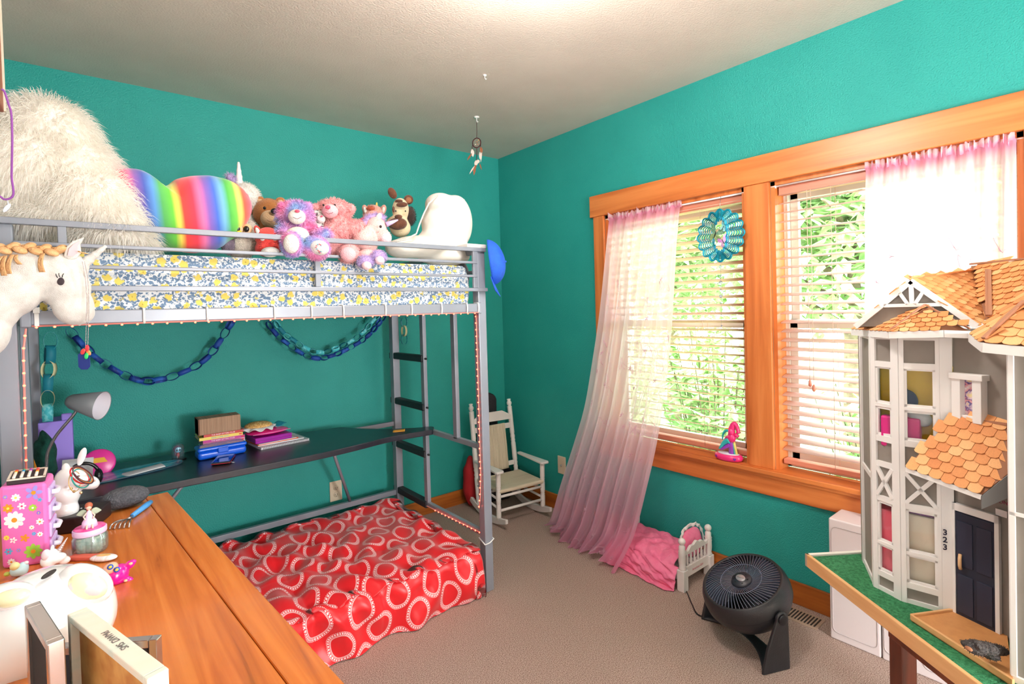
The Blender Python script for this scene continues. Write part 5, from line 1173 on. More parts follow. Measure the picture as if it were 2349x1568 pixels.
t,MM,L_,h_=upright('narrow silver picture frame seen almost edge on beside the piggy bank',(-2.449,-2.205),(-2.4245,-2.322),.851,1.0,.014,SILV,.010,FELT,1)
upright('silver mirror bordered frame with black back panel behind the cream frame',(-2.438,-2.175),(-2.332,-2.246),.851,.93,.012,SILV,.010,FELT,1,.003)
t=thing('paper_sheet','white sheets of paper sticking up at the far left of the dresser','paper',(-2.60,-1.50,.851),(R(8),0,R(-40))); b=MB(); b.grid(lambda u,v:((u-.5)*.16,.01*math.sin(u*4),v*.17),10,8); b.build('sheet',PAP,t,solid=.001)

# wooden wall cabinet edge and purple cord at the upper left
cb=at(10,259,y=-1.55)
t=thing('wall_cabinet','reddish wooden wall cabinet whose edge shows at the far upper left','cabinet',(-2.64,-1.75,cb.z)); b=MB(); b.box((-.14,-.11,0),(cb.x+2.64,.20,.60)); b.build('body',mat('cabinet_wood',(150,74,34),.4,stops=[(.3,(120,52,24)),(.6,(160,84,40))],ns=1,stretch=(20,20,1)),t,bevel=.003)
b=MB(); b.box((cb.x+2.64,.190,.001),(cb.x+2.64+.003,.20,.599)); b.build('edge_strip',mat('edge_pale',(206,196,176),.5),t)
t=thing('cord_necklace','purple cord necklace with silver charm hanging from the wooden cabinet','necklace',at(10,210,y=-1.90)); o=Vector(t.location)
pts=[at(x,y,y=-1.90)-o for x,y in ((3,205),(10,210),(20,240),(26,262),(28,320),(27,380),(27,410),(31,440),(27,452),(15,457),(4,453),(-6,430),(-10,300),(-4,215))]
b=MB(); b.tube(catmull(pts,5),.0016,6); b.build('cord',mat('purple_cord',(126,60,140),.7),t)
b=MB(); p=at(17,459,y=-1.9)-o; b.tube([p,p+Vector((.001,0,-.006))],.0008,5); b.ell(p+Vector((-.001,0,-.012)),(.003,.002,.008),rot=(0,R(30),0),nu=10,nv=8); b.build('charm',mat('opal_charm',(220,226,240),.15,metal=.3),t)

# felt unicorn head
FELTW=mat('white_felt',(224,221,216),.95,c2=(212,208,202),ns=60,bump=.8,bs=500,sheen=.3); SUE=mat('tan_suede',(214,164,112),.9,c2=(226,180,130),ns=14,bump=1.5,bs=200); PKF=mat('pink_felt',(236,190,196),.9)
q=Plush('felt_unicorn_head','white felt unicorn head with tan braided mane in front of the left bed post','toy',120,640,-1.22)
for x,y,rx,rz,rt in ((112,622,60,50,0),(150,610,44,34,.2),(150,660,50,50,.5),(168,700,36,46,-.1),(176,716,27,30,0),(60,620,62,62,0),(25,660,62,70,.4),(-25,700,62,74,.5),(-60,760,70,70,.5)): q.e(x,y,rx,rz,rot=rt,th=(.05 if x>100 else .06))
q.part('head',FELTW,voxel=.004,smooth=14)
b=MB()
for (cx,cy,pts,mt) in ():
    pass
Ep=[(146,588),(150,568),(165,553),(193,543),(184,560),(186,578),(176,592),(160,596)]
b.add([q.P(x,y,-.045) for x,y in Ep]+[q.P(x+1,y+1,-.03) for x,y in Ep],[tuple(range(8)),tuple(range(8,16))[::-1]]+[(i,(i+1)%8,8+(i+1)%8,8+i) for i in range(8)]); e_=b.build('ear',FELTW,q.t,bevel=.003,fix=True)
b=MB(); Ep2=[(155,586),(158,570),(168,560),(184,552),(178,566),(178,580),(168,588)]; b.add([q.P(x,y,-.050) for x,y in Ep2]+[q.P(x,y,-.044) for x,y in Ep2],[tuple(range(7)),tuple(range(7,14))[::-1]]+[(i,(i+1)%7,7+(i+1)%7,7+i) for i in range(7)]); b.build('inner_ear',PKF,e_,fix=True)
b=MB(); a_=q.P(190,606,-.01); c_=q.P(243,564,-.03); ax=c_-a_; zz_=ax.normalized(); xx_=zz_.cross(UP).normalized(); b.lathe([(.0155*(1-.70*j/30)*(1-.14*abs(math.sin(PI*j/8))),ax.length*j/30) for j in range(31)]+[(0,ax.length*1.02)],16,M=basis(xx_,zz_.cross(xx_),zz_,a_)); b.build('horn',FELTW,q.t)
q.e(139,645,8.5,9,dy=-.052,th=.004); ey=q.part('eye',mat('eye_felt',(62,52,58),.8))
for (x0,y0,x1,y1) in ((132,637,128,626),(137,635,135,624),(143,636,146,627)): b=MB(); b.tube([q.P(x0,y0,-.054),q.P((x0+x1)/2-1,(y0+y1)/2,-.056),q.P(x1,y1,-.055)],.0009,5); b.build('eyelash',BLK,ey)
for k_ in range(9):                                  # braid along the crest
    x=-8+k_*18; y=574-3*math.sin(k_*.6)+ (6 if k_%2 else 0)
    q.e(x,y-4,15,8,dy=-.040-(.012 if k_%2 else 0),rot=.45 if k_%2 else -.45,th=.014); q.part('braid_knot',SUE)
    q.e(x+7,y-10,9,6,dy=-.02,rot=-.3,th=.012); q.part('braid_knot',SUE)
for x0,y0,x1,y1,w in ((12,590,10,632,11),(28,588,20,628,12),(38,588,46,606,9),(98,585,97,624,12),(180,580,200,582,6),(2,592,-6,625,10)):
    b=MB(); A_=q.P(x0,y0-4,-.066); B_=q.P(x1,y1,-.078); d_=(B_-A_); s_=CR*w*mpp(q.o)*.75
    b.grid(lambda u,v:A_+d_*v+s_*(u-.5)*(1+.4*v)+CF*(-.006*math.sin(v*PI)),5,8); b.build('mane_strip',SUE,q.t,solid=.002)
b=MB(); b.tube([q.P(x,y,-.03) for x,y in ((188,612),(196,640),(202,680),(202,715),(196,735))],.0008,5); b.build('seam',mat('felt_seam',(206,196,184),.9),q.t)
# bead chain with tag
t=thing('bead_chain','silver bead chain with blue tag and coloured charms hanging from the unicorn horn','necklace',at(196,604,y=-1.27)); o=Vector(t.location)
CHN=mat('bead_chain_metal',(206,196,200),.25,metal=.8)
for xo in (0,5):
    b=MB(); L0=[at(x+xo,y,y=-1.285)-o for x,y in ((189,600),(196,640),(199,690),(198,740),(196,805))]; cp=catmull(L0,30)
    acc=0
    for a_,c_ in zip(cp[:-1],cp[1:]): b.ell(a_,.0011,nu=6,nv=4)
    tag(b.build('bead_strand',CHN,t),kind='stuff')
b=MB(); tw=at(176,828,y=-1.29)-o; te=at(211,828,y=-1.29)-o; w=(te-tw).length; cx=(tw+te)/2; hh=.024*1.05
pl2=[(-w/2,-hh*.55),(-w/4,-hh*.85),(w/4,-hh*.85),(w/2,-hh*.55),(w/2,hh*.7),(w*.35,hh*.85),(-w*.35,hh*.85),(-w/2,hh*.7)]
b.prism(pl2,.0015,M=basis(CR,UP,-CF,cx)); b.build('dog_tag',mat('tag_blue',(16,44,130),.4),t,bevel=.0006)
for x,y,cc,rt in ((190,806,(230,60,60),.5),(200,798,(236,60,70),.1),(203,808,(250,150,80),-.6),(198,816,(40,210,110),.2)):
    c_=at(x,y,y=-1.30)-o; b=MB(); b.ell(c_,(.0055,.002,.0085),rot=FB@Euler((0,rt,0)).to_matrix(),nu=14,nv=8); b.build('charm',mat('charm_%d_%d_%d'%cc,cc,.25,coat=.5),t)

# =============== floor fan ===============
FBK=mat('fan_black',(30,31,36),.42,c2=(36,37,42),ns=30,bump=.4,bs=300,spec=.6); FGL=mat('fan_gloss',(24,26,34),.3)
t=thing('floor_fan','round black floor fan tilted upward on a curved black stand','fan',(-.41,-2.02,0),(0,0,R(-24)))
HC=Vector((0,0,.185)); TM=TR(HC,(0,R(-24),0))
b=MB(); b.lathe([(.141,.062),(.147,.066),(.153,.062),(.162,.042),(.166,.015),(.164,-.010),(.152,-.036),(.136,-.058),(.130,-.062),(.06,-.072),(0,-.074)],64,M=TM,cap=False); b.lathe([(.141,.062),(.137,.045),(.11,.0),(.05,-.03),(0,-.035)],64,M=TM,cap=False); b.build('housing',FBK,t)
b=MB(); b.lathe([(.1655,.013),(.1660,.010),(.1655,.007)],64,M=TM,cap=False); b.build('seam_ring',FGL,t)
b=MB(); n=64
for k in range(n):
    a0=2*PI*k/n; P=[]
    for j in range(9):
        f=j/8; r=.027+(.143-.027)*f; a=a0+.75*f-.25*f*f; P.append((r*math.cos(a),r*math.sin(a),.056+.014*math.sin(PI*min(1,f*1.0))*.9+.004*f))
    P=[TM@Vector(p) for p in P]; up=(TM.to_3x3()@Vector((0,0,1)))
    vs=[]; 
    for i,p in enumerate(P):
        d=(P[min(i+1,8)]-P[max(i-1,0)]).normalized(); s=d.cross(up).normalized()*.0012
        vs+= [p-s+up*.002,p+s+up*.002,p+s-up*.007,p-s-up*.007]
    fs=[]
    for i in range(8):
        for q_ in range(4): fs.append((i*4+q_,i*4+(q_+1)%4,(i+1)*4+(q_+1)%4,(i+1)*4+q_))
    b.add(vs,fs,0,False)
gr=b.build('grille',mat('grille_black',(92,98,118),.25,spec=1.0),t)
b=MB(); b.tube([TM@Vector((.078*math.cos(a),.078*math.sin(a),.071)) for a in [2*PI*k/64 for k in range(64)]],.0013,6,closed=True); b.build('grille_ring',mat('ring_grey',(96,110,140),.35),gr)
b=MB(); b.lathe([(.038,.052),(.040,.064),(.036,.071),(0,.0735)],36,M=TM); hb=b.build('hub',mat('hub_dark',(44,46,56),.4),t)
b=MB(); b.lathe([(.021,.0725),(.021,.0755),(.020,.0765),(0,.0765)],32,M=TM@Matrix.Diagonal((.72,1.0,1,1))); b.build('badge',mat('badge_silver',(190,190,198),.3,metal=.5),hb)
text('badge_lettering','Honeywell',.0062,mat('badge_ink',(50,52,60),.5),(0,0,0),(0,0,0),hb,ext=.0001,M=TM@Matrix.Translation((0,0,.0767))@Matrix.Rotation(R(-68),4,'Z'))
for k in range(6):
    a=2*PI*k/6; b=MB(); b.ell((.027*math.cos(a),.027*math.sin(a),.0715),(.004,.0022,.001),rot=(0,0,a+PI/2),nu=10,nv=5); b.T=TM; o_=MB(); o_.T=TM; o_.ell((.027*math.cos(a),.027*math.sin(a),.0725),(.004,.0022,.001),rot=(0,0,a+PI/2),nu=10,nv=5); o_.build('hub_slot',BLK,hb)
# blades at rest below the grille
for k in range(5):
    a=2*PI*k/5; b=MB(); b.T=TM; b.grid(lambda u,v:((.03+.085*v)*math.cos(a+u*.8),(.03+.085*v)*math.sin(a+u*.8),.012+.028*u),8,4); b.build('blade',mat('blade_grey',(40,42,48),.4),t,solid=.002)
for s in (-1,1):
    yy=s*.176; b=MB()
    prof=[(-.030,0),(.088,0)]+[(.085,.012),(.066,.085),(.040,.145),(.026,.182)]+[(.026*math.cos(a),.185+.026*math.sin(a)) for a in [PI*k/10 for k in range(1,11)]]+[(-.028,.10)]
    b.prism([(x,z) for x,z in prof],.012,M=basis((-1,0,0),(0,0,1),(0,1,0),(0,yy-.006,0))); b.build('stand_arm',FBK,t,bevel=.004)
    b=MB(); b.tube([(0,yy+s*.006,.185),(0,yy+s*.012,.185)],.019,24); b.build('pivot_knob',FGL,t,bevel=.002)
b=MB()
def bas(u,v):
    y=(u-.5)*.352; c=1-(2*u-1)**2; x0=.030-.02*c; x1=-.088+.075*c
    return (x0+(x1-x0)*v,y,.004+.030*c*(.4+.6*(1-v)))
b.grid(bas,30,6); b.build('stand_base',FBK,t,solid=.008)
t=thing('power_cord','thin black power cord running from the fan to the doll bed','cord',(-.30,-1.69,.004)); o=Vector(t.location)
b=MB(); b.tube([Vector((x,y,z))-o for x,y,z in [tuple(v) for v in catmull([(-.265,-1.64,.004),(-.285,-1.67,.004),(-.355,-1.74,.004),(-.405,-1.80,.004),(-.385,-1.86,.004),(-.375,-1.90,.012)],8)]],.0028,8); b.build('cable',BLK,t)
t=thing('floor_vent','beige metal floor vent grille behind the black fan','vent',(-.10,-2.05,0)); b=MB(); b.box((-.05,-.12,0),(.05,.12,.004)); b.build('plate',mat('vent_beige',(176,150,130),.5),t,bevel=.002)
for k in range(18):
    y=-.108+k*.0125; b=MB(); b.box((-.036,y,.0041),(.036,y+.006,.0047)); b.build('slot',DK,t)

# =============== doll bed ===============
WPT=mat('white_paint',(238,232,228),.4,c2=(230,224,220),ns=8)
t=thing('doll_bed','white wooden doll bed with turned posts and spindles beside the curtain','doll bed',(-.165,-1.44,0))
def post(x,y,h,par=t):
    b=MB(); b.box((x-.019,y-.019,0),(x+.019,y+.019,.098)); o_=b.build('post',WPT,par,bevel=.003)
    b=MB(); b.lathe([(.016,.098),(.018,.104),(.014,.112),(.017,.135),(.0165,.165),(.018,.170),(.015,.176),(.018,.182),(.014,.190),(.015,.205),(.010,h-.032),(.007,h-.028)],20,M=Matrix.Translation((x,y,0))); b.ell((x,y,h-.016),.0165,nu=18,nv=12); b.build('finial',WPT,o_)
for x in (-.113,.113): post(x,-.205,.245); post(x,.225,.17)
b=MB(); b.box((-.10,-.214,.055),(.10,-.199,.105)); b.build('headboard_rail',WPT,t,bevel=.002)
sc=[(-.10,.160)]+[(-.10+.2*k/40,.186+.012*math.cos(2*PI*(k/40-.5))+.004*math.cos(8*PI*(k/40-.5)) ) for k in range(41)]+[(.10,.160)]
b=MB(); b.prism(sc[::-1],.013,M=basis((1,0,0),(0,0,1),(0,-1,0),(0,-.2,0))); b.build('headboard_crest',WPT,t,bevel=.001)
for k in range(6): x=-.075+k*.03; b=MB(); b.lathe([(.0045,.10),(.006,.118),(.0045,.13),(.006,.145),(.0045,.168)],10,M=Matrix.Translation((x,-.2065,0))); b.build('spindle',WPT,t)
for s in (-1,1): b=MB(); b.box((s*.113-.008,-.19,.045),(s*.113+.008,.21,.09)); b.build('side_rail',WPT,t,bevel=.003)
b=MB(); b.box((-.105,-.19,.052),(.105,.21,.062)); b.build('bed_base',WPT,t)
text('script','American Girl',.016,mat('script_pink',(214,90,120),.6),(0,-.2145,.078),(R(90),0,R(0)),t,ext=.0001)
PQ=mat('pink_quilt',(246,120,160),.85,c2=(250,136,172),ns=22,bump=2,bs=60)
t=thing('doll_quilt','bright pink crinkled quilt draped over the doll bed down to the carpet','quilt',(-.165,-1.44,.1))
def ql(u,v):
    s=u*.43; y=-.165+v*.36; wr=.004*math.sin(y*70+3*math.sin(s*30))+.003*math.sin(s*80+y*40)+.0015*math.sin(s*160+y*150)
    if s<.17: x=.10-s; z=.032+wr
    elif s<.20: a=(s-.17)/.03*PI/2; x=-.07-.05*math.sin(a)-0; z=.032-.03*(1-math.cos(a))+wr
    else: d=s-.20; x=-.12-.02*math.sin(d*14)-.25*d*.4+wr*1.2; z=.002-d*.5
    z=max(z,-.094)
    if s>.38: x-= (s-.38)*.6
    return (x+.008*math.sin(y*24)*(1 if s>.2 else .2),y+(.02*math.sin(y*9) if s>.2 else 0),z)
b=MB(); b.grid(ql,90,80); b.build('cloth',PQ,t,solid=.004)
t=thing('doll_pillow','small pink pillow with white lace edge propped at the doll bed headboard','pillow',(-.11,-1.612,.098),(R(-14),0,0)); b=MB(); b.ell((0,0,.066),(.075,.020,.062),nu=30,nv=18,fn=lambda w,u:Vector((w.x*(1+.2*abs(u.z)),w.y,w.z*(1+.2*abs(u.x))))); b.build('cushion',PQ,t)
b=MB(); b.grid(lambda u,v:((.082+.016*v+.003*math.sin(u*80))*math.copysign(abs(math.cos(u*2*PI))**.7,math.cos(u*2*PI)),-.004+.004*math.sin(u*90)*v,.066+(.068+.016*v+.003*math.sin(u*80))*math.copysign(abs(math.sin(u*2*PI))**.7,math.sin(u*2*PI))),120,4,closed_u=True); b.build('lace',mat('lace_white',(250,240,240),.8),t,solid=.001)

# =============== rocking chair and guitar case ===============
t=thing('rocking_chair','child size white wooden rocking chair with woven rush seat and back panel','rocking chair',(-.285,-.375,0),(0,0,R(-7)))
RUSH=mat('woven_rush',(226,212,188),.85,c2=(206,190,164),ns=1,stretch=(260,4,4),bump=3,bs=1); RUSHV=mat('woven_rush_v',(226,212,188),.85,c2=(204,188,162),ns=1,stretch=(4,260,4),bump=3,bs=1)
def turned(p,q,r,name,par=t,rings=(.3,.34,.38,.6,.64,.68)):
    p=Vector(p);q=Vector(q);L=(q-p).length; pr_=[]
    N=60
    for i in range(N+1):
        f=i/N; rr=r
        for g in rings:
            if abs(f-g)<.010: rr=r*.82
        if f<.05: rr=r*.7
        pr_.append((rr,f*L))
    z_=(q-p).normalized(); x_=z_.cross(Vector((0,1,0))).normalized(); b=MB(); b.lathe(pr_,16,M=basis(x_,z_.cross(x_),z_,p)); return b.build(name,WPT,par)
for s in (-1,1):
    x=s*.155
    p0=Vector((x,.125,.055)); p1=Vector((s*.150,.205,.655)); o_=turned(p0,p1,.0165,'back_post')
    b=MB(); z_=(p1-p0).normalized(); x_=z_.cross(Vector((0,1,0))).normalized(); b.lathe([(.011,0),(.010,.006),(.016,.014),(.018,.026),(.013,.036),(.010,.040),(.014,.046),(.013,.052),(0,.054)],18,M=basis(x_,z_.cross(x_),z_,p1-z_*.002)); b.build('finial',WPT,o_)
    turned((s*.165,-.145,.045),(s*.165,-.15,.335),.0155,'front_leg')
    b=MB(); b.prism([(x_+.0,y_) for x_,y_ in [(-.024,-.185),(.024,-.185),(.030,-.17),(.022,-.05),(.014,.13),(-.014,.13),(-.022,-.05),(-.030,-.17)]],.016,M=Matrix.Translation((s*.168,0,.335))); b.build('armrest',WPT,t,bevel=.005)
    P=[]; 
    b=MB(); top=[];bot=[]
    for k in range(25):
        f=k/24; y=-.235+.53*f; zc=.012+.26*(f-.42)**2; top.append((y,zc+.034*(1-.5*abs(2*f-1)**3))); bot.append((y,zc-.010))
    b.prism([(a,c) for a,c in bot]+[(a,c) for a,c in top[::-1]],.018,M=basis((0,1,0),(0,0,1),(1,0,0),(s*.163-.009,0,0))); b.build('rocker',WPT,t,bevel=.003)
    for z in (.115,.17): b=MB(); b.tube([(s*.165,-.145,z),(s*.155,.13,z+.01)],.0075,10); b.build('side_stretcher',WPT,t)
for z in (.10,.185): b=MB(); b.tube([(-.165,-.147,z),(.165,-.147,z)],.0085,12); b.build('front_stretcher',WPT,t)
b=MB(); b.tube([(-.155,.13,.12),(.155,.13,.12)],.0075,10); b.build('rear_stretcher',WPT,t)
def bk(z): return .125+(.205-.125)*(z-.055)/.6
b=MB(); pl3=[(-.145,.575),(.145,.575),(.145,.605),(.08,.640),(-.08,.640),(-.145,.605)]; zt=basis((1,0,0),(0,.13,.99),(0,-.99,.13),(0,bk(0),0)); b.prism(pl3,.014,M=zt); b.build('crest_rail',WPT,t,bevel=.003)
b=MB(); b.box((-.145,bk(.52)-.007,.510),(.145,bk(.52)+.007,.545)); b.build('upper_slat',WPT,t,bevel=.003)
b=MB(); b.box((-.145,bk(.28)-.007,.262),(.145,bk(.28)+.007,.292)); b.build('lower_slat',WPT,t,bevel=.003)
b=MB(); 
def pan(u,v):
    z=.25+.30*v; return ((u-.5)*.175,bk(z)-.016+.006*abs(u-.5)*2-.004*(1-abs(2*v-1)),z)
b.grid(pan,20,24); b.build('back_panel',RUSH,t,solid=.016)
def seat(u,v):
    x=(u-.5)*.34; y=-.165+.30*v; z=.232-.012*math.sin(PI*u)*math.sin(PI*v)
    return (x*(1-.06*v),y,z)
b=MB(); 
b.T=Matrix.Identity(4)
b.box((-.168,-.165,.206),(.168,.125,.232)); b.build('seat',RUSHV,t,bevel=.012,seg=4)
GC=mat('case_black',(30,28,34),.7,c2=(40,38,44),ns=120,bump=1,bs=300)
t=thing('guitar_case','black soft guitar case leaning in the corner behind the rocking chair','guitar case',(-.21,-.115,0),(R(-5),0,R(-12)))
hw=[(.0,.10),(.03,.13),(.10,.150),(.17,.145),(.22,.118),(.27,.105),(.32,.115),(.37,.105),(.41,.065),(.47,.052),(.62,.048),(.70,.052),(.73,.04),(.745,.01)]
ol=[(w,z) for z,w in hw]+[(-w,z) for z,w in hw[::-1]]
b=MB(); b.prism([(x,z) for x,z in ol],.085,M=basis((1,0,0),(0,0,1),(0,-1,0),(0,.04,0))); b.build('shell',GC,t,bevel=.018,seg=4)
b=MB(); b.tube([(x*1.0,-.002,z) for x,z in ol],.003,6,closed=True); b.build('zipper',mat('zip_grey',(90,86,86),.4,metal=.3),t)
t=thing('red_bag','red cloth bag on the floor behind the left side of the rocking chair','bag',(-.40,-.11,0)); b=MB(); b.ell((0,0,.17),(.055,.05,.17),nu=30,nv=20,fn=lambda w,u:w*(1+.06*math.sin(8*u.z+3*u.x))); b.build('fabric',mat('red_cloth',(176,26,34),.8),t)

# =============== white storage boxes under the window ===============
WBX=mat('white_lacquer',(236,226,226),.4)
def sbox(x0,x1,y0,y1,h,label,panels):
    t=thing('storage_cabinet',label,'cabinet',((x0+x1)/2,(y0+y1)/2,0)); a,c=(x1-x0)/2,(y1-y0)/2
    b=MB(); b.box((-a,-c,0),(a,c,h)); b.build('body',WBX,t,bevel=.006,seg=3)
    for (yy0,yy1,zz0,zz1) in panels:
        P=[]; r=.02
        for (cy_,cz_,a0) in ((yy1-r,zz1-r,0),(yy0+r,zz1-r,90),(yy0+r,zz0+r,180),(yy1-r,zz0+r,270)):
            for k in range(5): P.append((-a-.0005,cy_+r*math.cos(R(a0+k*22.5)),cz_+r*math.sin(R(a0+k*22.5))))
        b=MB(); b.tube(P,.0016,5,closed=True); b.build('panel_groove',mat('groove_grey',(196,186,186),.6),t)
    return t
sbox(-.155,-.020,-2.392,-2.222,.475,'tall plain white storage cabinet against the window wall',[(-.075,.075,.03,.445)])
t=sbox(-.155,-.020,-2.62,-2.396,.36,'lower white cabinet with rounded panels under the dollhouse table',[(-.10,-.01,.03,.33),(.01,.105,.03,.33)])
sbox(-.155,-.020,-2.86,-2.624,.36,'white cabinet nearest the camera behind the dollhouse table leg',[(-.11,-.01,.03,.33),(.01,.11,.03,.33)])

# =============== table and dollhouse ===============
TBL=mat('old_dark_wood',(120,58,34),.45,stops=[(.2,(60,26,16)),(.45,(112,52,30)),(.7,(150,78,46))],ns=1,stretch=(20,20,2),detail=5,distort=.7)
tipv=Vector((-.812,-2.405,0)); nearv=Vector((-1.20,-2.935,0)); d2=(nearv-tipv).normalized(); d1=Vector((-d2.y,d2.x,0)); d1=-d1 if d1.x<0 else d1
t=thing('side_table','old dark wooden table carrying the dollhouse, one square leg in view','table',tuple(tipv+d2*.4+d1*.35)); o=Vector(t.location)
def TB(a,c,z): v=tipv+d2*a+d1*c; return Vector((v.x,v.y,z))-o
def slabq(a0,a1,c0,c1,z0,z1,name,m,par,off=None,bevel=.002):
    b=MB(); f=(lambda a,c,z:TB(a,c,z)) if off is None else off
    q0=[f(a0,c0,z0),f(a1,c0,z0),f(a1,c1,z0),f(a0,c1,z0)]; q1=[f(a0,c0,z1),f(a1,c0,z1),f(a1,c1,z1),f(a0,c1,z1)]
    b.add(q0+q1,[(0,1,2,3),(7,6,5,4),(0,4,5,1),(1,5,6,2),(2,6,7,3),(3,7,4,0)]); return b.build(name,m,par,bevel=bevel,fix=True)
slabq(.14,1.0,.035,.56,.545,.567,'table_top',TBL,t); slabq(.22,.95,.06,.08,.50,.545,'apron',TBL,t)
for a,c in ((.235,.085),(.93,.085),(.235,.51),(.93,.51)): slabq(a-.020,a+.020,c-.020,c+.020,0,.545,'leg',TBL,t,bevel=.004)
dh=thing('dollhouse','big grey and white dollhouse with cedar shingle roofs and a navy front door','dollhouse',tuple(tipv+d2*.3+d1*.25+Vector((0,0,.568)))); o=Vector(dh.location)
def HB(a,c,z): v=tipv+d2*a+d1*c; return Vector((v.x,v.y,z))-o
GRN_=mat('green_felt',(26,104,62),.95,c2=(60,140,92),ns=150,bump=2,bs=300); PIN=mat('pine_strip',(232,180,124),.5,c2=(222,164,108),ns=1,stretch=(6,6,60)); WPN=mat('dollhouse_white',(244,241,238),.5); GRY=mat('dollhouse_grey',(146,138,130),.7,c2=(140,132,124),ns=20); MDF=mat('mdf_tan',(214,150,90),.6,c2=(206,142,84),ns=60); NAV=mat('door_navy',(36,42,60),.55)
slabq(0,1.05,0,.62,.568,.586,'base_board',PIN,dh,HB); slabq(.006,1.05,.006,.62,.586,.5985,'felt_lawn',GRN_,dh,HB,0)
slabq(-.006,1.05,-.006,.004,.568,.604,'edge_strip',PIN,dh,HB); slabq(-.006,.006,-.006,.62,.568,.604,'edge_strip',mat('edge_white',(240,232,224),.5),dh,HB)
ZB,ZE=.5985,1.236
S0=(-.735,-2.520);C1=(-.863,-2.583);C2=(-.890,-2.647);C3=(-.880,-2.722);C3b=(-.875,-2.744);FR=(-.912,-2.838);WG=(-1.058,-2.860);WR=(-1.075,-2.97)
def wallw(A,B,z0,z1,name,m,th=.004,inset=0.0,u0=0,u1=1,par=None,bevel=0):
    """upright board between plan points, set back by inset along the inward normal"""
    A=Vector((*A,0));B=Vector((*B,0));d=(B-A);n=Vector((-d.y,d.x,0)).normalized()
    if n.dot(Vector((-.6,-2.9,0))-A)<0 and n.x<0: n=-n
    if n.x<0 : n=-n
    P0=A+d*u0;P1=A+d*u1; q=[P0+n*inset,P1+n*inset,P1+n*(inset+th),P0+n*(inset+th)]
    b=MB(); b.add([Vector((v.x,v.y,z0))-o for v in q]+[Vector((v.x,v.y,z1))-o for v in q],[(0,3,2,1),(4,5,6,7),(0,1,5,4),(1,2,6,5),(2,3,7,6),(3,0,4,7)]); return b.build(name,m,par or dh,bevel=bevel,fix=True)
def zc(py,x): return ZB+(py[0]-py[1])*py[2]
PANE=clear('acrylic_pane',gloss=.05)
def bayface(A,B,lw,rw,rows,nm='bay'):
    L=(Vector(A)-Vector(B)).length
    wallw(A,B,ZB,ZE,'corner_post',WPN,.008,-.003,0,lw); wallw(A,B,ZB,ZE,'corner_post',WPN,.008,-.003,1-rw,1)
    for kind,z0,z1 in rows:
        if kind=='grey': wallw(A,B,z0,z1,'grey_panel',GRY,.003,.003,lw,1-rw)
        elif kind=='rail': wallw(A,B,z0,z1,'rail',WPN,.006,-.002,lw*.9,1-rw*.9)
        elif kind=='win':
            fo=wallw(A,B,z0,z0+.006,'window_frame',WPN,.006,0,lw,1-rw); wallw(A,B,z1-.006,z1,'rail',WPN,.006,0,lw,1-rw,par=fo); 
            wallw(A,B,z0,z1,'stile',WPN,.006,0,lw,lw+.07,par=fo); wallw(A,B,z0,z1,'stile',WPN,.006,0,1-rw-.07,1-rw,par=fo)
            wallw(A,B,z0,z1,'pane',PANE,.0008,.004,lw,1-rw,par=fo)
        elif kind=='x':
            g_=wallw(A,B,z0,z1,'grey_panel',GRY,.003,.003,lw,1-rw)
            Av=Vector((*A,0));Bv=Vector((*B,0));d=Bv-Av;p0=Av+d*lw;p1=Av+d*(1-rw);nn=Vector((-d.y,d.x,0)).normalized(); nn=nn if nn.x<0 else -nn
            for a_,c_ in ((z0,z1),(z1,z0)):
                b=MB(); b.bar(Vector((p0.x,p0.y,a_))-o+nn*.001,Vector((p1.x,p1.y,c_))-o+nn*.001,.006,.0085,up=tuple(nn.cross(d).normalized())); b.build('cross_brace',WPN,g_)
rowsB=[('rail',ZB,ZB+.010),('grey',ZB+.010,ZB+.040),('rail',ZB+.036,ZB+.050),('win',ZB+.050,ZB+.118),('win',ZB+.124,ZB+.226),('rail',ZB+.117,ZB+.125),('rail',ZB+.226,ZB+.240),('x',ZB+.240,ZB+.312),('rail',ZB+.312,ZB+.326),('grey',ZB+.326,ZB+.375),('rail',ZB+.375,ZB+.390),('win',ZB+.390,ZB+.462),('rail',ZB+.462,ZB+.470),('win',ZB+.470,ZB+.562),('rail',ZB+.560,ZB+.574),('grey',ZB+.574,ZB+.628),('rail',ZB+.628,ZE)]
bayface(C1,C2,.16,.26,rowsB); bayface(C2,C3,.13,.10,rowsB)
wallw(C3,C3b,ZB,ZE,'corner_post',WPN,.008,-.003)
for k,ch in enumerate('323'):
    p=at(2168,1221+17*k,x=-.890)-o; dd=(Vector((*C3b,0))-Vector((*C3,0))).normalized()
    text('house_number',ch,.0175,INKK,(0,0,0),(0,0,0),dh,ext=.0006,M=basis(dd,UP,dd.cross(UP),p),bold=.0004)
wallw(S0,C1,ZB,ZE,'side_wall',GRY,.004,.002); 
for u0,u1 in ((0,.10),(.90,1.0)): wallw(S0,C1,ZB,ZE,'corner_post',WPN,.007,-.003,u0,u1)
for z0 in (ZB,ZB+.27,ZE-.012): wallw(S0,C1,z0,z0+.012,'rail',WPN,.006,-.002)
# back and hidden sides of the body
wallw(S0,(-.46,-2.60),ZB,ZE,'rear_wall',GRY,.006,0); wallw((-.46,-2.60),(-.52,-2.965),ZB,ZE,'rear_wall',GRY,.006,0); wallw(WR,(-.52,-2.965),ZB,ZE,'end_wall',GRY,.006,0) 
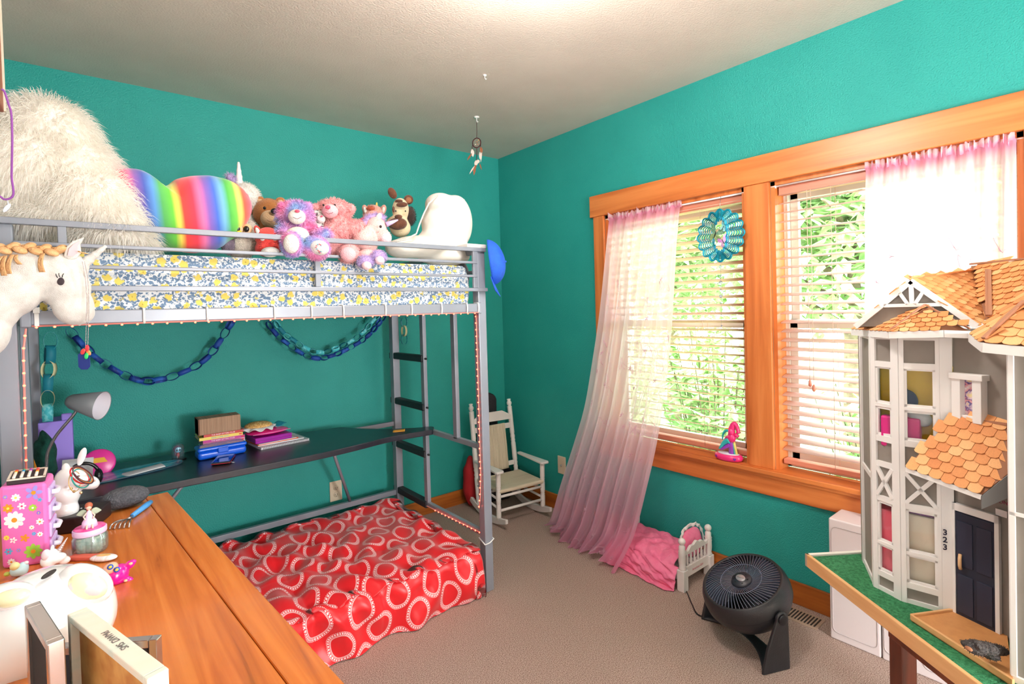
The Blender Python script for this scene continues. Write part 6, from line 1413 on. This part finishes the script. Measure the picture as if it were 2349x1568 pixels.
# front wall with the door
wallw(C3b,FR,ZB,ZE,'front_wall',GRY,.004,.003)
wallw(C3b,FR,ZB,ZB+.246,'front_door',NAV,.006,-.004,.05,.80)
dr=wallw(C3b,FR,ZB+.002,ZB+.243,'door_leaf',NAV,.002,-.0062,.06,.79)
for u0,u1 in ((.10,.40),(.47,.76)):
    for z0,z1 in ((ZB+.018,ZB+.105),(ZB+.125,ZB+.225)): wallw(C3b,FR,z0,z1,'door_panel',mat('door_navy_light',(44,50,70),.5),.003,-.0085,u0,u1,par=dr,bevel=.001)
for u0,u1,z0,z1 in ((-.01,.05,0,.262),(.80,.88,0,.262),(.0,.88,.246,.262)): wallw(C3b,FR,ZB+z0,ZB+z1,'door_casing',WPN,.008,-.007,u0,u1)
p=at(2203,1285,x=-.890)-o; b=MB(); b.tube([p+Vector((0,0,.014)),p+Vector((-.006,.0,.006)),p+Vector((-.006,0,-.010)),p+Vector((-.001,0,-.018))],.0035,10); b.build('door_handle',mat('tan_clay',(236,190,140),.6),dr)
# box window with stained glass
WA,WB_=(-.874,-2.752),(-.898,-2.806)
for u0,u1,z0,z1,dp_ in ((0,.30,.452,.545,.020),(.70,1.0,.452,.545,.020),(-.05,1.08,.545,.558,.024),(.25,.75,.446,.466,.016)): 
    wallw(WA,WB_,ZB+z0,ZB+z1,'box_window_frame',WPN,dp_,-dp_+.002,u0,u1,bevel=.001)
wallw(WA,WB_,ZB+.460,ZB+.548,'stained_glass',mat('stained_glass',(236,220,226),.2,stops=[(.35,(240,226,170)),(.45,(236,210,220)),(.52,(80,80,150)),(.56,(226,150,160)),(.7,(240,236,236))],ns=60),.002,-.003,.3,.7)
sg=at(2298,1150,x=-.914)-o; dd=(Vector((*FR,0))-Vector((*C3b,0))).normalized()
wallw(C3b,FR,ZB+.250+.012,ZB+.276,'name_plate',mat('plate_white',(236,228,226),.5),.002,-.002,.80,1.0)
text('plate_lettering','TON',.0105,mat('plate_ink',(150,60,90),.6),(0,0,0),(0,0,0),dh,ext=.0004,M=basis(dd,UP,dd.cross(UP),sg+Vector((-.004,0,0))))
# wing at the right
wallw(FR,WG,ZB,ZE,'wing_side',GRY,.004,.003); wallw(WG,WR,ZB,ZE,'wing_front',GRY,.004,.004)
wallw(WG,WR,ZB,ZE,'corner_post',WPN,.008,-.002,0,.07); wallw(FR,WG,ZB,ZE,'corner_post',WPN,.006,-.002,.93,1.0); wallw(WG,WR,ZB+.316,ZB+.322,'rail',WPN,.006,-.002)
wallw(WG,WR,ZB,ZB+.012,'rail',WPN,.008,-.003)
# deck
dk=[Vector((-.952,-2.672,0)),Vector((-.868,-2.735,0)),Vector((-.905,-2.835,0)),Vector((-1.056,-2.862,0)),Vector((-1.07,-2.868,0))]
dk=[at(2090,1410,z=.612),Vector((-.872,-2.742,0)),Vector((-.908,-2.835,0)),Vector((-1.052,-2.860,0)),at(2325,1560,z=.612)]
b=MB(); b.add([Vector((v.x,v.y,.599))-o for v in dk]+[Vector((v.x,v.y,.609))-o for v in dk],[(0,1,2,3,4),(9,8,7,6,5)]+[(i,5+i,5+(i+1)%5,(i+1)%5) for i in range(5)]); b.build('deck',MDF,dh,fix=True)
b=MB(); b.bar(Vector((dk[0].x,dk[0].y,.608))-o,Vector((dk[4].x,dk[4].y,.608))-o,.006,.012); b.build('deck_edge',PIN,dh,bevel=.001)
b=MB(); b.bar(Vector((dk[0].x,dk[0].y,.608))-o,Vector((dk[1].x,dk[1].y,.608))-o,.006,.012); b.build('deck_edge',PIN,dh,bevel=.001)
# roofs
CED=bpy.data.materials.new('cedar_shingle'); X=NX(CED); p_=X.N['Principled BSDF']; p_.inputs['Roughness'].default_value=.7
ge=X.n('ShaderNodeNewGeometry'); cr=X.n('ShaderNodeValToRGB'); e=cr.color_ramp.elements; e[0].color=lin((216,136,80)); e[1].color=lin((244,190,132)); k_=e.new(.5); k_.color=lin((232,160,98)); X.L.new(ge.outputs['Random Per Island'],cr.inputs['Fac'])
tcn=X.n('ShaderNodeTexCoord'); mp=X.n('ShaderNodeMapping'); mp.inputs['Scale'].default_value=(500,500,40); X.L.new(tcn.outputs['Object'],mp.inputs['Vector']); nz=X.n('ShaderNodeTexNoise'); nz.inputs['Scale'].default_value=1; X.L.new(mp.outputs[0],nz.inputs['Vector'])
mr=X.n('ShaderNodeMapRange'); mr.inputs['To Min'].default_value=.82; mr.inputs['To Max'].default_value=1.12; X.L.new(nz.outputs['Fac'],mr.inputs['Value']); vm=X.n('ShaderNodeVectorMath',operation='SCALE'); X.L.new(cr.outputs['Color'],vm.inputs[0]); X.L.new(mr.outputs[0],vm.inputs['Scale']); X.L.new(vm.outputs[0],p_.inputs['Base Color'])
RSUB=mat('roof_board',(150,100,70),.7); RIDGE=mat('ridge_strip',(176,122,92),.6)
def roof(corners,edge,name='roof',w=.021,h=.019,par=dh):
    """corners: world points; edge=(i,j) indices of the eave"""
    c=[Vector(v) for v in corners]; A=c[edge[0]]; B=c[edge[1]]; U=(B-A).normalized()
    nrm=Vector((0,0,0))
    for i in range(len(c)): nrm+= (c[i]-A).cross(c[(i+1)%len(c)]-A)
    nrm.normalize(); 
    if nrm.z<0: nrm=-nrm
    V=nrm.cross(U); V=V if V.z>0 else -V
    poly=[((v-A).dot(U),(v-A).dot(V)) for v in c]
    def inside(x,y):
        r=False; n_=len(poly)
        for i in range(n_):
            x1,y1=poly[i];x2,y2=poly[(i+1)%n_]
            if (y1>y)!=(y2>y) and x<(x2-x1)*(y-y1)/(y2-y1)+x1: r=not r
        return r
    b=MB(); b.add([v-o-nrm*.002 for v in c]+[v-o-nrm*.006 for v in c],[tuple(range(len(c))),tuple(range(len(c),2*len(c)))[::-1]]+[(i,len(c)+i,len(c)+(i+1)%len(c),(i+1)%len(c)) for i in range(len(c))]); rb=b.build(name,RSUB,par,fix=True)
    b=MB(); x0=min(p[0] for p in poly)-w; x1=max(p[0] for p in poly)+w; y1=max(p[1] for p in poly); j=0; y=-.004; rn=random.Random(int(abs(A.x*1000)))
    while y<y1:
        x=x0+(w/2 if j%2 else 0)
        while x<x1:
            if inside(x+w*.5,y+h*.35) :
                xa,xb=x+.0005,x+w-.0005; yy=y+rn.uniform(-.001,.001); hh_=h*1.5
                top=yy+hh_
                sh=[(xa,top),(xa,yy+.005),(xa+w*.15,yy+.0015),(x+w*.5,yy),(xb-w*.15,yy+.0015),(xb,yy+.005),(xb,top)]
                lo_,hi_=.0045,.0005
                vs=[A+U*px_+V*py_+nrm*(lo_+(hi_-lo_)*min(1,(py_-yy)/hh_))-o for px_,py_ in sh]; vs+=[v-nrm*.0016 for v in vs]; n_=len(sh)
                b.add(vs,[tuple(range(n_)),tuple(range(n_,2*n_))[::-1]]+[(i,n_+i,n_+(i+1)%n_,(i+1)%n_) for i in range(n_)])
            x+=w
        y+=h; j+=1
    if b.v: b.build('shingles',CED,rb,fix=True)
    return rb
def rx(px,py,x): return at(px,py,x=x)
def on_pl(px,py,A,B,C):
    n=(B-A).cross(C-A); d=ray(px,py); return CAM+d*((A-CAM).dot(n)/d.dot(n))
# porch roof
PA=rx(2185,955,-.885);PB=rx(2311,973,-.918);PC=rx(2313,1083,-.985);PD=rx(2251,1133,-1.00);PE=rx(2078,1070,-.955)
roof([PE,PD,PC,PB,PA],(0,1),'porch_roof',w=.024,h=.021)
b=MB(); b.bar(PA-o,PB-o,.006,.005); b.build('ridge_strip',RIDGE,dh); b=MB(); b.bar(PE-o-UP*.006,PD-o-UP*.006,.004,.010); b.build('porch_fascia',WPN,dh)
b=MB(); b.add([PD-o-UP*.004,PC-o-UP*.004,PC-o-UP*.05,PD-o-UP*.03],[(0,1,2,3)]); b.build('porch_end',mat('porch_grey',(130,130,130),.7),dh,solid=.003)
# eave trim of the bay
EL=rx(1955,758,-.79);EM=rx(2040,764,-.925);EN=rx(2165,761,-.925);EO=rx(2225,763,-.90);AP=rx(2122,703,-.878)
for p_,q_ in ((EL,EM),(EM,EN),(EN,EO)): b=MB(); b.bar(p_-o-UP*.004,q_-o-UP*.004,.006,.016); b.build('eave_trim',WPN,dh)
b=MB(); zz=[Vector((v.x,v.y,ZE)) for v in (EL,EM,EN,EO)]+[Vector((-.80,-2.82,ZE)),Vector((-.70,-2.56,ZE))]; b.add([v-o for v in zz]+[v-o+UP*.003 for v in zz],[tuple(range(6))[::-1],tuple(range(6,12))]); b.build('ceiling_board',WPN,dh)
roof([EL+UP*.004,EM+UP*.004,AP],(0,1),'bay_roof',w=.019,h=.014); roof([EM+UP*.004,EN+UP*.004,EO+UP*.004,AP],(0,1),'bay_roof',w=.019,h=.014)
b=MB(); b.bar(EM-o+UP*.007,AP-o+UP*.005,.006,.003); b.build('hip_strip',RIDGE,dh)
b=MB(); b.bar(EO-o+UP*.009,AP-o+UP*.005,.005,.003); b.build('hip_strip',RIDGE,dh)
# gable
GL=rx(1962,749,-.865);GR=rx(2240,748,-.865);GA=rx(2088,640,-.865)
b=MB(); q_=[GL,GR,GA]; b.add([v-o+Vector((.004,0,0)) for v in q_]+[v-o+Vector((.008,0,0)) for v in q_],[(0,1,2),(5,4,3),(0,3,4,1),(1,4,5,2),(2,5,3,0)]); gb=b.build('gable_wall',GRY,dh,fix=True)
def gb_bar(p,q,w=.011): b=MB(); b.bar(rx(*p,-.868)-o,rx(*q,-.868)-o,w,.006,up=(1,0,0)); b.build('gable_trim',WPN,gb)
gb_bar((1962,749),(2090,644),.013); gb_bar((2088,644),(2240,748),.013); gb_bar((2028,701),(2160,698),.008); gb_bar((2090,648),(2092,698),.009); gb_bar((2064,672),(2083,698),.007); gb_bar((2117,670),(2098,698),.007)
GC_=rx(2264,727,-.80);GB=on_pl(2262,621,GR,GC_,GA)
roof([GR,GC_,GB,GA],(0,1),'gable_roof',w=.020,h=.017)
b=MB(); b.bar(GA-o+UP*.004,GB-o+UP*.004,.006,.004); b.build('ridge_strip',RIDGE,dh)
BKp=GL+(GB-GA); 
roof([GL,BKp,GB,GA],(0,1),'gable_roof',w=.022,h=.018)
# upper main roof and wing roof
U2=rx(2226,609,-.62);U5=rx(2349,745,-.90);U6=rx(2266,752,-.86);U3=on_pl(2349,597,U2,U5,U6);U4=U3+(U3-U2)*.55;U5b=U5+(U3-U2)*.55
roof([U6,U5,U5b,U4,U3,U2],(0,1),'main_roof',w=.021,h=.018)
b=MB(); b.bar(U2-o+UP*.004,U4-o+UP*.004,.006,.004); b.build('ridge_strip',RIDGE,dh)
for dx in (0,7):
    b=MB(); b.bar(on_pl(2264+dx,622,U2,U5,U6)-o+Vector((-.006,0,.004)),on_pl(2266+dx,727,U2,U5,U6)-o+Vector((-.006,0,.004)),.006,.004); b.build('valley_strip',RIDGE,dh)
W1=rx(2230,766,-1.0);W2=rx(2256,785,-1.07);W3=rx(2349,793,-1.10);W3b=W3+(W3-W2)*1.3;W4=rx(2349,697,-1.0);W5=on_pl(2349,668,W1,W2,W4); W3=on_pl(2349,793,W2,W2+Vector((-.03,-.12,0)),W4); W3b=W3+(W3-W2)*1.3; W4b=W4+(W3-W2)*1.3
roof([W2,W3,W3b,W4b,W4],(0,1),'wing_roof',w=.028,h=.022); roof([W1,W2,W4,W5],(0,1),'wing_roof',w=.02,h=.03)
b=MB(); b.bar(W2-o+UP*.008,W4-o+UP*.006,.008,.004); b.build('hip_strip',RIDGE,dh)
for p_,q_ in ((W1,W2),(W2,W3b),(EO,W1)): b=MB(); b.bar(p_-o-UP*.010,q_-o-UP*.010,.006,.018); b.build('eave_trim',WPN,dh)
# things kept inside the dollhouse, seen through the bay windows
def inbox(name,label,cat,c,s,m,rot=0,bevel=.004): 
    t=thing(name,label,cat,c,(0,0,rot)); b=MB(); b.box((-s[0]/2,-s[1]/2,0),(s[0]/2,s[1]/2,s[2])); b.build('body',m,t,bevel=bevel); return t
wallw(S0,(-.80,-2.80),.93,.936,'upper_floor',WPN) if False else None
b=MB(); fl_p=[Vector((-.745,-2.535,0)),Vector((-.858,-2.590,0)),Vector((-.882,-2.648,0)),Vector((-.872,-2.72,0)),Vector((-.60,-2.80,0)),Vector((-.56,-2.60,0))]; b.add([Vector((v.x,v.y,.955))-o for v in fl_p]+[Vector((v.x,v.y,.962))-o for v in fl_p],[tuple(range(6))[::-1],tuple(range(6,12))]); b.build('upper_floor',MDF,dh)
inbox('storage_tote','yellow plastic tote seen through the upper bay windows of the dollhouse','tote',(-.775,-2.655,.963),(.10,.14,.19),mat('tote_yellow',(236,190,20),.4),R(8))
inbox('fashion_bin','magenta plastic bin low behind the upper bay windows of the dollhouse','bin',(-.858,-2.642,.963),(.028,.078,.075),mat('bin_magenta',(214,40,130),.4),R(4))
t=thing('doll_jeans','dark blue doll jeans bundled in front of the yellow tote','doll clothes',(-.846,-2.652,1.055)); b=MB(); b.ell((0,0,.02),(.018,.022,.028),nu=20,nv=14).ell((.005,.012,.036),(.014,.014,.024),nu=16,nv=12); b.build('denim',mat('denim_dark',(24,60,96),.9),t)
t=thing('doll_jacket','pale folded doll jacket below the dark jeans in the dollhouse','doll clothes',(-.846,-2.676,1.039)); b=MB(); b.ell((0,0,-.0),(.016,.026,.02),rot=(R(30),0,0),nu=20,nv=14); b.build('cloth',mat('pale_denim',(206,212,214),.9,c2=(190,198,204),ns=60),t)
inbox('pink_bin','salmon pink plastic bin seen through the lower left bay window of the dollhouse','bin',(-.835,-2.612,ZB+.002),(.05,.07,.20),mat('bin_pink',(236,110,130),.4),R(-16))
inbox('toy_box','cream cardboard toy box standing behind the lower front bay window of the dollhouse','box',(-.848,-2.686,ZB+.002),(.03,.068,.205),mat('box_cream',(236,226,204),.6),R(4))
inbox('purple_case','dark purple doll case on top of the cream toy box','case',(-.848,-2.686,ZB+.208),(.03,.068,.025),mat('case_purple',(110,40,120),.4),R(4))
q=Plush('dog_figurine','black long haired dog figurine lying on the dollhouse porch','figurine',2270,1490,-2.80)
q.t.location=at(2280,1500,z=.612); q.o=q.t.location.copy(); q.y=q.o.y
DOG=mat('dog_black',(40,34,34),.8,c2=(70,62,58),ns=120,bump=3,bs=160)
for x,y,rx_,rz_,rt in ((2240,1484,17,14,0),(2225,1482,8,7,.2),(2262,1487,20,13,.1),(2285,1494,22,15,.15),(2310,1500,24,17,.1),(2340,1508,22,17,.1),(2270,1500,14,8,.2)): q.e(x,y,rx_+7,rz_+1,rot=rt,th=.016)
q.part('body',DOG,voxel=.0022,smooth=4,bake=True,fur=1200,L=.0032,w=.0012)
q.e(2222,1487,6,4,dy=-.012,th=.006); q.part('snout',mat('dog_tan',(150,96,64),.8)); q.e(2243,1483,6,10,dy=-.014,rot=-.2,th=.005); q.part('ear',DOG)

# =============== dream catcher, wind spinner, window toy ===============
DCB=mat('suede_maroon',(70,24,30),.8); FEA=mat('feather_pale',(226,206,196),.8); FEB=mat('feather_brown',(150,90,60),.8)
t=thing('dream_catcher','small maroon dream catcher with feathers hanging from a white ceiling hook','dream catcher',(-.615,-.591,2.43)); o=Vector(t.location)
b=MB(); b.lathe([(.016,0),(.015,-.004),(.004,-.007)],16); b.tube([(0,0,-.005),(0.001,0,-.022),(.006,0,-.03),(.010,0,-.024)],.0026,8); b.build('hook',WHP,t)
def dcp(x,y): return at(x,y,y=-.591)-o
b=MB(); b.tube([dcp(1093.5,281),dcp(1094,300),dcp(1093.5,316)],.0016,6); b.build('hanging_cord',DCB,t)
cx,cy=1093.5,327.5; k=mpp(at(cx,cy,y=-.591)); cc=dcp(cx,cy); A_=CR*(.85)+CF*(.1); 
b=MB(); b.tube([cc+CR*math.cos(a)*9.2*k+UP*math.sin(a)*10.8*k+CR*.002*math.sin(a) for a in [2*PI*j/36 for j in range(36)]],.0030,8,closed=True); b.build('hoop',DCB,t)
b=MB()
for ring in (1,.72,.45,.22):
    for j in range(8):
        a0=2*PI*(j+(.5 if ring in (.72,.22) else 0))/8; a1=2*PI*(j+1+(.5 if ring in (.72,.22) else 0))/8; am=(a0+a1)/2; r2=ring*.72
        f=lambda a,r:cc+CR*math.cos(a)*9.2*k*r+UP*math.sin(a)*10.8*k*r
        b.tube([f(a0,ring),f(am,r2),f(a1,ring)],.0006,4)
b.build('web',mat('web_thread',(190,160,140),.8),t)
for x,y,cc2 in ((1098,322,(220,190,110)),(1091,332,(240,220,190)),(1096,331,(200,130,100)),(1094,326,(190,120,80))): b=MB(); b.ell(dcp(x,y)-CF*.003,.0035,nu=10,nv=7); b.build('bead',mat('dc_bead_%d'%cc2[0],cc2,.4),t)
for pts in (((1085,331),(1083,336),(1083,341)),((1093.5,338),(1094,350),(1093,364),(1093,368)),((1102,327),(1102.5,332),(1102.5,336))): b=MB(); b.tube([dcp(*p) for p in pts],.0019,6); b.build('tassel_cord',DCB,t)
for x0,y0,x1,y1,w,m_ in ((1083,342,1085,360,4,FEA),(1082,352,1072,368,2.5,FEB),(1103,337,1105,352,3.5,FEB),(1101,348,1101,366,2.2,FEA),(1105,346,1103,372,1.5,FEA),(1094,366,1091,382,4.5,FEA),(1097,366,1098,374,3,FEA),(1092,376,1086,396,3,FEB),(1089,380,1077,399,1.8,FEA),(1090,385,1087,402,2.4,FEB),(1100,374,1105,390,1.4,FEB)):
    A_=dcp(x0,y0);B_=dcp(x1,y1);d_=B_-A_; b=MB(); b.grid(lambda u,v:A_+d_*v+CR*(u-.5)*2*w*k*math.sin(PI*min(1,max(.04,v*.9+.08)))-CF*(.003*math.sin(v*3)+.002*abs(u-.5)),5,8); b.build('feather',m_,t,solid=.0006)
t=thing('wind_spinner','round teal metal wind spinner with butterflies hanging in the left window','wind spinner',(-.045,-1.736,1.78)); o=Vector(t.location); SC_=Vector((-.045,-1.7355,1.648)); VY=Vector((0,-1,0)); NX_=Vector((-1,0,0))
TLM=mat('teal_metal',(14,130,150),.3,metal=.3,c2=(20,160,186),ns=8); 
def sp(r,a,tw=0,off=0): 
    d=VY*math.sin(a)+UP*math.cos(a); return SC_+ (VY*math.sin(a)*math.cos(tw)+UP*math.cos(a)+NX_*math.sin(a)*math.sin(tw))*r+NX_*off-o
NR=8
for j in range(NR):
    f=j/(NR-1); P=[]
    r0=.080+.040*f; tw=R(4+ (NR-1-j)*5)
    for q_ in range(16*10):
        a=2*PI*q_/160; lob=abs(math.cos(a*8)); P.append(sp(r0*(.90+.10*lob**1.2)+.004*lob,a,tw))
    b=MB(); 
    w_=.0026 if j>0 else .0046
    if j==NR-1: w_=.0042
    b.tube(P,w_,6,closed=True); b.build('petal_ring',TLM if j>1 else mat('teal_bright',(40,170,206),.3,metal=.2),t)
for q_ in range(16):
    a=PI*(q_+.5)/8; b=MB(); b.tube([sp(.078,a,R(30)),sp(.118,a,R(6))],.0018,6); b.build('spoke',TLM,t)
def butterfly(c,s,rot,c1,c2,lean=0):
    bt=MB(); E=basis(VY,UP,NX_,c-o)@Matrix.Rotation(rot,4,'Z')@Matrix.Rotation(lean,4,'Y')
    w1=[(0,0),(.35,.75),(.85,1.0),(1.0,.75),(.80,.25),(.35,.02)]; w2=[(0,0),(.4,-.02),(.72,-.25),(.66,-.65),(.40,-.85),(.12,-.5)]
    par=None
    for sx_ in (-1,1):
        for wv,cc in ((w1,c1),(w2,c2)):
            bt=MB(); pts=[tuple(v[:2]) for v in catmull([(x*s*sx_,y*s,0) for x,y in wv],4,closed=True)]; bt.prism(pts if sx_>0 else pts[::-1],.0008,M=E@Matrix.Rotation(R(18*sx_),4,'Y')); wg=bt.build('butterfly_wing',mat('wing_%d_%d_%d'%cc,cc,.35,c2=tuple(min(255,v+40) for v in cc),ns=120,lo=.45,hi=.55,alpha=.85),t)
    bt=MB(); bt.ell((0,0,.001),(.05*s,.45*s,.05*s),nu=8,nv=8); bt.T=E; b2=MB(); b2.T=E; b2.ell((0,-.05*s,.001),(.06*s,.5*s,.06*s),nu=8,nv=8); b2.build('butterfly_body',BLK,t)
butterfly(Vector((-.060,-1.7205,1.655)),.042,R(-22),(90,140,110),(120,150,90)); butterfly(Vector((-.062,-1.760,1.616)),.030,R(26),(226,140,226),(236,170,236)); butterfly(Vector((-.060,-1.762,1.684)),.022,R(-30),(120,206,220),(150,220,230))
b=MB(); b.tube([Vector((-.03,-1.736,1.835))-o,Vector((-.045,-1.736,1.775))-o],.0010,6); b.build('hanging_wire',MET,t)
b=MB(); b.tube([Vector((-.045,-1.736,1.515))-o,Vector((-.045,-1.733,1.20))-o],.0006,5); b.build('crystal_string',MET,t)
CRY=clear('crystal',(226,232,250),.25,.12)
for z,r in ((1.50,.008),(1.46,.006),(1.425,.010),(1.39,.006),(1.36,.009),(1.33,.006),(1.27,.005),(1.22,.005)): b=MB(); b.ell(Vector((-.045,-1.734,z))-o,r,nu=7,nv=5); c_=b.build('crystal_bead',CRY,t)
# unicorn toy on the sill
t=thing('unicorn_toy','hot pink plastic unicorn head toy with rainbow mane on the window sill','toy',(-.012,-1.738,.5755)); HP=mat('toy_hot_pink',(244,50,130),.3,coat=.4); TQ=mat('toy_turquoise',(40,200,200),.3,coat=.4); VI=mat('toy_violet',(160,60,190),.3,coat=.4); YL=mat('toy_yellow',(250,206,60),.35); 
b=MB(); b.lathe([(.055,0),(.066,.006),(.069,.016),(.065,.026),(.058,.030),(.050,.030)],40,M=Matrix.Diagonal((.62,1.0,1,1))); b.build('base',HP,t)
b=MB(); b.lathe([(0,.029),(.050,.029),(.052,.033)],32,M=Matrix.Diagonal((.6,1.0,1,1))); b.build('dish',mat('toy_pale',(232,226,240),.4),t)
def tp(a,z,x=0): return Vector((x,-a,z))
b=MB(); b.tube([tp(.016,.03),tp(.014,.09),tp(.012,.10)],[.014,.012,.012],14); b.build('neck_stripe',VI,t)
for k_,(cc) in enumerate(((20,130,200),(70,200,180),(240,226,120))): b=MB(); b.tube([tp(.027+.007*k_,.03,.0),tp(.018+.004*k_,.10,.0)],[.0065,.005],10); b.build('neck_stripe',mat('neck_%d'%k_,cc,.35),t)
b=MB(); b.tube(catmull([tp(.010,.095,-.006),tp(-.012,.085,-.008),tp(-.034,.058,-.008),tp(-.046,.045,-.006)],5),[.016-.0009*i for i in range(16)],12); b.build('mane',TQ,t)
b=MB(); b.tube(catmull([tp(.010,.075,-.004),tp(-.012,.060,-.006),tp(-.036,.044,-.006)],5),[.012-.0008*i for i in range(11)],12); b.build('mane',VI,t)
b=MB(); b.tube(catmull([tp(.012,.115),tp(-.005,.108),tp(-.020,.088),tp(-.030,.070)],5),[.010-.0005*i for i in range(16)],12); b.build('mane',HP,t)
b=MB(); b.tube(catmull([tp(.006,.140,.004),tp(-.012,.138,.004),tp(-.028,.118,.004),tp(-.032,.090,.004)],5),[.010-.0005*i for i in range(16)],12); b.build('mane',TQ,t)
b=MB(); b.tube(catmull([tp(.006,.148,.004),tp(-.014,.144,.004),tp(-.030,.122,.004)],5),[.006-.0004*i for i in range(11)],10); b.build('mane',YL,t)
b=MB(); b.ell(tp(.018,.108,-.004),(.016,.021,.022),nu=20,nv=14).tube([tp(.016,.11),tp(.018,.155)],[.017,.015],16); b.build('head',HP,t)
b=MB(); b.tube(catmull([tp(.018,.150),tp(.026,.172),tp(.036,.176),tp(.046,.160),tp(.052,.135)],5),[.014,.015,.015,.014,.014,.013,.013,.012,.012,.011,.011,.010,.010,.009,.009,.009,.009,.009,.009,.009,.009][:21],12); b.build('muzzle',HP,t)
b=MB(); b.tube([tp(.034,.128),tp(.050,.118)],[.010,.008],12); b.build('jaw',HP,t)
for s in (-1,1):
    hx_=[]; 
    for q_ in range(20): a=2*PI*q_/20; hx_.append((16*math.sin(a)**3*.00045,(13*math.cos(a)-5*math.cos(2*a)-2*math.cos(3*a)-math.cos(4*a))*.00045))
    b=MB(); an=PI+s*R(42); nrm_=Vector((math.cos(an)*.62,math.sin(an),0)); pos=Vector((math.cos(an)*.0425,math.sin(an)*.0686,.016)); n2_=Vector((math.cos(an)/.62,math.sin(an),0)).normalized(); b.prism(hx_,.0012,M=basis(n2_.cross(UP)*-1,UP,n2_,pos)); b.build('heart_decal',mat('heart_purple',(120,40,160),.4),t)
